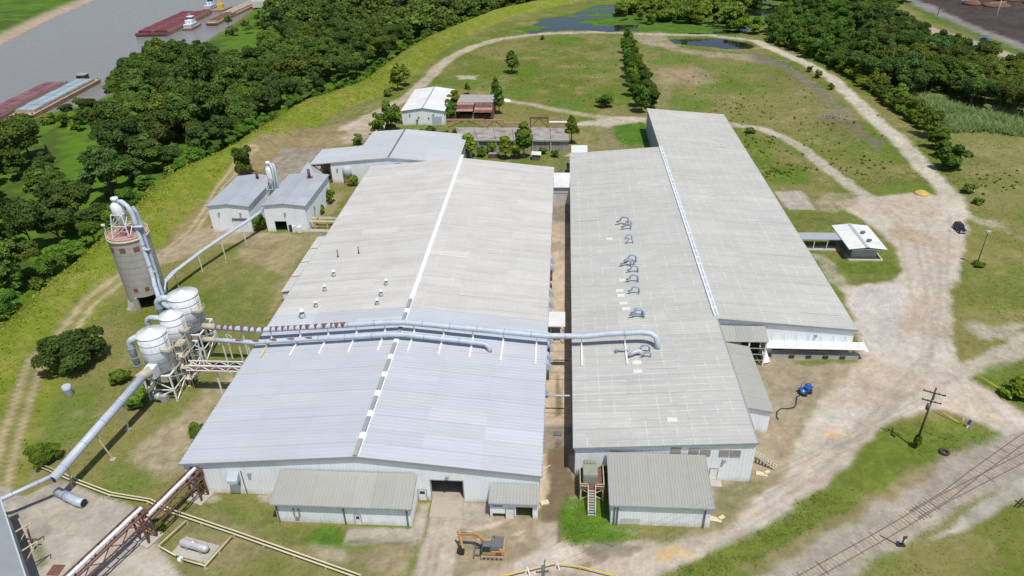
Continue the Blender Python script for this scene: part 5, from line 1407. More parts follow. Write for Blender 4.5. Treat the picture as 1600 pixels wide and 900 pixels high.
TDk = duct('twin_duct', 'long pale twin duct on posts sloping from the silo foot to the small white buildings', 'duct',
           [(-88.4, 127.5, 1.0), (-90.2, 130.5, 2.2), (-91.3, 134.0, 3.6), (-90.6, 139.0, 4.3), (-88.2, 148.7, 4.7), (-85.8, 156.3, 5.0), (-82.9, 163.7, 5.4), (-80.6, 170, 5.9), (-80.9, 174, 6.2)], .33, 4)
part('second_pipe', MB().tube([(-89.0, 127.2, .8), (-89.6, 131.2, 2.0), (-90.5, 135.2, 3.9), (-89.9, 139.6, 4.4), (-87.6, 148.9, 4.8), (-85.2, 156.5, 5.1), (-82.3, 163.9, 5.5), (-80.1, 170, 6.0)], .28, 12), M['duct'], TDk)
for px, py in ((279, 448), (317, 425), (353, 405), (385, 382)):
    x, y = at(px, py); part('post', MB().bar((x, y, -.2), (x, y, 4.5), .16), M['white'], TDk)

# ------------------------------------------------------------------ small buildings at the back left
g = gable('white_block', 'tall white block with closed roller door, left of a matching pair of buildings', 'building', -94.7, -83.7, 169.0, 190.0, 7.7, 8.3, M['wall'], M['roof_blue'], pitch=.9, bay=5, seed=61,
          trim=M['trim'])
dr = part('roller_door', MB().box(-88.6, -84.6, 168.86, 168.94, .05, 3.7), M['white'], g)
part('door_header', MB().box(-88.7, -84.5, 168.7, 168.94, 3.72, 4.2), M['grey_paint'], dr)
for x in (-92.0, -86.0): wall_lamp(g, x, 169.0, 5.6)
part('flue', MB().tube([(-87.6, 187, 8.0), (-87.6, 187, 10.6)], .42, 12), M['rust'], g)
g = gable('white_block', 'tall white block with a dark open doorway, right of a matching pair', 'building', -79.7, -68.3, 169.6, 191.5, 7.7, 8.3, M['wall'], M['roof_blue'], pitch=.9, bay=5, seed=63, front=[(2.3, 5.6, -.3, 3.1)])
part('flue', MB().tube([(-72.6, 188, 8.0), (-72.6, 188, 10.8)], .42, 12).lathe((-72.6, 188), [(1.0, 8.15), (.9, 8.4)], 14), M['rust'], g)
door(g, -73.6, -72.8, 169.55, .05, 2.0, M['dark'], window=False)
part('wall_cabinet', MB().box(-72.6, -72.0, 169.0, 169.5, 0, 1.9).box(-71.2, -70.1, 168.9, 169.5, 0, 1.7), M['white'], g)
wall_lamp(g, -74.0, 169.6, 5.4)
part('wall_vent', MB().box(-68.28, -68.1, 176, 176.6, 3.6, 4.6), M['trim'], g)
C2 = thing('cyclone_tower', 'white cyclone tower with twin blue ducts standing between the small white blocks', 'cyclone', (-81.7, 183, 0))
cyclone(C2, -81.9, 183.0, 4.0, 11.0, .95)
for sx, sy in ((-1, -1), (1, -1), (1, 1), (-1, 1)): part('leg', MB().bar((-81.9+sx*1.5, 183+sy*1.5, -.1), (-81.9+sx*1.5, 183+sy*1.5, 4.0), .16), M['cream'], C2)
part('gallery', MB().box(-83.5, -80.2, 181.2, 184.8, 3.9, 4.0), M['tan_deck'], C2)
part('railing', MB().bar((-83.5, 181.2, 5.0), (-80.2, 181.2, 5.0), .08).bar((-80.2, 181.2, 5.0), (-80.2, 184.8, 5.0), .08).bar((-83.5, 181.2, 4.5), (-80.2, 181.2, 4.5), .08).bar((-83.5, 181.2, 4), (-83.5, 181.2, 5), .08).bar((-80.2, 181.2, 4), (-80.2, 181.2, 5), .08), M['cream'], C2)
for dx in (0, .75):
    part('duct', MB().tube([(-81.7, 183, 14.4), (-80.9+dx, 182.4, 14.4), (-80.4+dx, 181.8, 13.6), (-80.3+dx, 181.6, 12.5), (-80.2+dx, 180.6, 3.2)], .34, 12), M['duct'], C2)
x, y = at(482, 282, 0)
HR = thing('hopper_roof', 'steep grey pyramid roof behind the small white block', 'roof', (-78, 202, 0))
hb = [(-81.6, 199.5), (-74.6, 199.5), (-74.6, 205.5), (-81.6, 205.5)]
part('roof', MB().face([(*hb[0], 3), (*hb[1], 3), (-78.6, 204.6, 6.8)]).face([(*hb[1], 3), (*hb[2], 3), (-78.6, 204.6, 6.8)]).face([(*hb[2], 3), (*hb[3], 3), (-78.6, 204.6, 6.8)]).face([(*hb[3], 3), (*hb[0], 3), (-78.6, 204.6, 6.8)]), M['roof_blue'], HR)
part('wall', MB().box(-81.3, -74.9, 199.8, 205.2, -.2, 2.98), M['wall_grey'], HR)
# yellow-railed walkway next to the right block
YW = thing('pipe_rack', 'low concrete and pipe rack joining the small white block to the warehouse', 'rack', (-64.5, 172, 0))
part('beam', MB().box(-68.2, -58.4, 171.0, 171.5, 2.2, 2.5).box(-68.2, -58.4, 173.0, 173.5, 2.2, 2.5), M['cream'], YW)
part('deck', MB().box(-68.2, -58.4, 168.8, 170.2, -.1, .5), M['concrete'], YW)
for x in (-67, -63.5, -60): part('post', MB().box(x-.15, x+.15, 171.1, 171.4, -.2, 2.19), M['yellow'], YW)
part('pipe', MB().tube([(-68.3, 176, 3.2), (-66.2, 172.3, 3.2), (-60, 172.3, 3.0)], .14, 8), M['steel'], YW)
YR = thing('yellow_railing', 'yellow pipe railing behind the left small white block', 'railing', (-89, 194, 0))
for z in (1.8, 2.7): part('rail', MB().bar((-94, 194, z), (-84, 194, z), .12), M['yellow'], YR)
for x in (-94, -90.7, -87.3, -84): part('post', MB().bar((x, 194, -.1), (x, 194, 2.75), .12), M['yellow'], YR)

# long building behind
LB = thing('annex_hall', 'wide low white hall with two-part metal roof and open rusty porch on its left', 'building', (-53, 215, 0))
hx0, hxr, hx1, hy0, hy1 = -71.6, -53.0, -32.0, 204.4, 231.0
he, hr = 6.6, 8.4
part('wall', wall_mb(MB(), (hx0, hy0), (hx1, hy0), -.3, [(0, he), (hxr-hx0, hr-.05), (hx1-hx0, he)], [(12.2, 14.0, 3.0, 4.2), (15.0, 18.6, 3.2, 5.6)], ribs=1.0), M['wall'], LB)
part('wall', wall_mb(MB(), (hx1, hy0+.19), (hx1, hy1), -.3, [(0, he-.05), (hy1-hy0, he-.05)], ribs=0), M['concrete_dark'], LB)
part('wall', wall_mb(MB(), (hx1, hy1), (-64, hy1), -.3, [(0, he), (hx1-hxr, hr-.05), (hx1+64, he+1)], ribs=0), M['wall'], LB)
part('wall', wall_mb(MB(), (hx0, 217), (hx0, hy0+.2), -.3, [(0, he-.05), (12, he-.05)], ribs=0), M['wall'], LB)
roof_slope(LB, (hxr, hy0-.3, hr), (hxr, hy1, hr), (hx1+.2-hxr, 0, he-hr), 2, 5, .9, M['roof_pale'], seed=71, base=LB.location, rnd=.04)
roof_slope(LB, (hxr, hy0-.3, hr), (hxr, 217.5, hr), (-77.8-hxr, 0, (he-hr)*1.25), 2, 5, .9, M['roof_pale'], seed=72, base=LB.location, rnd=.04)
roof_slope(LB, (hxr, 217.5, hr), (hxr, hy1, hr), (-64.3-hxr, 0, (he-hr)*.6), 1, 5, .9, M['roof_pale'], seed=73, base=LB.location, rnd=.04)
part('ridge_cap', MB().box(hxr-.25, hxr+.25, hy0-.3, hy1, hr+.06, hr+.17), M['grey_paint'], LB)
part('roof_trim', MB().bar((hxr, hy0-.36, hr-.05), (hx1+.2, hy0-.36, he-.08), .1, .3).bar((hxr, hy0-.36, hr-.05), (-77.8, hy0-.36, he-.55), .1, .3), M['wall_cream'], LB)
part('porch_back', MB().box(-77.4, hx0-.2, 214, 214.2, -.2, 5.6), M['concrete_dark'], LB)
for x in (-77.5, -74.6, -71.9): part('porch_post', MB().box(x-.18, x+.18, 204.5, 204.9, -.2, 5.8), M['rust'], LB)
part('porch_beam', MB().box(-77.7, -71.75, 204.4, 204.8, 5.45, 5.8).box(-77.7, -71.75, 203.9, 204.38, .6, .9), M['rust'], LB)
part('window_box', MB().box(-51, -46.6, 203.6, 204.3, 5.6, 6.8), M['wall_grey'], LB)
part('window', MB().box(-57.2, -55.6, 204.45, 204.5, 3.0, 4.2), M['glass'], LB)
wall_lamp(LB, -69.6, hy0, 4.4)
tkx, tky = at(545, 285, 0)
TK = thing('old_hopper', 'small rust-streaked grey hopper on legs beside the hall front wall', 'hopper', (tkx, tky, 0))
part('bin', MB().lathe((tkx, tky), [(.5, 1.4), (1.4, 2.8), (1.4, 4.6), (.9, 5.0)], 14), M['wall_grey'], TK)
for s in (-1, 1):
    for u in (-1, 1): part('leg', MB().bar((tkx+s, tky+u, -.1), (tkx+s*.9, tky+u*.9, 2.8), .16), M['rust'], TK)
part('chute', MB().bar((tkx, tky-.9, 1.2), (tkx+.3, tky-2.0, .2), .8, .2), M['rust'], TK)
# far white gabled building
g = gable('white_gable_building', 'bright white gabled building with dark blue ridge strip and blue door at the back', 'building', -60.7, -44.6, 261.3, 290.8, 5.4, 6.5, M['wall'], M['roof_white'], pitch=1.0, bay=5, seed=81, capm=M['duct_dark'],
          front=[])
part('blue_door', MB().box(-49.2, -45.6, 261.1, 261.25, 0, 3.4), M['duct'], g)
for x in (-57.6, -48.6): wall_lamp(g, x, 261.3, 4.2)
# ruined concrete bays
RC = thing('ruined_bays', 'stained roofless concrete bays with rusty steel frames along the back edge', 'ruin', (-17, 238, 0))
nb = 6
for i in range(nb):
    x0 = -38.5+i*(41/nb); x1 = x0+41/nb
    fr = -34.8+i*(37.2/nb); fr1 = fr+37.2/nb
    part('slab', MB().hexa([(fr+.06, 232.7, 3.6), (fr1-.06, 232.7, 3.6), (x1-.06, 246.5, 3.6), (x0+.06, 246.5, 3.6), (fr+.06, 232.7, 4.0), (fr1-.06, 232.7, 4.0), (x1-.06, 246.5, 4.0), (x0+.06, 246.5, 4.0)]), M['concrete_dark'], RC)
    part('wall_bay', MB().box(fr+.08, fr1-.08, 232.9, 233.2, -.2, 3.58), M['ruin_wall'], RC)
    part('pilaster', MB().box(fr-.25, fr+.25, 232.5, 232.88, -.2, 3.9), M['concrete'], RC)
part('coping', MB().box(-35, 2.6, 232.35, 232.69, 3.7, 4.25), M['concrete'], RC)
part('back_wall', MB().box(-38.6, 2.6, 246.5, 246.8, -.2, 3.9), M['ruin_wall'], RC)
for i, (px0, px1, h) in enumerate(((700, 758, 2.8), (759, 788, 2.6), (790, 818, 1.5), (828, 857, 3.6), (858, 886, 1.5))):
    x0 = at(px0, 195, 4.5)[0]; x1 = at(px1, 195, 4.5)[0]
    f = part('steel_frame', MB().bar((x0, 246.2, 4+h), (x1, 246.2, 4+h), .6).bar((x0+.2, 246.2, 3.9), (x0+.2, 246.2, 4+h), .3).bar((x1-.2, 246.2, 3.9), (x1-.2, 246.2, 4+h), .3), M['rust_pink'] if i != 3 else M['rust'], RC)
    if h > 1.5: part('frame_brace', MB().bar((x0+.3, 246.2, 4.1), ((x0+x1)/2, 246.2, 3.9+h), .24).bar((x1-.3, 246.2, 4.1), ((x0+x1)/2, 246.2, 3.9+h), .24), M['rust'], f)
x0 = at(858, 193, 5)[0]; part('roof_sheet', MB().hexa([(x0, 246.6, 5.1), (x0+6.8, 246.6, 5.1), (x0+6.8, 248.6, 5.5), (x0, 248.6, 5.5), (x0, 246.6, 5.2), (x0+6.8, 246.6, 5.2), (x0+6.8, 248.6, 5.6), (x0, 248.6, 5.6)]), M['roof_white'], RC)
# rusty open shed
RS_ = thing('rusty_shed', 'open rust red shed with collapsed sheet awnings and pale patched roof', 'shed', (-34, 275, 0))
part('roof', MB().hexa([(-41, 272, 5.4), (-26.9, 272, 5.4), (-26.9, 284, 5.0), (-41, 284, 5.0), (-41, 272, 5.6), (-26.9, 272, 5.6), (-26.9, 284, 5.2), (-41, 284, 5.2)]), M['shingle'], RS_)
for k, (x0, x1, dz) in enumerate(((-41, -34.2, 0), (-33.8, -26.9, -.5))):
    for i in range(4):
        f0, f1 = i/4, (i+.93)/4
        part('awning_sheet', MB().hexa([(x0, 271.9-6.4*f1, 5.4-(1.5-dz)*f1), (x1, 271.9-6.4*f1, 5.4-(1.5-dz)*f1), (x1, 271.9-6.4*f0, 5.4-(1.5-dz)*f0), (x0, 271.9-6.4*f0, 5.4-(1.5-dz)*f0),
                                       (x0, 271.9-6.4*f1, 5.5-(1.5-dz)*f1), (x1, 271.9-6.4*f1, 5.5-(1.5-dz)*f1), (x1, 271.9-6.4*f0, 5.5-(1.5-dz)*f0), (x0, 271.9-6.4*f0, 5.5-(1.5-dz)*f0)]), M['rust_dark'] if (i+k) % 3 else M['rust_pink'], RS_)
for x in (-40.9, -34, -27): part('post', MB().box(x-.2, x+.2, 265.6, 266, -.2, 3.7), M['rust'], RS_); part('post', MB().box(x-.2, x+.2, 272, 272.4, -.2, 5.38), M['rust'], RS_)
part('back_wall', MB().box(-41, -27, 283.5, 283.8, -.2, 4.95), M['concrete_dark'], RS_)
part('side_wall', MB().box(-41.2, -41.02, 266.5, 283.4, -.2, 3.9), M['rust'], RS_); part('side_wall', MB().box(-26.9, -26.7, 266.5, 283.4, -.2, 3.9), M['rust'], RS_)
# clutter in front of the ruin
for nm, px, py, w, d, h, m_, lb, ct in (('pump_house', 734, 244, 1.6, 1.6, 2.4, 'wall_cream', 'tiny cream hut with white flat roof among trees by the ruin', 'hut'),
                                        ('canopy_hut', 838, 249, 2.6, 2.0, 2.0, 'grey_paint', 'dark machine under a white sheet canopy beside the ruin', 'hut'),
                                        ('steel_bin', 772, 246, 3.4, 1.4, 1.4, 'rust', 'rusty low steel trough in front of the ruin', 'trough'),
                                        ('dark_cabinet', 806, 248, 1.6, 1.2, 1.8, 'black', 'black cabinet standing in front of the ruin', 'cabinet')):
    x, y = at(px, py)
    t = thing(nm, lb, ct, (x, y, 0))
    part('body', MB().box(x-w/2, x+w/2, y-d/2, y+d/2, -.1, h).box(x-w/2+.2, x+w/2-.2, y-d/2-.06, y-d/2-.01, .2, h-.3), M[m_], t)
    if 'white' in lb: part('roof', MB().hexa([(x-w*.62, y-d*.7, h+.05), (x+w*.62, y-d*.7, h-.1), (x+w*.62, y+d*.7, h+.1), (x-w*.62, y+d*.7, h+.25), (x-w*.62, y-d*.7, h+.17), (x+w*.62, y-d*.7, h+.02), (x+w*.62, y+d*.7, h+.22), (x-w*.62, y+d*.7, h+.37)]), M['roof_white'], t)
    else: part('lid', MB().box(x-w/2-.08, x+w/2+.08, y-d/2-.08, y+d/2+.08, h+.01, h+.1), M['trim'], t)
x, y = at(905, 231, 5.2)
BL = thing('roof_hood', 'white box hood at the rear left corner of the long warehouse', 'hood', (x, 217, 0))
part('body', MB().box(x-2.3, x+2.2, 215.2, 219.5, -.2, 6.0), M['wall_cream'], BL)
part('roof', MB().hexa([(x-2.6, 214.6, 6.05), (x+2.5, 214.6, 6.05), (x+2.5, 219.8, 6.2), (x-2.6, 219.8, 6.2), (x-2.6, 214.6, 6.3), (x+2.5, 214.6, 6.3), (x+2.5, 219.8, 6.9), (x-2.6, 219.8, 6.9)]), M['roof_white'], BL)
x, y = at(882, 276, 0); single('concrete_block', MB().box(x-1, x+1, y-.8, y+.8, -.1, .7), M['concrete'], 'pale concrete block on grass behind the link building', 'block', (x, y, 0))
x, y = at(792, 158, 0); single('tarp_bundle', MB().hexa([(x-1.8, y-1.2, -.1), (x+1.8, y-1.0, -.1), (x+1.5, y+1.2, -.1), (x-1.6, y+1, -.1), (x-1.1, y-.6, .9), (x+1.3, y-.5, .5), (x+.9, y+.6, .6), (x-.8, y+.5, 1.0)]), M['white'], 'white crumpled tarp bundle at the start of the field path', 'tarp', (x, y, 0))

# ------------------------------------------------------------------ guard house and its walkway
GH = thing('guard_house', 'small grey guard house with overhanging white metal roof and two roof fans', 'building', (74.3, 163.5, 0))
ux0, ux1, uy0, uy1 = 71.3, 77.2, 158.6, 168.8
part('wall', wall_mb(MB(), (ux0, uy0), (ux1, uy0), -.2, [(0, 3.0), (ux1-ux0, 3.0)], ribs=0), M['wall_grey'], GH)
part('wall', wall_mb(MB(), (ux1, uy0+.19), (ux1, uy1), -.2, [(0, 3.0), (uy1-uy0, 3.0)], ribs=0), M['wall_grey'], GH)
part('wall', wall_mb(MB(), (ux1, uy1), (ux0, uy1), -.2, [(0, 3.0), (ux1-ux0, 3.0)], ribs=0), M['wall_grey'], GH)
part('wall', wall_mb(MB(), (ux0, uy1), (ux0, uy0+.19), -.2, [(0, 3.0), (uy1-uy0, 3.0)], ribs=0), M['grey_paint'], GH)  # left wall's shade is put into a darker grey than the other walls
for s, xe in ((-1, 69.7), (1, 78.6)):
    roof_slope(GH, (73.9, 156.8, 3.75), (73.9, 170.1, 3.75), (xe-73.9, 0, -.5), 1, 3.3, 1.1, M['roof_white'], seed=91+s, base=GH.location)
part('ceiling', MB().box(69.8, 78.5, 156.9, 170.0, 3.1, 3.2), M['wall_grey'], GH)
part('ridge_strip', MB().box(73.5, 74.3, 156.8, 170.1, 3.79, 3.86), M['wall_grey'], GH)
for y in (160.2, 164.6): 
    v = part('roof_fan', MB().lathe((75.2, y), [(.35, 3.6), (.35, 3.95)], 12), M['grey_paint'], GH); part('hood', MB().box(74.9, 75.9, y-.35, y+.35, 3.98, 4.3), M['grey_paint'], v)
part('wall_fan', MB().box(74.0, 74.9, uy0-.4, uy0-.03, 2.2, 2.8), M['grey_paint'], GH)
part('kerb', MB().box(70.2, 78.3, 156.9, 157.2, -.1, .42).box(78.0, 78.3, 157.2, 163, -.1, .42), M['cream'], GH)
part('floor_slab', MB().box(70.2, 78.0, 157.22, 170, -.1, .12), M['concrete_dark'], GH)
CW = thing('covered_walkway', 'flat grey canopy on thin posts joining the guard house to the long warehouse', 'canopy', (63, 164, 0))
part('roof', MB().box(57.6, 70.6, 162.4, 166.2, 2.85, 3.05), M['roof_blue'], CW)
part('floor', MB().box(57.6, 70.0, 162.2, 164.6, -.1, .1), M['concrete'], CW)
for x in (60.2, 63.4, 66.6): part('post', MB().box(x-.07, x+.07, 162.6, 162.74, -.1, 2.84), M['white'], CW)

# ------------------------------------------------------------------ lower left corner
cb = thing('corner_building', 'blue-grey metal building cut off by the lower left edge with dark wall', 'building', (-80, 58, 0))
A_ = Vector((*at(0, 783, 6.5), 0)); B2 = Vector((*at(38, 900, 6.5), 0))
dv = (B2-A_).normalized(); nv = Vector((-dv.y, dv.x, 0))
if nv.x < 0: nv = -nv
Aa = A_-dv*1.2; Bb = B2+dv*16
q = [Aa, Bb, Bb-nv*14, Aa-nv*14]
part('wall', MB().hexa([(*p.xy, -.3) for p in (Aa-nv*.15, Bb-nv*.15, Bb-nv*14, Aa-nv*14)]+[(*p.xy, 6.4) for p in (Aa-nv*.15, Bb-nv*.15, Bb-nv*14, Aa-nv*14)]), M['wall_grey'], cb)
part('roof', MB().hexa([(*q[0].xy, 6.41), (*q[1].xy, 6.41), (*q[2].xy, 6.41), (*q[3].xy, 6.41), (*q[0].xy, 6.6), (*q[1].xy, 6.6), (*q[2].xy, 8.0), (*q[3].xy, 8.0)]), M['roof_dull'], cb)
part('gutter', MB().bar((*(Aa+nv*.1).xy, 6.45), (*(Bb+nv*.1).xy, 6.45), .2), M['duct'], cb)
for f in (.38, .62):
    p = Aa+(B2-Aa)*f
    part('bracket_arm', MB().bar((p.x-.1, p.y-.1, 4.6), (p.x+nv.x*2.4, p.y+nv.y*2.4, 5.0), .14).bar((p.x+nv.x*2.4, p.y+nv.y*2.4, 5.0), (p.x+nv.x*2.2+dv.x*.9, p.y+nv.y*2.2+dv.y*.9, 5.2), .12).bar((p.x+nv.x*.2, p.y+nv.y*.2, 2.6), (p.x+nv.x*2.2, p.y+nv.y*2.2, 4.9), .12), M['cream'], cb)
x, y = at(53, 862); x2, y2 = at(33, 830, 1.2)
single('leaning_beam', MB().bar((x, y, .1), (x2-.2, y2+.8, 3.0), .22), M['tan_deck'], 'cream and rust beam leaning against the corner building', 'beam', (x, y, 0))
x, y = at(55, 858); single('stub_post', MB().bar((x, y, -.1), (x+.2, y+.1, 2.1), .16).bar((x-.5, y+.1, 2.1), (x+.9, y+.1, 2.1), .16), M['rust'], 'short brown T-shaped post on the concrete by the corner building', 'post', (x, y, 0))
x, y = at(88, 890); single('floor_plate', MB().box(x-.9, x+.9, y-1.0, y+.8, .0, .05), M['rust'], 'dull red plate on the concrete yard near the bottom edge', 'plate', (x, y, 0))


def conveyor(label, a, b, w=1.9, h=1.5, tower=None):
    t = thing('conveyor_bridge', label, 'conveyor', (a[0], a[1], 0), 'rusty truss conveyor bridges')
    a = Vector(a); b = Vector(b); d = (b-a).normalized(); s = Vector((d.y, -d.x, 0)).normalized()
    part('belt_cover', MB().bar(a+Vector((0, 0, .25)), b+Vector((0, 0, .25)), .5, .3), M['boat_white'], t)
    for sg in (-1, 1):
        o = s*sg*w/2
        part('chord', MB().bar(a+o, b+o, .2), M['rust'], t)
        part('chord', MB().bar(a+o+Vector((0, 0, -h)), b+o+Vector((0, 0, -h)), .18), M['rust'], t)
        L_ = (b-a).length; n = max(3, int(L_/1.6))
        for i in range(n):
            p = a+(b-a)*i/n; p2 = a+(b-a)*(i+1)/n
            part('web_brace', MB().bar(p+o+Vector((0, 0, -h if i % 2 else 0)), p2+o+Vector((0, 0, 0 if i % 2 else -h)), .11), M['rust'], t)
    n = max(3, int((b-a).length/1.6))
    for i in range(n+1):
        p = a+(b-a)*i/n
        part('cross_tie', MB().bar(p-s*w/2, p+s*w/2, .12), M['rust'], t)
    if tower:
        for sg in (-1, 1):
            o = s*sg*w/2
            for k in (0, 1.4):
                p = b+o-d*k
                part('tower_leg', MB().bar((p.x, p.y, -.1), p, .24), M['rust'], t)
            part('tower_brace', MB().bar((b+o).xy.to_3d()+Vector((0, 0, .3)), (b+o-d*1.4)+Vector((0, 0, -1)), .14), M['rust'], t)
        part('footing', MB().obox((b.x-d.x*.7, b.y-d.y*.7), (d.x, d.y), 1.5, 1.5, -.2, .25), M['concrete'], t)
        part('head_box', MB().obox((b.x, b.y), (d.x, d.y), .5, .8, b.z-1.2, b.z-.2), M['rust'], t)
    return t


c1 = (*at(222, 795, 5.6), 5.6); c0 = (*at(110, 901, 4.6), 4.6)
dd_ = Vector(c0)-Vector(c1)
conveyor('rusty truss conveyor with white belt cover running off the bottom edge of the yard', tuple(Vector(c0)+dd_*.9), c1, tower=True)
conveyor('shorter rusty truss conveyor with white belt cover meeting the warehouse corner', (*at(231, 808, 4.6), 4.6), (*at(306, 733, 5.4), 5.4), tower=True)
x, y = at(236, 836); single('yellow_barrier', MB().bar((x-.9, y+.2, .75), (x+.8, y-.2, .75), .18).box(x-.85, x-.7, y+.1, y+.25, -.1, .7).box(x+.6, x+.75, y-.25, y-.1, -.1, .7), M['yellow'], 'short yellow barrier at the foot of the conveyor tower', 'barrier', (x, y, 0))
# LPG tank
LP = thing('gas_tank', 'silver horizontal gas tank on a pad inside yellow guard rails', 'tank', (*at(303, 856), 0))
l0 = Vector((*at(285, 847, 1.0), 1.0)); l1 = Vector((*at(321, 857, 1.0), 1.0)); ld = (l1-l0).normalized()
part('shell', MB().tube([l0-ld*.45, l0-ld*.36, l0-ld*.15, l0, l1, l1+ld*.15, l1+ld*.36, l1+ld*.45], [.08, .32, .52, .56, .56, .52, .32, .08], 18), M['silver'], LP)
for f in (.2, .8):
    p = l0+(l1-l0)*f; part('saddle', MB().obox((p.x, p.y), (ld.x, ld.y), .14, .5, -.1, .62), M['concrete'], LP)
p = (l0+l1)/2; part('valve_dome', MB().lathe((p.x, p.y), [(.2, 1.5), (.2, 1.75), (.05, 1.82)], 10), M['white'], LP)
part('pad', MB().obox((p.x, p.y), (ld.x, ld.y), 3.0, 1.6, -.2, .07), M['concrete'], LP)


def pipe_fence(name, label, pts, z, r, post_every=2.6, m='cream', double=0):
    t = thing(name, label, 'pipe rail', (pts[0][0], pts[0][1], 0))
    P_ = [Vector((*p, z)) for p in pts]
    part('rail', MB().tube(P_, r, 8), M[m], t)
    if double: part('rail', MB().tube([p+Vector((.25, double, 0)) for p in P_], r, 8), M[m], t)
    for a, b in zip(P_[:-1], P_[1:]):
        n = max(1, int((b-a).length/post_every))
        for i in range(n):
            p = a+(b-a)*i/n; part('post', MB().bar((p.x, p.y, -.1), (p.x, p.y, z-r*.5), r*1.6), M[m], t)
    return t


pipe_fence('guard_rail', 'pale yellow guard rail on the left and front of the gas tank', [at(291, 813, .8), at(247, 853, .8), at(275, 868, .8)], .8, .13)
pipe_fence('guard_rail', 'pale yellow guard rail on the right of the gas tank', [at(283, 873, .8), at(320, 884, .8), at(362, 837, .8)], .8, .13)
pipe_fence('yellow_pipeline', 'long double cream yellow pipeline low over the ground along the concrete yard', [at(57, 727, .6), at(115, 752, .6), at(170, 773, .6), at(230, 783, .6), at(265, 800, .6), at(365, 834, .6), at(560, 903, .6)], .6, .12, 5, double=.45)
x, y = at(283, 877); single('white_bucket', MB().lathe((x, y), [(.3, -.05), (.38, .6)], 12), M['white'], 'small white bucket by the gap in the gas tank guard rail', 'bucket', (x, y, 0))
x, y = at(311, 886); single('broken_plank', MB().bar((x-.2, y+.6, .1), (x+1.6, y-.5, .14), .22), M['brush'], 'grey plank on the ground below the gas tank enclosure', 'plank', (x, y, 0))
x, y = at(109, 617); single('blue_drum', MB().lathe((x, y), [(.75, 0), (.8, .1), (.75, .6), (.8, .7), (.75, 1.3), (.8, 1.4), (.75, 2.2)], 18), M['duct'], 'pale blue ribbed drum in the grass by the big round bush', 'drum', (x, y, 0))

# ------------------------------------------------------------------ railway
def offset_line(pts, off):
    out = []
    for i, p in enumerate(pts):
        a = pts[max(0, i-1)]; b = pts[min(len(pts)-1, i+1)]
        d = Vector((b[0]-a[0], b[1]-a[1])).normalized()
        out.append((p[0]-d.y*off, p[1]+d.x*off))
    return out


def resample(pts, step):
    out = []; acc = 0
    for a, b in zip(pts[:-1], pts[1:]):
        L_ = math.hypot(b[0]-a[0], b[1]-a[1]); s = acc
        while s < L_:
            t = s/L_; out.append((a[0]+(b[0]-a[0])*t, a[1]+(b[1]-a[1])*t, math.atan2(b[1]-a[1], b[0]-a[0]))); s += step
        acc = s-L_
    return out


def track(label, pts, seed, sleepers=True, step=.62):
    t = thing('railway_track', label, 'railway track', (pts[0][0], pts[0][1], 0))
    for s in (-.7175, .7175):
        part('rail', MB().tube([(x, y, .17) for x, y in offset_line(pts, s)], .075, 6), M['rail'], t)
    rr = random.Random(seed)
    me = bpy.data.meshes.new('sleeper'); b = MB().box(-.1, .1, -1.25, 1.25, -.1, .04); me = b.mesh('sleeper'); me.materials.append(M['sleeper'])
    for x, y, a in resample(pts, step):
        o = inst('sleeper', me, (x-pts[0][0]+rr.uniform(-.04, .04), y-pts[0][1], rr.uniform(-.05, .03)), t, None)
        o.rotation_euler = (0, 0, a+rr.uniform(-.04, .04)); k = rr.choice((1.2, 1.8, 1.9, 2.0, 2.1, 2.1, 2.2, 2.2, 2.3, 2.3, 2.4, 2.4)); o.color = (k, k*.97, k*.93, 1)
        o.location += Vector((-math.sin(a), math.cos(a), 0))*rr.uniform(-.1, .35)
    return t


main = [at(1180, 946), at(1269, 898), at(1383, 834.5), at(1480, 777), at(1600, 715.5), at(1680, 676)]
side = [at(1383, 834.5), at(1430, 806), at(1480, 774), at(1521, 742), at(1600, 685.5), at(1680, 632)]
side[1] = (side[1][0]-.05, side[1][1]+.2)
track('main railway track running diagonally across the lower right corner', main, 1)
track('diverging railway siding leaving the main track at the switch', side[1:], 2)
x, y = at(1408, 852)
SWT = thing('switch_stand', 'dark railway switch stand beside the track on the grass edge', 'switch stand', (x, y, 0))
part('base', MB().box(x-.7, x+.5, y-.3, y+.3, -.05, .18), M['black'], SWT); part('mast', MB().bar((x, y, .1), (x+.1, y, 1.5), .14), M['black'], SWT)
part('target', MB().box(x-.12, x+.42, y-.06, y+.06, 1.4, 1.95), M['rust'], SWT); part('rod', MB().bar((x-.5, y, .1), (x-2.4, y+1.6, .1), .08), M['black'], SWT)
x, y = at(1475, 707.5)
single('old_tractor_tyre', MB().tube([(x+.62*math.cos(2*math.pi*k/14), y+.62*math.sin(2*math.pi*k/14), .22) for k in range(15)], .23, 8), M['rubber'], 'black tyre lying on the bare ground above the railway', 'tyre', (x, y, 0))

# ------------------------------------------------------------------ poles and wires


def pole(name, label, x, y, h, arms=(), r=.17, m='wood_pole', lean=(0, 0), group=None, extra=True):
    t = thing(name, label, 'pole', (x, y, 0), group)
    tp = (x+lean[0], y+lean[1], h)
    part('shaft', MB().tube([(x, y, -.3), tp], [r, r*.65], 10), M[m], t)
    for z, L_, a in arms:
        f = z/h; c = (x+lean[0]*f, y+lean[1]*f); d = (math.cos(a), math.sin(a))
        ar = part('crossarm', MB().obox((c[0]+.12*d[1], c[1]-.12*d[0]), d, L_/2, .08, z, z+.16), M[m], t)
        for k in (-.46, -.2, .2, .46):
            part('insulator', MB().lathe((c[0]+.12*d[1]+d[0]*L_*k, c[1]-.12*d[0]+d[1]*L_*k), [(.05, z+.16), (.08, z+.24), (.05, z+.36)], 8), M['grey_paint'], ar)
    return t


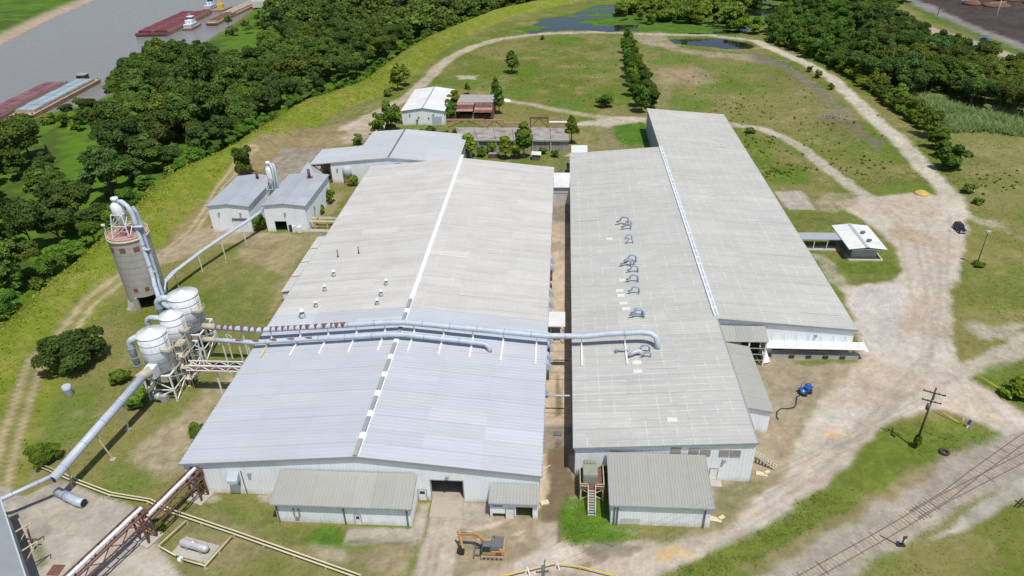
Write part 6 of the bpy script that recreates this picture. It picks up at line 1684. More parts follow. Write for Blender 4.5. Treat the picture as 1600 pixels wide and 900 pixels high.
UPx = pole('utility_pole', 'dark wooden utility pole with two crossarms on the grass wedge by the yard', 59.5, 92.0, 12.6, ((11.6, 3.2, R(-25)), (9.9, 2.8, R(-25)), (11.0, 2.2, R(60))), .2)
part('transformer', MB().lathe((59.0, 91.6), [(.3, 8.6), (.3, 9.6), (.12, 9.75)], 12), M['grey_paint'], UPx)
UP2 = pole('utility_pole', 'utility pole top with several insulator arms at the bottom edge', -1.6, 58.0, 10.0, ((9.3, 2.6, R(82)), (8.4, 2.4, R(82)), (8.9, 1.6, R(10)), (7.5, 2.4, R(82))), .19, 'grey_paint')
UP3 = pole('utility_pole', 'utility pole outside the right edge whose crossarm shadow falls on the grass', 72.6, 76.4, 13.0, ((12.2, 3.0, R(40)), (11.2, 2.6, R(40))), .2)
for (a, b, lb) in (((59.5, 92, 11.9), (-1.6, 58, 9.4), 'upper'), ((59.8, 91.2, 11.8), (-1.4, 57.2, 9.4), 'lower')):
    a = Vector(a); b = Vector(b)
    single('power_line', MB().tube([a+(b-a)*k/10-Vector((0, 0, 1.3*(1-(2*k/10-1)**2))) for k in range(11)],   .012, 4), M['black'], 'thin %s power line sagging between the two lower poles' % lb, 'cable', tuple(a))
x, y = 99.7, 155.8
LPo = pole('light_pole', 'dark lamp pole with grey floodlight head beside the gravel yard', x, y, 8.6, (), .13)
part('floodlight', MB().box(x-.5, x+.5, y-.4, y+.2, 8.6, 9.1), M['wall_grey'], LPo)
fx_, fy_ = at(1550, 48)
pole('steel_pole', 'tall pale steel pole at the edge of the dark mud field', fx_, fy_, 22, ((20, 3, R(20)),), .32, 'wall_grey')
fx_, fy_ = at(1465, 24); pole('far_pole', 'small wooden pole beside the service road at the upper right', fx_, fy_, 8, ((7.3, 2.4, R(20)),), .2)
fx_, fy_ = at(1360, 16); pole('far_pole', 'small wooden pole on the near side of the highway at the top', fx_, fy_, 8, ((7.3, 2.4, R(20)),), .2)
for px, py, lb in ((1510, 668, 'blue and white marker post on the grass wedge by the railway'), ):
    x, y = at(px, py); t = thing('marker_post', lb, 'post', (x, y, 0))
    part('shaft', MB().bar((x, y, -.1), (x+.1, y, .7), .26), M['white'], t); part('sleeve', MB().bar((x+.1, y, .71), (x+.22, y, 1.7), .3), M['blue_paint'], t)
x, y = at(1502, 663); t = thing('marker_post', 'yellow and white marker post left of the blue one', 'post', (x, y, 0))
part('shaft', MB().bar((x, y, -.1), (x, y, .8), .16), M['yellow'], t); part('cap', MB().bar((x, y, .81), (x, y, 1.4), .17), M['white'], t)
a = at(1468, 641, .5); b = at(1502, 660, .5)
for nm, lb, pa, pb in (('guy_guard', 'thin yellow guard line from the utility pole to the marker post', (1466, 640), (1500, 661)), ('guy_guard', 'thin yellow line over the grass at the right edge', (1527, 585), (1570, 612))):
    a = at(*pa, .9); b = at(*pb, .3); single(nm, MB().tube([(*a, .9), (*b, .3)], .07, 6), M['yellow'], lb, 'guy line', (*a, 0))
# yellow barrier pipe along the bottom edge with two white A-frames
pipe_fence('barrier_pipe', 'bent yellow barrier pipe along the bottom edge of the picture', [(-9.5, 62.4), at(822, 891, .8), at(868, 880, .8), at(905, 885, .8), at(962, 899, .8), at(1010, 915, .8)], .8, .1, 3, 'yellow')
for px, py, lb in ((824, 896, 'left white A-frame barricade by the yellow pipe'), (870, 887, 'right white A-frame barricade by the yellow pipe')):
    x, y = at(px, py); t = thing('barricade', lb, 'barricade', (x, y, 0))
    part('leg', MB().bar((x-.35, y-.35, 0), (x, y, 1.3), .2, .1), M['white'], t); part('leg', MB().bar((x+.35, y-.35, 0), (x, y, 1.3), .2, .1), M['white'], t)
    part('panel', MB().bar((x-.2, y-.05, .75), (x+.2, y-.05, .75), .12, .3), M['grey_paint'], t)

# ------------------------------------------------------------------ machines


def excavator():
    cx, cy = -8.9, 67.5
    t = thing('excavator', 'orange and grey tracked excavator with its boom lowered to the left', 'excavator', (cx, cy, 0))
    for s, yc in ((-1, cy-1.0), (1, cy+1.0)):
        prof = []
        L_, r = 1.35, .36
        for k in range(9): a = R(90)+R(180)*k/8; prof.append((cx-L_+r*math.cos(a), .38+r*math.sin(a)))
        for k in range(9): a = R(-90)+R(180)*k/8; prof.append((cx+L_+r*math.cos(a), .38+r*math.sin(a)))
        mb = MB(); n = len(prof)
        for i in range(n):
            (x0, z0), (x1, z1) = prof[i], prof[(i+1) % n]
            mb.face([(x0, yc-.26, z0), (x0, yc+.26, z0), (x1, yc+.26, z1), (x1, yc-.26, z1)])
        mb.face([(x, yc-.26, z) for x, z in prof]); mb.face([(x, yc+.26, z) for x, z in prof][::-1])
        tr = part('track', mb, M['tan_deck'], t)
        for k in range(5):
            xx = cx-1.2+k*.6; part('roller', MB().tube([(xx, yc-.30, .34), (xx, yc-.265, .34)], .17, 10), M['rubber'], tr)
    part('undercarriage', MB().box(cx-.9, cx+.9, cy-.72, cy+.72, .3, .78).lathe((cx, cy), [(.7, .8), (.7, .98)], 18), M['grey_paint'], t)
    part('house', MB().hexa([(cx-1.5, cy-1.15, 1.0), (cx+1.7, cy-1.15, 1.0), (cx+1.7, cy+1.15, 1.0), (cx-1.5, cy+1.15, 1.0), (cx-1.4, cy-1.13, 1.55), (cx+1.75, cy-1.13, 1.75), (cx+1.75, cy+1.13, 1.75), (cx-1.4, cy+1.13, 1.55)]), M['orange'], t)
    part('counterweight', MB().hexa([(cx+1.0, cy-1.14, 1.78), (cx+1.85, cy-1.0, 1.78), (cx+1.85, cy+1.0, 1.78), (cx+1.0, cy+1.14, 1.78), (cx+1.0, cy-1.1, 2.15), (cx+1.75, cy-.95, 2.1), (cx+1.75, cy+.95, 2.1), (cx+1.0, cy+1.1, 2.15)]), M['orange'], t)
    part('engine_hood', MB().box(cx-.15, cx+1.55, cy-.9, cy+1.05, 2.17, 2.4).box(cx-.2, cx+.98, cy-1.0, cy+1.08, 1.6, 2.16), M['grey_paint'], t)
    part('side_vent', MB().box(cx+.5, cx+1.3, cy-1.22, cy-1.16, 1.15, 1.6), M['red'], t)
    part('exhaust', MB().tube([(cx+.2, cy+.7, 2.3), (cx+.2, cy+.7, 2.95)], .08, 8), M['grey_paint'], t)
    cab = part('cab', MB().hexa([(cx-1.6, cy-1.15, 1.58), (cx-.1, cy-1.15, 1.58), (cx-.1, cy-.1, 1.58), (cx-1.6, cy-.1, 1.58), (cx-1.35, cy-1.1, 2.75), (cx-.15, cy-1.1, 2.75), (cx-.15, cy-.12, 2.75), (cx-1.35, cy-.12, 2.75)]), M['grey_paint'], t)
    part('side_window', MB().hexa([(cx-1.45, cy-1.19, 1.7), (cx-.3, cy-1.19, 1.7), (cx-.3, cy-1.16, 1.7), (cx-1.45, cy-1.16, 1.7), (cx-1.28, cy-1.15, 2.62), (cx-.3, cy-1.15, 2.62), (cx-.3, cy-1.12, 2.62), (cx-1.28, cy-1.12, 2.62)]), M['glass'], cab)
    part('windscreen', MB().hexa([(cx-1.66, cy-1.05, 1.65), (cx-1.62, cy-1.05, 1.65), (cx-1.62, cy-.2, 1.65), (cx-1.66, cy-.2, 1.65), (cx-1.42, cy-1.05, 2.68), (cx-1.38, cy-1.05, 2.68), (cx-1.38, cy-.2, 2.68), (cx-1.42, cy-.2, 2.68)]), M['glass'], cab)
    be = Vector((*at(717, 834, 3.1), 3.1)); root = Vector((cx-1.1, cy+.35, 1.7)); mid = Vector((cx-2.4, cy+.45, 3.35))
    part('boom', MB().bar(root, mid, .4, .52).bar(mid-(be-mid).normalized()*.15, be, .34, .42), M['orange'], t)
    part('ram', MB().tube([(root.x-.4, root.y-.25, 1.45), (mid.x+.3, mid.y-.25, 2.75)], .09, 8), M['steel'], t)
    part('ram', MB().tube([(mid.x-.2, mid.y, 3.75), (be.x+.35, be.y, 3.55)], .09, 8), M['steel'], t)
    sl = Vector((*at(723, 856, 1.0), 1.0)); st_ = be+(be-sl).normalized()*.45
    part('stick', MB().bar(st_, sl, .3, .38), M['orange'], t)
    bk = sl+Vector((-.15, -.1, -.35))
    part('bucket', MB().hexa([(bk.x-.25, bk.y-.4, .02), (bk.x+.35, bk.y-.4, .02), (bk.x+.35, bk.y+.5, .02), (bk.x-.25, bk.y+.5, .02), (bk.x-.6, bk.y-.4, .95), (bk.x+.2, bk.y-.4, .95), (bk.x+.2, bk.y+.5, .95), (bk.x-.6, bk.y+.5, .95)]), M['black'], t)
    part('dozer_blade', MB().box(cx-2.75, cx-2.62, cy-1.2, cy+1.2, .08, .62), M['grey_paint'], t)
    part('blade_arm', MB().box(cx-2.61, cx-.8, cy-.75, cy-.55, .25, .42), M['grey_paint'], t)
    part('blade_arm', MB().box(cx-2.61, cx-.8, cy+.55, cy+.75, .25, .42), M['grey_paint'], t)


excavator()


def wheel(parent, x, y, r, w, axis='x'):
    d = (w/2, 0) if axis == 'x' else (0, w/2)
    a = part('wheel', MB().tube([(x-d[0], y-d[1], r), (x+d[0], y+d[1], r)], r, 16), M['rubber'], parent)
    part('rim', MB().tube([(x-d[0]*1.05, y-d[1]*1.05, r), (x+d[0]*1.05, y+d[1]*1.05, r)], r*.55, 12), M['steel'], a)


def jeep(x, y):
    t = thing('parked_car', 'dark blue boxy off-road car parked on the gravel yard', 'car', (x, y, 0))
    part('body', MB().hexa([(x-.88, y-2.0, .45), (x+.88, y-2.0, .45), (x+.88, y+2.0, .45), (x-.88, y+2.0, .45), (x-.85, y-1.98, 1.05), (x+.85, y-1.98, 1.05), (x+.85, y+1.98, 1.08), (x-.85, y+1.98, 1.08)]), M['car_blue'], t)
    part('cab', MB().hexa([(x-.82, y-.75, 1.09), (x+.82, y-.75, 1.09), (x+.82, y+1.9, 1.09), (x-.82, y+1.9, 1.09), (x-.7, y-.35, 1.82), (x+.7, y-.35, 1.82), (x+.7, y+1.8, 1.82), (x-.7, y+1.8, 1.82)]), M['car_blue'], t)
    part('windscreen', MB().hexa([(x-.7, y-.80, 1.12), (x+.7, y-.80, 1.12), (x+.7, y-.76, 1.12), (x-.7, y-.76, 1.12), (x-.62, y-.43, 1.74), (x+.62, y-.43, 1.74), (x+.62, y-.39, 1.74), (x-.62, y-.39, 1.74)]), M['glass'], t)
    for s in (-1, 1):
        for y0, y1 in ((-.35, .55), (.65, 1.6)):
            part('window', MB().hexa([(x+s*.80, y+y0, 1.2), (x+s*.83, y+y0, 1.2), (x+s*.83, y+y1, 1.2), (x+s*.80, y+y1, 1.2), (x+s*.71, y+y0+.1, 1.7), (x+s*.74, y+y0+.1, 1.7), (x+s*.74, y+y1, 1.7), (x+s*.71, y+y1, 1.7)]), M['glass'], t)
        part('headlight', MB().tube([(x+s*.55, y-2.03, .85), (x+s*.55, y-1.97, .85)], .13, 10), M['white'], t)
    part('roof_panel', MB().box(x-.66, x+.66, y-.3, y+1.75, 1.825, 1.86), M['black'], t)
    part('bumper', MB().box(x-.85, x+.85, y-2.2, y-2.02, .45, .65), M['steel'], t); part('bumper', MB().box(x-.85, x+.85, y+2.02, y+2.15, .45, .65), M['black'], t)
    part('spare_wheel', MB().tube([(x, y+2.02, 1.0), (x, y+2.25, 1.0)], .38, 16), M['rubber'], t)
    for sx in (-.82, .82):
        for sy in (-1.3, 1.25): wheel(t, x+sx, y+sy, .4, .26)


jeep(104.1, 174.4)
px_, py_ = at(1538, 64)
t = thing('passing_car', 'small bright blue car on the highway at the upper right', 'car', (px_, py_, 0)); ca, sa = math.cos(R(-50)), math.sin(R(-50))
part('body', MB().obox((px_, py_), (ca, sa), 2.3, .95, .4, 1.05), M['blue_paint'], t); part('cabin', MB().obox((px_-.2*ca, py_-.2*sa), (ca, sa), 1.2, .8, 1.06, 1.7), M['blue_paint'], t)
part('window', MB().obox((px_-.2*ca, py_-.2*sa), (ca, sa), 1.22, .82, 1.2, 1.55), M['glass'], t)
for a_ in (-1.4, 1.4):
    for b_ in (-.85, .85): part('wheel', MB().lathe((px_+ca*a_-sa*b_, py_+sa*a_+ca*b_), [(.3, .02), (.34, .3), (.3, .62)], 10), M['rubber'], t)
x, y = at(1258, 614)
t = thing('pump', 'bright blue pump on a small wheeled frame on the bare ground', 'pump', (x, y, 0)); d = (.8, .6)
part('frame', MB().obox((x, y), d, 1.3, .6, .35, .5), M['black'], t); part('engine', MB().obox((x+.35, y+.25), d, .65, .5, .51, 1.35), M['blue_paint'], t)
part('tank', MB().tube([(x+.1, y+.75, 1.2), (x+1.0, y+.9, 1.2)], .35, 12), M['blue_paint'], t); part('fender', MB().obox((x-.6, y-.1), d, .5, .75, .75, .85), M['blue_paint'], t)
part('pump_head', MB().tube([(x-.9, y-.7, .6), (x-.5, y-.4, .6)], .4, 12), M['boat_blue'], t)
part('hoop', MB().tube([(x-.6, y+.7, .5), (x-.6, y+1.0, 1.3), (x-.1, y+1.2, 1.5), (x+.2, y+1.0, 1.2)], .05, 6), M['black'], t)
for a_, b_ in ((-.7, -.7), (-.7, .7), (.6, -.75)): part('wheel', MB().tube([(x+d[0]*a_-d[1]*b_*.85, y+d[1]*a_+d[0]*b_*.85, .33), (x+d[0]*a_-d[1]*b_*1.15, y+d[1]*a_+d[0]*b_*1.15, .33)], .33, 12), M['rubber'], t)
part('tow_bar', MB().bar((x+1.0, y+.8, .45), (x+1.9, y+1.5, .4), .1), M['blue_paint'], t)
hp = [(*at(a, b), .1) for a, b in ((1250, 618), (1244.5, 621), (1244, 632), (1241, 637), (1232, 639), (1220, 639), (1214, 644), (1213, 651), (1216, 656))]
single('hose', MB().tube(hp, .11, 8), M['rubber'], 'dark hose trailing from the blue pump across the dirt', 'hose', hp[0])
x, y = at(1440, 302)
single('sand_pile', MB().lathe((x, y), [(2.3, -.05), (1.7, .35), (.9, .75), (.15, .95)], 14), M['sand_yellow'], 'yellow sand pile at the top of the gravel yard', 'sand pile', (x, y, 0))
for px, py, lb, s in ((1298, 184, 'pile of bare grey branches on the open field', 1.0), (1276, 135, 'small tangle of pale branches on the dark strip', .5), (1222, 97, 'low dark brush tangle near the upper track', .5)):
    x, y = at(px, py); mb = MB(); rr = random.Random(px)
    t = thing('brush_pile', lb, 'brush pile', (x, y, 0))
    for k in range(int(60*s)+20):
        a = rr.uniform(0, 6.28); L_ = rr.uniform(1.0, 2.6); cx = x+rr.gauss(0, 2.6*s); cy = y+rr.gauss(0, 1.6*s); h = max(.1, 1.3*s-math.hypot(cx-x, cy-y)*.35)
        z = rr.uniform(.05, h); part('branch', MB().bar((cx-math.cos(a)*L_/2, cy-math.sin(a)*L_/2, z), (cx+math.cos(a)*L_/2, cy+math.sin(a)*L_/2, z+rr.uniform(-.2, .5)), .14), M['brush'], t)
for px, py, lb in ((1190, 741, 'bent white sheet lying by the grass at the warehouse corner'), (1118, 812, 'pale scrap boards leaning at the front shed corner')):
    x, y = at(px, py); single('scrap_sheet', MB().obox((x, y), (.95, -.2), .9, .45, .05, .14).obox((x+.9, y+.2), (.8, .5), .5, .3, .15, .4), M['cream'], lb, 'scrap', (x, y, 0))

# ------------------------------------------------------------------ barges and boats on the river


def oblock(parent, name, c, d, u0, u1, v0, v1, z0, z1, m):
    """box in boat coordinates: u along d, v to its left"""
    e = (-d[1], d[0]); q = []
    for z in (z0, z1):
        for u, v in ((u0, v0), (u1, v0), (u1, v1), (u0, v1)): q.append((c[0]+d[0]*u+e[0]*v, c[1]+d[1]*u+e[1]*v, z))
    return part(name, MB().hexa(q), M[m], parent)


def barge(label, a, b, w, deck, cover, n=9, group=None, open_=False):
    a = Vector(a); b = Vector(b); L_ = (b-a).length; d = (b-a).normalized(); d = (d.x, d.y); c = (a.x, a.y)
    z = RIVER_Z
    t = thing('barge', label, 'barge', (a.x, a.y, z), group)
    e = (-d[1], d[0])
    def P3(u, v, zz): return (c[0]+d[0]*u+e[0]*v, c[1]+d[1]*u+e[1]*v, zz)
    h = w/2
    q0 = [P3(1.8, -h+.1, z-.8), P3(L_-1.8, -h+.1, z-.8), P3(L_-1.8, h-.1, z-.8), P3(1.8, h-.1, z-.8)]
    q1 = [P3(0, -h, z+1.7), P3(L_, -h, z+1.7), P3(L_, h, z+1.7), P3(0, h, z+1.7)]
    part('hull', MB().hexa(q0+q1), M['hull'], t)
    oblock(t, 'deck', c, d, .15, L_-.15, -h+.1, h-.1, z+1.71, z+1.8, deck)
    oblock(t, 'coaming', c, d, 4, L_-4, -h+1.0, -h+1.25, z+1.81, z+2.9, 'tan_deck'); oblock(t, 'coaming', c, d, 4, L_-4, h-1.25, h-1.0, z+1.81, z+2.9, 'tan_deck')
    oblock(t, 'coaming', c, d, 3.75, 4, -h+1, h-1, z+1.81, z+2.9, deck); oblock(t, 'coaming', c, d, L_-4, L_-3.75, -h+1, h-1, z+1.81, z+2.9, deck)
    for k in range(n):
        u0 = 4.1+(L_-8.2)*k/n; u1 = 4.1+(L_-8.2)*(k+1)/n-.12
        zt = z+3.05+(.12 if k % 2 else 0)
        oblock(t, 'hatch_cover', c, d, u0, u1, -h+1.3, -.06, z+2.2, zt, cover); oblock(t, 'hatch_cover', c, d, u0, u1, .06, h-1.3, z+2.2, zt+.08, cover)
    for u in (1.2, L_-1.2):
        for v in (-h+.8, h-.8): part('bollard', MB().lathe(P3(u, v, 0)[:2], [(.25, z+1.8), (.25, z+2.4), (.35, z+2.5)], 8), M['grey_paint'], t)
    return t


def towboat(label, c, d, s=1.0, blue=False):
    z = RIVER_Z
    t = thing('towboat', label, 'towboat', (c[0], c[1], z))
    e = (-d[1], d[0])
    def P3(u, v, zz): return (c[0]+d[0]*u*s+e[0]*v*s, c[1]+d[1]*u*s+e[1]*v*s, z+zz*s)
    part('hull', MB().hexa([P3(-9, -3.2, -.5), P3(8, -3.2, -.5), P3(8, 3.2, -.5), P3(-9, 3.2, -.5), P3(-9.4, -3.6, 1.2), P3(9.4, -3.4, 1.5), P3(9.4, 3.4, 1.5), P3(-9.4, 3.6, 1.2)]), M['hull'], t)
    def blk(nm, u0, u1, v, z0, z1, m, par=t): return part(nm, MB().hexa([P3(u0, -v, z0), P3(u1, -v, z0), P3(u1, v, z0), P3(u0, v, z0), P3(u0, -v, z1), P3(u1, -v, z1), P3(u1, v, z1), P3(u0, v, z1)]), M[m], par)
    blk('deckhouse', -7, 4.6, 2.7, 1.5, 3.7, 'boat_white'); d2 = blk('upper_cabin', -3, 3.8, 2.2, 3.72, 5.6, 'boat_white')
    wh = blk('wheelhouse', -.2, 3.2, 1.7, 5.62, 7.6, 'boat_blue' if blue else 'boat_white'); blk('window', -.25, 3.25, 1.75, 6.3, 7.1, 'glass', wh)
    blk('roof', -.8, 3.8, 2.2, 7.62, 7.85, 'boat_white'); blk('window_band', -7.05, 4.65, 2.75, 2.4, 3.0, 'duct_dark')
    blk('push_knee', 9.0, 9.8, .5, .5, 3.4, 'grey_paint')
    for v in (-1.3, 1.3): part('stack', MB().tube([P3(-5, v, 3.7), P3(-5, v, 6.4)], .4*s, 10), M['boat_blue' if blue else 'boat_white'], t)
    part('mast', MB().tube([P3(1, 0, 7.85), P3(1, 0, 10)], .1*s, 6), M['boat_white'], t)
    return t


b2a = [at(13, 180, -5.0), at(112, 128, -5.0)]; 
B0 = at(33, 183, RIVER_Z+1); B1 = at(142, 126, RIVER_Z+1)
e_ = Vector((B1[0]-B0[0], B1[1]-B0[1])).normalized(); le = (-e_.y, e_.x)
barge('moored barge with pale blue grey hatch covers, nearer the trees on the left', B0, B1, 10.6, 'tan_deck', 'barge_blue', 7, None)
barge('moored barge with plum red covers on the river side of the blue one', (B0[0]+le[0]*10.9-2, B0[1]+le[1]*10.9-3), (B1[0]+le[0]*10.9-2, B1[1]+le[1]*10.9-5), 10.4, 'barge_plum', 'barge_plum', 9, None)
mx, my = at(133, 131, RIVER_Z)
t = thing('winch_deck', 'rusty winch house on the end of the blue barge', 'winch', (mx, my, RIVER_Z)); part('house', MB().box(mx-2.2, mx+2, my-2, my+2, RIVER_Z+1.8, RIVER_Z+4.6), M['rust'], t)
part('roof', MB().box(mx-2.6, mx+2.4, my-2.4, my+2.4, RIVER_Z+4.62, RIVER_Z+4.9), M['brush'], t); part('window', MB().box(mx-1.4, mx+1.2, my-2.06, my-2.01, RIVER_Z+3, RIVER_Z+4), M['glass'], t)
C0 = at(236, 55, RIVER_Z+1); C1 = at(310, 20, RIVER_Z+1)
e_ = Vector((C1[0]-C0[0], C1[1]-C0[1])).normalized(); le = (-e_.y, e_.x)
barge('dark red barge nearest the bank in the upstream row beside the white towboat', (C0[0]-le[0]*-5.4, C0[1]-le[1]*-5.4), (C1[0]+le[0]*5.4, C1[1]+le[1]*5.4), 10.4, 'barge_red', 'barge_red', 10)
barge('dark red barge on the outer river side of the upstream row', (C0[0]+le[0]*-5.2, C0[1]+le[1]*-5.2), (C1[0]-le[0]*5.2, C1[1]-le[1]*5.2), 10.4, 'barge_red', 'barge_red', 10)
D0 = at(318, 26, RIVER_Z+1); D1 = at(352, 8, RIVER_Z+1)
barge('small brown barge moored between the towboat and the bank', at(330, 38, RIVER_Z+1), at(362, 22, RIVER_Z+1), 8, 'tan_deck', 'rust', 5)
barge('pale tan work barge moored at the top beside the crane', at(352, 26, RIVER_Z+1), at(400, 4, RIVER_Z+1), 10, 'tan_deck', 'tan_deck', 6)
towboat('white towboat with stepped decks beside the red barges', at(300, 44, RIVER_Z), (e_.x, e_.y), .95)
towboat('blue and white towboat behind the red barges near the crane', at(330, 14, RIVER_Z), (e_.x, e_.y), .9, True)
kx, ky = at(346, 16, RIVER_Z)
t = thing('crane', 'yellow crane standing on the work barges', 'crane', (kx, ky, RIVER_Z)); part('cab', MB().box(kx-2, kx+2, ky-2, ky+2, RIVER_Z+1.5, RIVER_Z+4.5), M['yellow'], t)
part('pontoon', MB().box(kx-5, kx+5, ky-9, ky+9, RIVER_Z-.5, RIVER_Z+1.48), M['hull'], t)
for s in (-.7, .7): part('boom', MB().bar((kx+s, ky, RIVER_Z+4), (kx+s*.2-2, ky+3, RIVER_Z+24), .5), M['yellow'], t)
part('mast', MB().bar((kx, ky+1.8, RIVER_Z+4), (kx-.5, ky+3, RIVER_Z+10), .4), M['yellow'], t)
jx, jy = at(378, 40, -3)
t = thing('landing_ramp', 'rust brown landing ramp on the river bank below a tree', 'ramp', (jx, jy, -5)); part('deck', MB().hexa([(jx-10, jy-3, -6), (jx+8, jy-1, -3.6), (jx+8, jy+4, -3.6), (jx-10, jy+3, -6), (jx-10, jy-3, -5.3), (jx+8, jy-1, -2.6), (jx+8, jy+4, -2.6), (jx-10, jy+3, -5.3)]), M['rust_pink'], t)
part('kerb', MB().bar((jx-10, jy-3, -5.1), (jx+8, jy-1, -2.4), .4), M['rust'], t)
fx_, fy_ = at(414, 12, -5)
t = thing('far_barn', 'pale metal roofed shed behind trees at the top left', 'building', (fx_, fy_, -2)); part('wall', MB().box(fx_-7, fx_+7, fy_-6, fy_+6, -4, 3.5), M['wall'], t); part('roof', MB().box(fx_-7.5, fx_+7.5, fy_-6.5, fy_+6.5, 3.52, 4), M['roof_blue'], t)

# ------------------------------------------------------------------ vegetation
def leaf_material(name, colr, trans=0.25):
    m = bpy.data.materials.new(name)
    N, L, B = nodes(m)
    a = N.new('ShaderNodeVertexColor'); a.layer_name = 'tint'
    oi = N.new('ShaderNodeObjectInfo')
    m1 = N.new('ShaderNodeMix'); m1.data_type = 'RGBA'; m1.blend_type = 'MULTIPLY'; m1.inputs[0].default_value = 1
    m1.inputs[6].default_value = (*colr, 1); L.new(a.outputs[0], m1.inputs[7])
    m2 = N.new('ShaderNodeMix'); m2.data_type = 'RGBA'; m2.blend_type = 'MULTIPLY'; m2.inputs[0].default_value = 1
    L.new(m1.outputs[2], m2.inputs[6]); L.new(oi.outputs['Color'], m2.inputs[7])
    L.new(m2.outputs[2], B.inputs['Base Color']); B.inputs['Roughness'].default_value = 0.7; B.inputs['Specular IOR Level'].default_value = 0.2
    tr = N.new('ShaderNodeBsdfTranslucent'); L.new(m2.outputs[2], tr.inputs['Color'])
    mx = N.new('ShaderNodeMixShader'); mx.inputs[0].default_value = trans
    L.new(B.outputs[0], mx.inputs[1]); L.new(tr.outputs[0], mx.inputs[2])
    L.new(mx.outputs[0], m.node_tree.nodes['Material Output'].inputs['Surface'])
    return m


M['leaf'] = leaf_material('leaf', (0.118, 0.178, 0.032), .35)
M['leaf_shrub'] = leaf_material('leaf_shrub', (0.15, 0.22, 0.032), .35)
M['bark'] = mat('bark', (0.11, 0.085, 0.065), 0.9, 0, 0.25, 1.5)


def crown_cards(seed, n, rx, rz, z0, clumps, card, shape='round', low=-0.35):
    """leaf cards on the surface of many clumps inside the crown; returns verts (n*4,3), tint (n*4,3)"""
    g = np.random.default_rng(seed)
    C = []
    tries = 0
    while len(C) < clumps and tries < 9999:
        tries += 1
        v = g.normal(size=3); v /= np.linalg.norm(v)
        rad = g.uniform(.25, .95)
        p = v*rad
        if p[2] < low: continue
        w = 1.0
        if shape == 'cone': w = max(.15, 1-(p[2]+1)/2*.85)
        if shape == 'column': w = .9
        cr = g.uniform(.24, .50)*(1.2-.5*rad)
        C.append((p[0]*rx*w, p[1]*rx*w, z0+rz+p[2]*rz*.85, cr*(rx*.55+rz*.45)*(.6+.4*w), g.uniform(.7, 1.32), g.uniform(-.08, .12)))
    C = np.array(C)
    k = g.choice(len(C), size=n, p=(C[:, 3]**2)/np.sum(C[:, 3]**2))
    v = g.normal(size=(n, 3)); v /= np.linalg.norm(v, axis=1)[:, None]
    v[:, 2] = np.where(v[:, 2] < -.3, -v[:, 2]*.8, v[:, 2])
    r = C[k, 3]*g.uniform(.72, 1.12, n)
    pos = C[k, :3]+v*r[:, None]*np.array([1, 1, .82])
    nrm = v*.9+g.normal(size=(n, 3))*.55+np.array([0, 0, .5]); nrm /= np.linalg.norm(nrm, axis=1)[:, None]
    t1 = np.cross(nrm, g.normal(size=(n, 3))); t1 /= np.linalg.norm(t1, axis=1)[:, None]
    t2 = np.cross(nrm, t1)
    s = card*g.uniform(.6, 1.4, n)[:, None]
    V = np.stack([pos-t1*s-t2*s*.6, pos+t1*s*.8-t2*s*.75, pos+t1*s+t2*s*.55, pos-t1*s*.7+t2*s*.8], 1).reshape(-1, 3)
    tint = C[k, 4]*g.uniform(.82, 1.2, n)
    hue = C[k, 5]+g.normal(size=n)*.04
    T = np.stack([tint*(1+hue), tint*(1+.25*hue), tint*(1-hue*.8), np.ones(n)], 1)
    return V, np.repeat(T, 4, 0)


def card_mesh(name, V, T, m):
    n = len(V)//4
    me = bpy.data.meshes.new(name)
    me.vertices.add(len(V)); me.vertices.foreach_set('co', V.astype(np.float32).ravel())
    me.loops.add(len(V)); me.loops.foreach_set('vertex_index', np.arange(len(V), dtype=np.int32))
    me.polygons.add(n); me.polygons.foreach_set('loop_start', np.arange(0, len(V), 4, dtype=np.int32))
    a = me.color_attributes.new('tint', 'FLOAT_COLOR', 'POINT'); a.data.foreach_set('color', T.astype(np.float32).ravel())
    me.update(calc_edges=True); me.materials.append(m)
    return me


def trunk_mesh(seed, h, r, spread):
    g = random.Random(seed); mb = MB()
    top = Vector((g.uniform(-.3, .3), g.uniform(-.3, .3), h))
    mb.tube([(0, 0, -.6), (0, 0, .3), top*.5, top], [r*1.35, r, r*.8, r*.45], 7)
    for k in range(5):
        a = g.uniform(0, 6.28)+k*1.25; z = h*g.uniform(.45, .95)
        b = Vector((top.x*z/h, top.y*z/h, z)); e = b+Vector((math.cos(a)*spread, math.sin(a)*spread, spread*g.uniform(.5, 1.0)))
        mb.tube([b, (b+e)/2+Vector((0, 0, .25)), e], [r*.4, r*.28, r*.1], 5)
    me = mb.mesh('trunk'); me.materials.append(M['bark']); return me


PROTO = {}


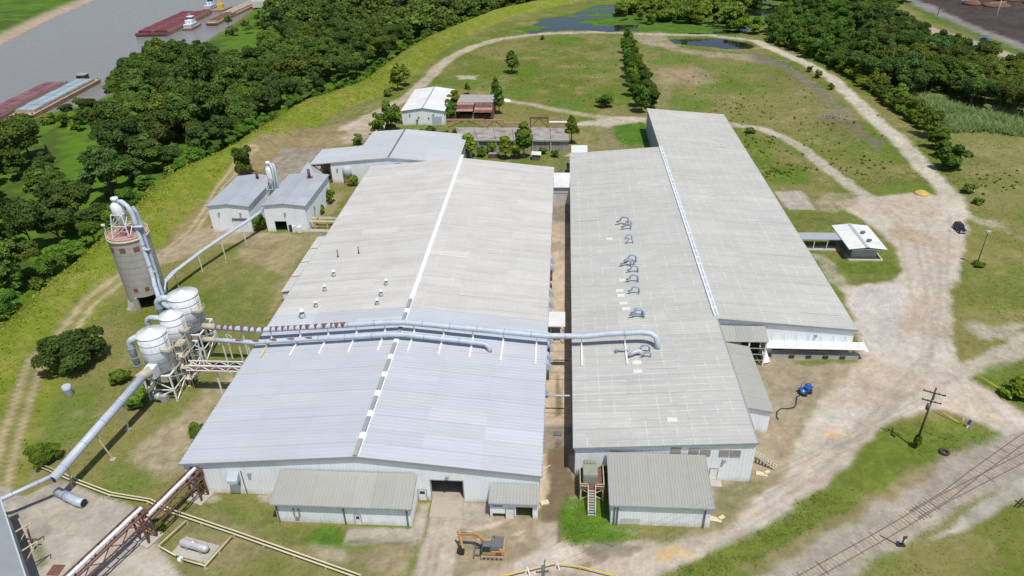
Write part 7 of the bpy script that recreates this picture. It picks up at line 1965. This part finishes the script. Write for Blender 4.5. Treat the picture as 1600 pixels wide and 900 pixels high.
def proto(kind):
    P_ = []
    if kind == 'broad':
        for s in range(7):
            V, T = crown_cards(100+s, 6500, 4.6, 4.2+.5*(s % 3), 1.8, 18+s*3, .25); P_.append((card_mesh('crown', V, T, M['leaf']), trunk_mesh(s, 5.5, .3, 2.4)))
    if kind == 'tall':
        for s in range(4):
            V, T = crown_cards(200+s, 5200, 3.2, 5.4, .3, 26, .23, 'column', -.95); P_.append((card_mesh('crown', V, T, M['leaf']), trunk_mesh(40+s, 7, .24, 1.8)))
    if kind == 'willow':
        for s in range(5):
            V, T = crown_cards(300+s, 3400, 2.6, 2.9, -.35, 20, .19, 'round', -.85); P_.append((card_mesh('crown', V, T, M['leaf_shrub']), trunk_mesh(60+s, 3, .13, 1.3)))
    if kind == 'shrub':
        for s in range(5):
            V, T = crown_cards(400+s, 1100, 1.5, 1.15, -.1, 14, .21, 'round', -.7); P_.append((card_mesh('crown', V, T, M['leaf_shrub']), trunk_mesh(80+s, 1.2, .07, .7)))
    if kind == 'cone':
        for s in range(3):
            V, T = crown_cards(500+s, 1500, 1.7, 2.9, .2, 26, .24, 'cone', -.95); P_.append((card_mesh('crown', V, T, M['leaf_shrub']), trunk_mesh(90+s, 3.5, .12, .6)))
    if kind == 'bigbush':
        for s in range(2):
            V, T = crown_cards(600+s, 11000, 5.4, 3.9, -.4, 34, .22, 'round', -.8); P_.append((card_mesh('crown', V, T, M['leaf']), trunk_mesh(95+s, 4, .3, 2.5)))
    return P_


for k_ in ('broad', 'tall', 'willow', 'shrub', 'cone', 'bigbush'): PROTO[k_] = proto(k_)
RT = random.Random(11)


def plant(name, label, cat, kind, x, y, sc, group=None, colr=None, zs=1.0, z=None, k=None):
    P_ = PROTO[kind]; cr, tk = P_[RT.randrange(len(P_)) if k is None else k]
    t = thing(name, label, cat, (x, y, tz(x, y) if z is None else z), group)
    t.rotation_euler = (0, 0, RT.uniform(0, 6.28)); t.scale = (sc*RT.uniform(.82, 1.18), sc*RT.uniform(.82, 1.18), sc*zs*RT.uniform(.88, 1.18))
    b = RT.uniform(.72, 1.2); c = colr or (1, 1, 1); h = RT.uniform(-.12, .12)
    inst('crown', cr, (0, 0, 0), t, (c[0]*b*(1+h), c[1]*b, c[2]*b*(1-h), 1))
    inst('trunk', tk, (0, 0, 0), t)
    return t


def proj(x, y, z):
    v = np.array([x, y, z-CAM_H]); w = v@FWD
    return 800+FPX*(v@RGT)/w, 450-FPX*(v@UPV)/w


def in_poly(px, py, poly):
    return bool(inside(np.array([px]), np.array([py]), poly)[0])


# --- wood between river and levee
CLEAR = [[(52, 218), (120, 205), (178, 218), (176, 278), (110, 300), (70, 262)], [(-10, 285), (62, 283), (70, 318), (30, 352), (-10, 352)],
         [(150, 158), (186, 158), (192, 192), (165, 205)], [(330, 62), (420, 48), (425, 100), (330, 92)], [(95, 225), (170, 225), (165, 262)], [(220, 170), (262, 160), (268, 176), (235, 186)]]
g_ = np.random.default_rng(5)
BOAT_VIEW = [(215, 60), (220, 30), (320, -20), (420, -20), (400, 14), (340, 46), (330, 58), (262, 66)]
BARGE_VIEW = [(-30, 128), (70, 124), (160, 122), (162, 150), (118, 148), (84, 166), (60, 180), (-30, 190)]
cand = np.stack([g_.uniform(-300, 30, 60000), g_.uniform(88, 640, 60000)], 1)
cz, cd, crs = terrain_z(cand[:, 0], cand[:, 1])
ok = (cd < -8.5) & (crs > 5) & ~((cand[:, 0] < -296))
cand = cand[ok]; cz = cz[ok]; cd = cd[ok]; crs = crs[ok]
acc = []; cell = {}
for i in range(len(cand)):
    x, y = cand[i]
    px, py = proj(x, y, cz[i])
    if not (-70 < px < 1000 and -40 < py < 640): continue
    if any(in_poly(px, py, c) for c in CLEAR): continue
    dmin = 6.9 if y < 300 else 8.0
    gxk, gyk = int(x//8), int(y//8); bad = False
    for a in (-1, 0, 1):
        for b in (-1, 0, 1):
            for (x2, y2) in cell.get((gxk+a, gyk+b), ()):
                if (x2-x)**2+(y2-y)**2 < dmin*dmin: bad = True
    if bad: continue
    cell.setdefault((gxk, gyk), []).append((x, y)); acc.append((x, y, cz[i], cd[i], crs[i], px, py))
acc.sort(key=lambda a: a[1])
n_ind = 0; rest = []
for (x, y, z, d, rs, px, py) in acc:
    vis = px > -40
    q = vnoise(np.array([x]), np.array([y]), 28, 9)[0]
    edge = d > -15
    # near clearings keep low
    low = any(in_poly(px+dx_, py-k_, c) for c in CLEAR[:2]+CLEAR[4:5] for k_ in (15, 32) for dx_ in (0,)) or any(in_poly(px, py-18, c) for c in CLEAR)
    sc = RT.uniform(.85, 1.5)*(.55 if edge else 1)*(.45 if low else 1)*(1.0+.25*(q-.5))
    hidden = lambda k: any(in_poly(*proj(x+dx*k, y, z+11*k*f), bv) for bv in (BARGE_VIEW, BOAT_VIEW) for f in (.35, .7, 1) for dx in (-4, 0, 4))
    if hidden(sc): sc = .5
    if hidden(sc): continue
    if vis and n_ind < 292:
        n_ind += 1
        c = (.95, 1.0, .9) if q > .5 else (.78, .86, .95)
        if edge: plant('broadleaf_tree', 'low bright leafy tree at the inner edge of the riverside wood by the levee', 'tree', 'broad', x, y, sc, 'edge trees of the riverside wood', (1.0, 1.3, .8), .9, z)
        elif RT.random() < .2: plant('broadleaf_tree', 'tall slender leafy tree standing among rounder crowns in the riverside wood', 'tree', 'tall', x, y, sc*.95, 'slender trees of the riverside wood', c, 1, z)
        else:
            zn = 'behind the silo at the left edge' if py > 345 else 'around the bright clearing by the moored blue barge' if px < 330 else 'across the levee from the small white blocks' if py > 150 else 'near the red barges upstream' if px < 460 else 'beside the upper bend of the levee'
            plant('broadleaf_tree', 'dense round-crowned tree in the riverside wood '+zn, 'tree', 'broad', x, y, sc, 'round trees of the riverside wood '+zn, c, RT.uniform(.9, 1.2), z)
    else:
        rest.append((x, y, z, sc, q))


def merged(name, label, cat, items, protos, m, keep=.5):
    Vs = []; Ts = []
    g = np.random.default_rng(3)
    base = []
    for me, _ in protos:
        n = len(me.vertices); V = np.empty(n*3, np.float32); me.vertices.foreach_get('co', V); T = np.empty(n*4, np.float32); me.color_attributes['tint'].data.foreach_get('color', T)
        base.append((V.reshape(-1, 4, 3), T.reshape(-1, 4, 4)))
    for (x, y, z, sc, q) in items:
        V, T = base[g.integers(len(base))]
        idx = g.choice(len(V), int(len(V)*keep), replace=False)
        a = g.uniform(0, 6.28); ca, sa = math.cos(a), math.sin(a)
        v = V[idx].copy(); ctr = v.mean(1, keepdims=True); v = ctr+(v-ctr)*(1.0/math.sqrt(keep))
        Rm = np.array([[ca, sa, 0], [-sa, ca, 0], [0, 0, 1]])
        v = (v.reshape(-1, 3)@Rm)*sc+np.array([x, y, z])
        k = g.uniform(.75, 1.2)*(.8+.4*q)
        t = T[idx].copy(); t[:, :, :3] *= k
        Vs.append(v); Ts.append(t.reshape(-1, 4))
    me = card_mesh(name, np.concatenate(Vs), np.concatenate(Ts), m)
    o = bpy.data.objects.new(name, me); COL.objects.link(o); o['kind'] = 'stuff'
    tag(o, label, cat)
    return o


if rest: merged('distant_wood', 'dark mass of woodland crowns far along the river beyond the nearer trees', 'wood', rest, PROTO['broad'], M['leaf'], .16)
# undergrowth: vine mounds at the wood edge
und = []
for i in range(0, len(cand), 9):
    x, y = cand[i]
    if any(in_poly(*proj(x, y, cz[i]), c) for c in CLEAR): continue
    if -16 < cd[i] < -8.5 or (g_.random() < .12 and crs[i] > 6): und.append((x, y, cz[i]-.2, g_.uniform(.8, 1.9), g_.uniform(.7, 1.6)))
und = und[:900]
merged('undergrowth', 'bright green vines and brush along the levee side of the riverside wood', 'undergrowth', und, PROTO['shrub'], M['leaf_shrub'], .22)
RV = [('bank_tree', 'round grey green willow on the river bank near the white towboat', 'broad', 288, 80, .62, (1.1, 1.1, 1.6)), ('bank_tree', 'slim tree at the waterline left of the bank willow', 'tall', 271, 80, .5, (1.0, 1.1, 1.0)),
      ('bank_tree', 'olive round tree by the rust brown landing ramp', 'broad', 358, 42, .6, (1.1, 1.15, .8))]
for nm, lb, kd, px, py, sc, c in RV:
    x, y = at(px, py, -5); plant(nm, lb, 'tree', kd, x, y, sc, None, c)
for i, (px, py) in enumerate(((497, 42), (428, 78), (538, 8))):
    x, y = at(px, py, 5); single('dead_tree', MB().tube([(x, y, -3), (x+.3, y, 5), (x+.8, y+.2, 12)], [.45, .35, .12], 7), M['brush'], ['pale dead trunk standing in the dark trees left of the levee', 'bleached dead trunk among trees near the river bank', 'pale dead spar at the top edge above the wood'][i], 'dead tree', (x, y, -3))
x, y = at(82, 254, -2.5); single('dead_snag', MB().tube([(x, y, -2.7), (x-.3, y, 1), (x-.5, y+.1, 4)], [.6, .7, .2], 7), M['bark'], 'vine covered dead snag in the bright clearing', 'dead tree', (x, y, -2.5))

# --- lone trees and bushes: pixel of the foot, kind, scale, label
LONE = [('bush', 'big round dark bush on the grass in front of the silo', 'bigbush', 118, 572, 1.12, 1.0, 0), ('bush', 'round bush by the end of the yellow pipeline at the left', 'bigbush', 70, 722, .52, .9, 1),
        ('bush', 'low leafy bush under the thick blue pipe by the tanks', 'shrub', 215, 632, 1.7, 1, None), ('bush', 'low leafy bush behind the foot of the middle tank', 'shrub', 190, 598, 1.4, 1, None),
        ('bush', 'dark bush under the walkway truss by the tank legs', 'shrub', 315, 540, 1.5, 1, None), ('bush', 'bush at the front left corner of the warehouse by the stair', 'shrub', 308, 688, 1.2, 1.3, None),
        ('bush', 'weeds inside the conveyor tower at the warehouse corner', 'shrub', 318, 768, .8, 1.5, None), ('bush', 'green weed clump at the foot of the conveyor tower in the yard', 'shrub', 250, 828, .8, 1.3, None),
        ('small_tree', 'bushy tree behind the left small white block', 'willow', 386, 272, 1.6, 1.1, None), ('bush', 'yellow green bush between the small white blocks', 'shrub', 408, 360, 1.3, 1.5, None),
        ('small_tree', 'leftmost of the tree clump on the worn ground before the white gable building', 'willow', 592, 210, 1.35, 1.2, None), ('small_tree', 'right tree of the clump before the white gable building', 'willow', 614, 207, 1.5, 1.3, None),
        ('bush', 'bush behind the annex hall roof on the left', 'willow', 560, 226, .75, 1, None), ('bush', 'conical bush pair at the foot of the levee, larger one', 'cone', 622, 142, 2.4, 1, None), ('bush', 'smaller conical bush at the foot of the levee', 'cone', 634, 134, 1.9, 1, None),
        ('bush', 'low bush left of the conical pair on the levee', 'shrub', 606, 150, 1.6, 1, None), ('small_tree', 'lone conical dark tree in the open field', 'cone', 800, 114, 2.1, 1.0, None), ('bush', 'round bush in the field left of the tree row', 'willow', 947, 168, 1.3, .75, None),
        ('bush', 'small bush on the white wall of the gable building left of its door', 'shrub', 654, 194, 1.0, 1.6, None), ('bush', 'tall bush on the white wall of the gable building beside the blue door', 'cone', 673, 194, .95, 1, None),
        ('small_tree', 'leafy tree at the right corner of the white gable building', 'willow', 704, 188, 1.25, 1.3, None), ('small_tree', 'yellow green tree between the white gable building and the rusty shed', 'willow', 712, 170, 1.2, 1.3, None),
        ('small_tree', 'upper of two dark trees right of the rusty shed', 'cone', 775, 158, 1.5, 1.1, None), ('small_tree', 'lower of two dark trees right of the rusty shed', 'cone', 780, 178, 1.7, 1.1, None), ('bush', 'small conical tree behind the rusty shed', 'cone', 731, 147, 1.0, 1, None),
        ('small_tree', 'bright tree in front of the ruin near the cream hut', 'cone', 733, 246, 1.7, 1.05, None), ('small_tree', 'bright tree in front of the middle ruin bays', 'cone', 790, 248, 1.65, 1.0, None), ('small_tree', 'tallest tree growing out of the ruin near the right bays', 'cone', 819, 248, 2.1, 1.15, None),
        ('small_tree', 'tree at the right end of the ruin', 'cone', 893, 224, 1.7, 1.2, None), ('bush', 'bush on the worn ground behind the ruin left end', 'shrub', 697, 214, 1.0, 1.2, None), ('bush', 'bush behind the annex hall between two smaller ones', 'shrub', 675, 211, 1.4, 1.2, None),
        ('bush', 'pale small bush behind the annex hall', 'shrub', 658, 211, .8, 1.2, None), ('bush', 'bush at the left foot of the ruin by the hall', 'cone', 722, 246, 1.0, 1, None), ('bush', 'weeds beside the right ruin wall', 'shrub', 848, 240, 1.0, 1, None),
        ('bush', 'yellow green bush at the hall wall beside the old hopper', 'shrub', 553, 290, 1.2, 1.3, None), ('bush', 'weeds along the right wall of the small white block', 'shrub', 514, 318, 1.5, 1.4, None), ('bush', 'bush beneath the yellow pipe rack', 'shrub', 502, 333, 1.1, 1.1, None),
        ('bush', 'dark weed clump at the foot of the lamp pole', 'shrub', 1526, 416, 1.1, .6, None), ('bush', 'round bush upper of two by the white track', 'willow', 1265, 112, .6, .8, None), ('bush', 'round bush lower of two by the white track', 'willow', 1278, 122, .75, .8, None),
        ('bush', 'small bush between track and dark strip', 'willow', 1297, 140, .6, .8, None), ('bush', 'low dark bush on the right verge of the white track', 'shrub', 1512, 300, 1.8, .8, None), ('bush', 'low bush further down the right verge', 'shrub', 1528, 318, 1.3, .8, None),
        ('bush', 'dark bush at the right edge on the bright grass', 'shrub', 1592, 622, 1.7, 1.2, None), ('bush', 'low weeds on the bright grass near the right edge', 'shrub', 1572, 618, 1.0, .8, None), ('bush', 'weeds at the warehouse side behind the transformer platform', 'shrub', 943, 745, .8, 1.4, None),
        ('bush', 'round bush at the pond edge by the top of the tree row', 'willow', 985, 58, .8, .6, None), ('bush', 'round bush by the track at the far left of the pond', 'willow', 847, 62, .7, .6, None), ('bush', 'vines and weeds climbing the foot of the utility pole on the grass wedge', 'shrub', 1429, 699, .55, 2.4, None), ('bush', 'weeds on the second ruin bay from the left', 'shrub', 752, 244, 1.2, 1.5, None),
        ('bush', 'vine mass on the third ruin bay wall', 'shrub', 768, 240, 1.1, 1.6, None), ('bush', 'weeds left of the tallest ruin tree', 'shrub', 804, 246, 1.3, 1.5, None), ('bush', 'vine climbing through the gap of the ruin slab', 'cone', 815, 216, 1.1, 1.1, None), ('bush', 'weeds below the right ruin bays', 'shrub', 866, 244, 1.2, .9, None),
        ('bush', 'small bush growing on the ruin slab near the hall', 'shrub', 712, 212, 1.0, 1.2, None), ('bush', 'bush on the grass by the wall of the rear warehouse', 'shrub', 1172, 208, 1.3, .8, None)]
for nm, lb, kd, px, py, sc, zs, k in LONE:
    x, y = at(px, py); c = (1.0, 1.05, .9)
    if 'dark' in lb: c = (.75, .85, .9)
    if 'bright' in lb or 'yellow' in lb: c = (1.35, 1.3, .8)
    plant(nm, lb, 'tree' if nm == 'small_tree' else 'bush', kd, x, y, sc, None, c, zs, None, k)
# --- tree row in the middle of the field
rows = [(1002, 176), (1018, 170), (994, 166), (1010, 158), (989, 150), (1004, 144), (985, 136), (999, 130), (981, 122), (995, 117), (979, 108), (990, 103), (977, 95), (986, 90), (976, 83), (983, 77), (978, 70), (1022, 150)]
for i, (px, py) in enumerate(rows):
    x, y = at(px, py); plant('row_tree', 'slender bright tree in the narrow row dividing the open field', 'tree', 'tall', x, y, (.95 if py > 110 else .85) if px < 1020 else .5, 'trees of the row dividing the field', (1.05, 1.25, .85), .95)
# --- right wood
RWOOD = [(1195, 62), (1215, 30), (1260, 10), (1290, -25), (1345, 14), (1400, 48), (1450, 76), (1520, 106), (1600, 138), (1680, 165), (1680, 198), (1600, 190), (1560, 176), (1520, 172), (1470, 150), (1420, 158), (1390, 138), (1350, 128), (1310, 108), (1260, 88)]
RW = W(RWOOD)
xs = [a for a, b in RW]; ys = [b for a, b in RW]
cell = {}; nr = 0
for i in range(30000):
    x, y = g_.uniform(min(xs), max(xs)), g_.uniform(min(ys), max(ys))
    if not in_poly(x, y, RW): continue
    px, py = proj(x, y, 0)
    if px > 1660 or py < -40: continue
    kx_, ky_ = int(x//8), int(y//8)
    if any((a-x)**2+(b-y)**2 < 34 for dx in (-1, 0, 1) for dy in (-1, 0, 1) for a, b in cell.get((kx_+dx, ky_+dy), ())): continue
    cell.setdefault((kx_, ky_), []).append((x, y)); nr += 1
    if nr > 290: break
    q = vnoise(np.array([x]), np.array([y]), 25, 19)[0]
    left = px < 1330
    if left: plant('grove_tree', 'young upright green tree in the left part of the grove beyond the white track', 'tree', 'tall' if RT.random() < .6 else 'broad', x, y, RT.uniform(.75, 1.1), 'young trees of the right grove', (.9, 1.15, .85))
    else:
        zn = 'bordering the pale reed bed' if py > 135 else 'nearest the highway' if py < 75+(px-1330)*.24 else 'in the middle of the right grove'
        plant('grove_tree', 'mature dark leafy tree '+zn, 'tree', 'broad', x, y, RT.uniform(.8, 1.3), 'mature trees '+zn, (1.1, 1.0, .8) if q > .55 else (.75, .85, .9))
edge = [(1195, 66), (1225, 76), (1255, 88), (1285, 103), (1312, 118), (1336, 134), (1360, 152), (1385, 172), (1408, 190), (1432, 208), (1455, 226), (1478, 246), (1488, 262)]
ew = resample(W(edge), 3.2)
for i, (x, y, a) in enumerate(ew):
    for off, s in ((3.2, .85), (7.0, 1.25)):
        dx, dy = math.sin(a), -math.cos(a)
        sgn = -1 if dx < 0 else 1
        xx = x-dx*off*-1*sgn+RT.uniform(-1, 1); yy = y-dy*off*-1*sgn+RT.uniform(-1, 1)
        if len(ew)-i < 7: continue
        px, py = proj(xx, yy, 0)
        if py > 205: continue
        plant('verge_willow', 'low feathery willow in the hedge along the outer side of the white track', 'tree', 'willow', xx, yy, s*RT.uniform(.75, 1.15), 'willows along the white track', (1.15, 1.15, .8), .9)
for px, py, s, lb in ((1448, 214, 1.75, 'large willow bush at the lower end of the track hedge'), (1464, 232, 1.6, 'dark willow bush just below the large one by the track'), (1482, 264, 1.7, 'tall willow bush standing apart at the bend of the track'), (1472, 246, 1.2, 'smaller willow bush left of the one standing apart')):
    x, y = at(px, py); plant('willow_bush', lb, 'bush', 'willow', x, y, s, None, (.9, 1.0, .8))
# pond willows and far trees
for i in range(130):
    px = RT.uniform(965, 1195); py = RT.uniform(-18, 38) if px < 1150 else RT.uniform(-10, 12)
    if px < 1010: py -= 12
    x, y = at(px, py); plant('pond_willow', 'pale willow standing in the weedy pond at the top', 'tree', 'willow', x, y, RT.uniform(1.5, 2.3), 'willows in the pond', (1.5, 1.4, 1.2), .9, -.5)
for px, py, s, lb in ((1160, 50, 1.7, 'left round willow clump on the pond shore by the track'), (1178, 53, 2.0, 'right round willow clump on the pond shore by the track'), (1140, 48, 1.2, 'small willow left of the pond shore clumps'), (1075, 30, 1.3, 'pale low willow at the pond front'), (1000, 30, 1.2, 'low willow left of the pond thicket')):
    x, y = at(px, py); plant('shore_willow', lb, 'tree', 'willow', x, y, s, None, (1.1, 1.2, .8), .9)
far = []
for i in range(900):
    px = RT.uniform(420, 1420); py = RT.uniform(-75, -4)
    if px > 1170: py = RT.uniform(-75, 6)
    x, y = at(px, max(py, -75))
    d = terrain_z(np.array([x]), np.array([y]))[1][0]
    if abs(d) < 14 or y > 1500: continue
    if px < 1150 and d > 0: continue
    far.append((x, y, tz(x, y), RT.uniform(.8, 1.3), RT.random()))
merged('far_wood', 'dark woodland belt along the top edge beyond pond and levee', 'wood', far, PROTO['broad'], M['leaf'], .11)


weeds = []
for i in range(620):
    a, b, s_ = RT.choice(((1180, 165, 70), (1290, 205, 45), (1130, 175, 40), (1245, 250, 40), (1100, 130, 60), (880, 130, 70), (1340, 260, 30), (1180, 225, 25), (1215, 270, 14), (1560, 280, 30)))
    px, py = RT.gauss(a, s_), RT.gauss(b, s_*.32)
    if not 66 < py < 330: continue
    x, y = at(px, py); ix = int(np.clip(np.searchsorted(gx, x), 0, len(gx)-1)); iy = int(np.clip(np.searchsorted(gy, y), 0, len(gy)-1))
    if CNAMES[CLS[iy*len(gx)+ix]] not in ('grass_field', 'dark_gravel') or (x < 60 and 75 < y < 258): continue
    weeds.append((x, y, -.12, RT.uniform(.08, .30), .6+.6*RT.random()))
merged('field_weeds', 'dark green weed clumps scattered over the rough field', 'weeds', weeds, PROTO['shrub'], M['leaf_shrub'], .16)
# --- grass tufts and reeds
def tufts(name, label, cat, n, region, hmin, hmax, width, classes, seed, cmul=(1, 1, 1), blades=3, polyw=None, cfix=None):
    g = np.random.default_rng(seed)
    x = g.uniform(region[0], region[1], n); y = g.uniform(region[2], region[3], n)
    ix = np.clip(np.searchsorted(gx, x), 0, len(gx)-1); iy = np.clip(np.searchsorted(gy, y), 0, len(gy)-1)
    idx = iy*len(gx)+ix
    keep = np.isin(CLS[idx], [cls(c) for c in classes])
    for (a, b, c, d) in ((-58.5, -2.2, 76.5, 203), (2.5, 58, 82.5, 215), (30, 58, 117, 255), (-42.3, -21, 71.3, 77), (8, 23, 73, 83), (-10, -2.5, 73.5, 77), (-95, -68, 168.5, 192), (-78, -31.5, 204, 232), (-61, -44, 261, 291), (-40, 3, 232, 247), (-41.5, -26.5, 265, 285), (69.8, 78.6, 156.5, 170), (30.5, 40, 94, 118), (3, 8, 77, 83), (57, 70, 162, 165)):
        keep &= ~((x > a) & (x < b) & (y > c) & (y < d))
    lum = col[idx].sum(1); green = col[idx, 1] > col[idx, 0]*.88
    keep &= green | (g.random(n) < .12)
    if polyw is not None: keep &= inside(x, y, polyw)
    x, y, idx = x[keep], y[keep], idx[keep]; m = len(x)
    z = Zf[idx]-.04
    Vs = []; Cs = []
    for b in range(blades):
        a = g.uniform(0, 6.28, m); h = g.uniform(hmin, hmax, m)*(.6+.8*vnoise(x, y, 5, 71)); w = width*g.uniform(.6, 1.4, m)
        ox = g.normal(0, width*1.2, m); oy = g.normal(0, width*1.2, m); lx = g.normal(0, .75, m)*h; ly = g.normal(0, .75, m)*h
        p0 = np.stack([x+ox-np.cos(a)*w, y+oy-np.sin(a)*w, z], 1); p1 = np.stack([x+ox+np.cos(a)*w, y+oy+np.sin(a)*w, z], 1); p2 = np.stack([x+ox+lx, y+oy+ly, z+h], 1)
        Vs.append(np.stack([p0, p1, p2], 1).reshape(-1, 3))
        cc = (col[idx] if cfix is None else np.repeat(np.array([cfix]), m, 0))*np.array(cmul)*g.uniform(.9, 1.3, m)[:, None]
        Cs.append(np.repeat(np.concatenate([cc, np.ones((m, 1))], 1), 3, 0))
    V = np.concatenate(Vs); C_ = np.concatenate(Cs); nt = len(V)//3
    me = bpy.data.meshes.new(name)
    me.vertices.add(len(V)); me.vertices.foreach_set('co', V.astype(np.float32).ravel())
    me.loops.add(len(V)); me.loops.foreach_set('vertex_index', np.arange(len(V), dtype=np.int32))
    me.polygons.add(nt); me.polygons.foreach_set('loop_start', np.arange(0, len(V), 3, dtype=np.int32))
    at_ = me.color_attributes.new('tint', 'FLOAT_COLOR', 'POINT'); at_.data.foreach_set('color', C_.astype(np.float32).ravel())
    me.update(calc_edges=True); me.materials.append(M['blade'])
    o = bpy.data.objects.new(name, me); COL.objects.link(o); o['kind'] = 'stuff'; tag(o, label, cat)


M['blade'] = leaf_material('blade', (1.65, 1.65, 1.65), .45)
GC = ('grass_field', 'verge', 'lawn', 'levee', 'worn_earth', 'riverside_ground')
tufts('grass_tufts', 'short grass tufts over the fields and verges around the buildings', 'grass', 70000, (-120, 125, 57, 215), .08, .24, .13, GC, 1)
tufts('field_grass', 'rough field grass beyond the buildings', 'grass', 50000, (-110, 220, 205, 440), .12, .32, .28, GC, 2, blades=2)
tufts('levee_grass', 'tall yellow green grass on the levee slope', 'grass', 80000, (-150, -55, 60, 420), .15, .45, .2, ('levee',), 3, (1.1, 1.08, 1), blades=2)
tufts('lawn_grass', 'thick bright grass in front of the sheds', 'grass', 12000, (-60, 40, 60, 84), .1, .28, .1, ('lawn', 'verge'), 4, blades=3)
RP = W([(1398, 150), (1440, 148), (1500, 170), (1560, 176), (1640, 190), (1640, 225), (1600, 214), (1540, 206), (1490, 208), (1462, 200), (1430, 182)])
tufts('reeds', 'pale green reed bed between the grove and the right field', 'reeds', 60000, (100, 260, 200, 330), 1.2, 2.8, .3, GC, 5, polyw=RP, cfix=(.17, .225, .085), blades=2)
# timber piles on the mud field
M['log'] = mat('log', (0.15, 0.085, 0.05), 0.9, 0, 0.35, 0.4)
for i in range(12):
    px, py = RT.uniform(1465, 1620), RT.uniform(-22, 36)
    if py > 0 and px < 1460+py*4.4: continue
    x, y = at(px, py); mb = MB(); t = thing('log_pile', 'low dark brown heap of earth and timber on the mud field', 'heap', (x, y, 0), 'heaps on the mud field')
    w_, l_ = RT.uniform(5, 9), RT.uniform(8, 18); hh = RT.uniform(1.6, 3.4)
    part('mound', MB().lathe((x, y), [(w_, -.1), (w_*.8, hh*.5), (w_*.45, hh*.9), (.4, hh)], 11), M['log'], t)
    part('timber', MB().tube([(x-l_/2, y-1.2, hh*.8), (x+l_/2, y+1, hh*.95)], .35, 6), M['tan_deck'], t)
    part('timber', MB().tube([(x-l_/3, y+1.6, hh*.7), (x+l_/2.4, y-1.5, hh*.9)], .3, 6), M['log'], t)
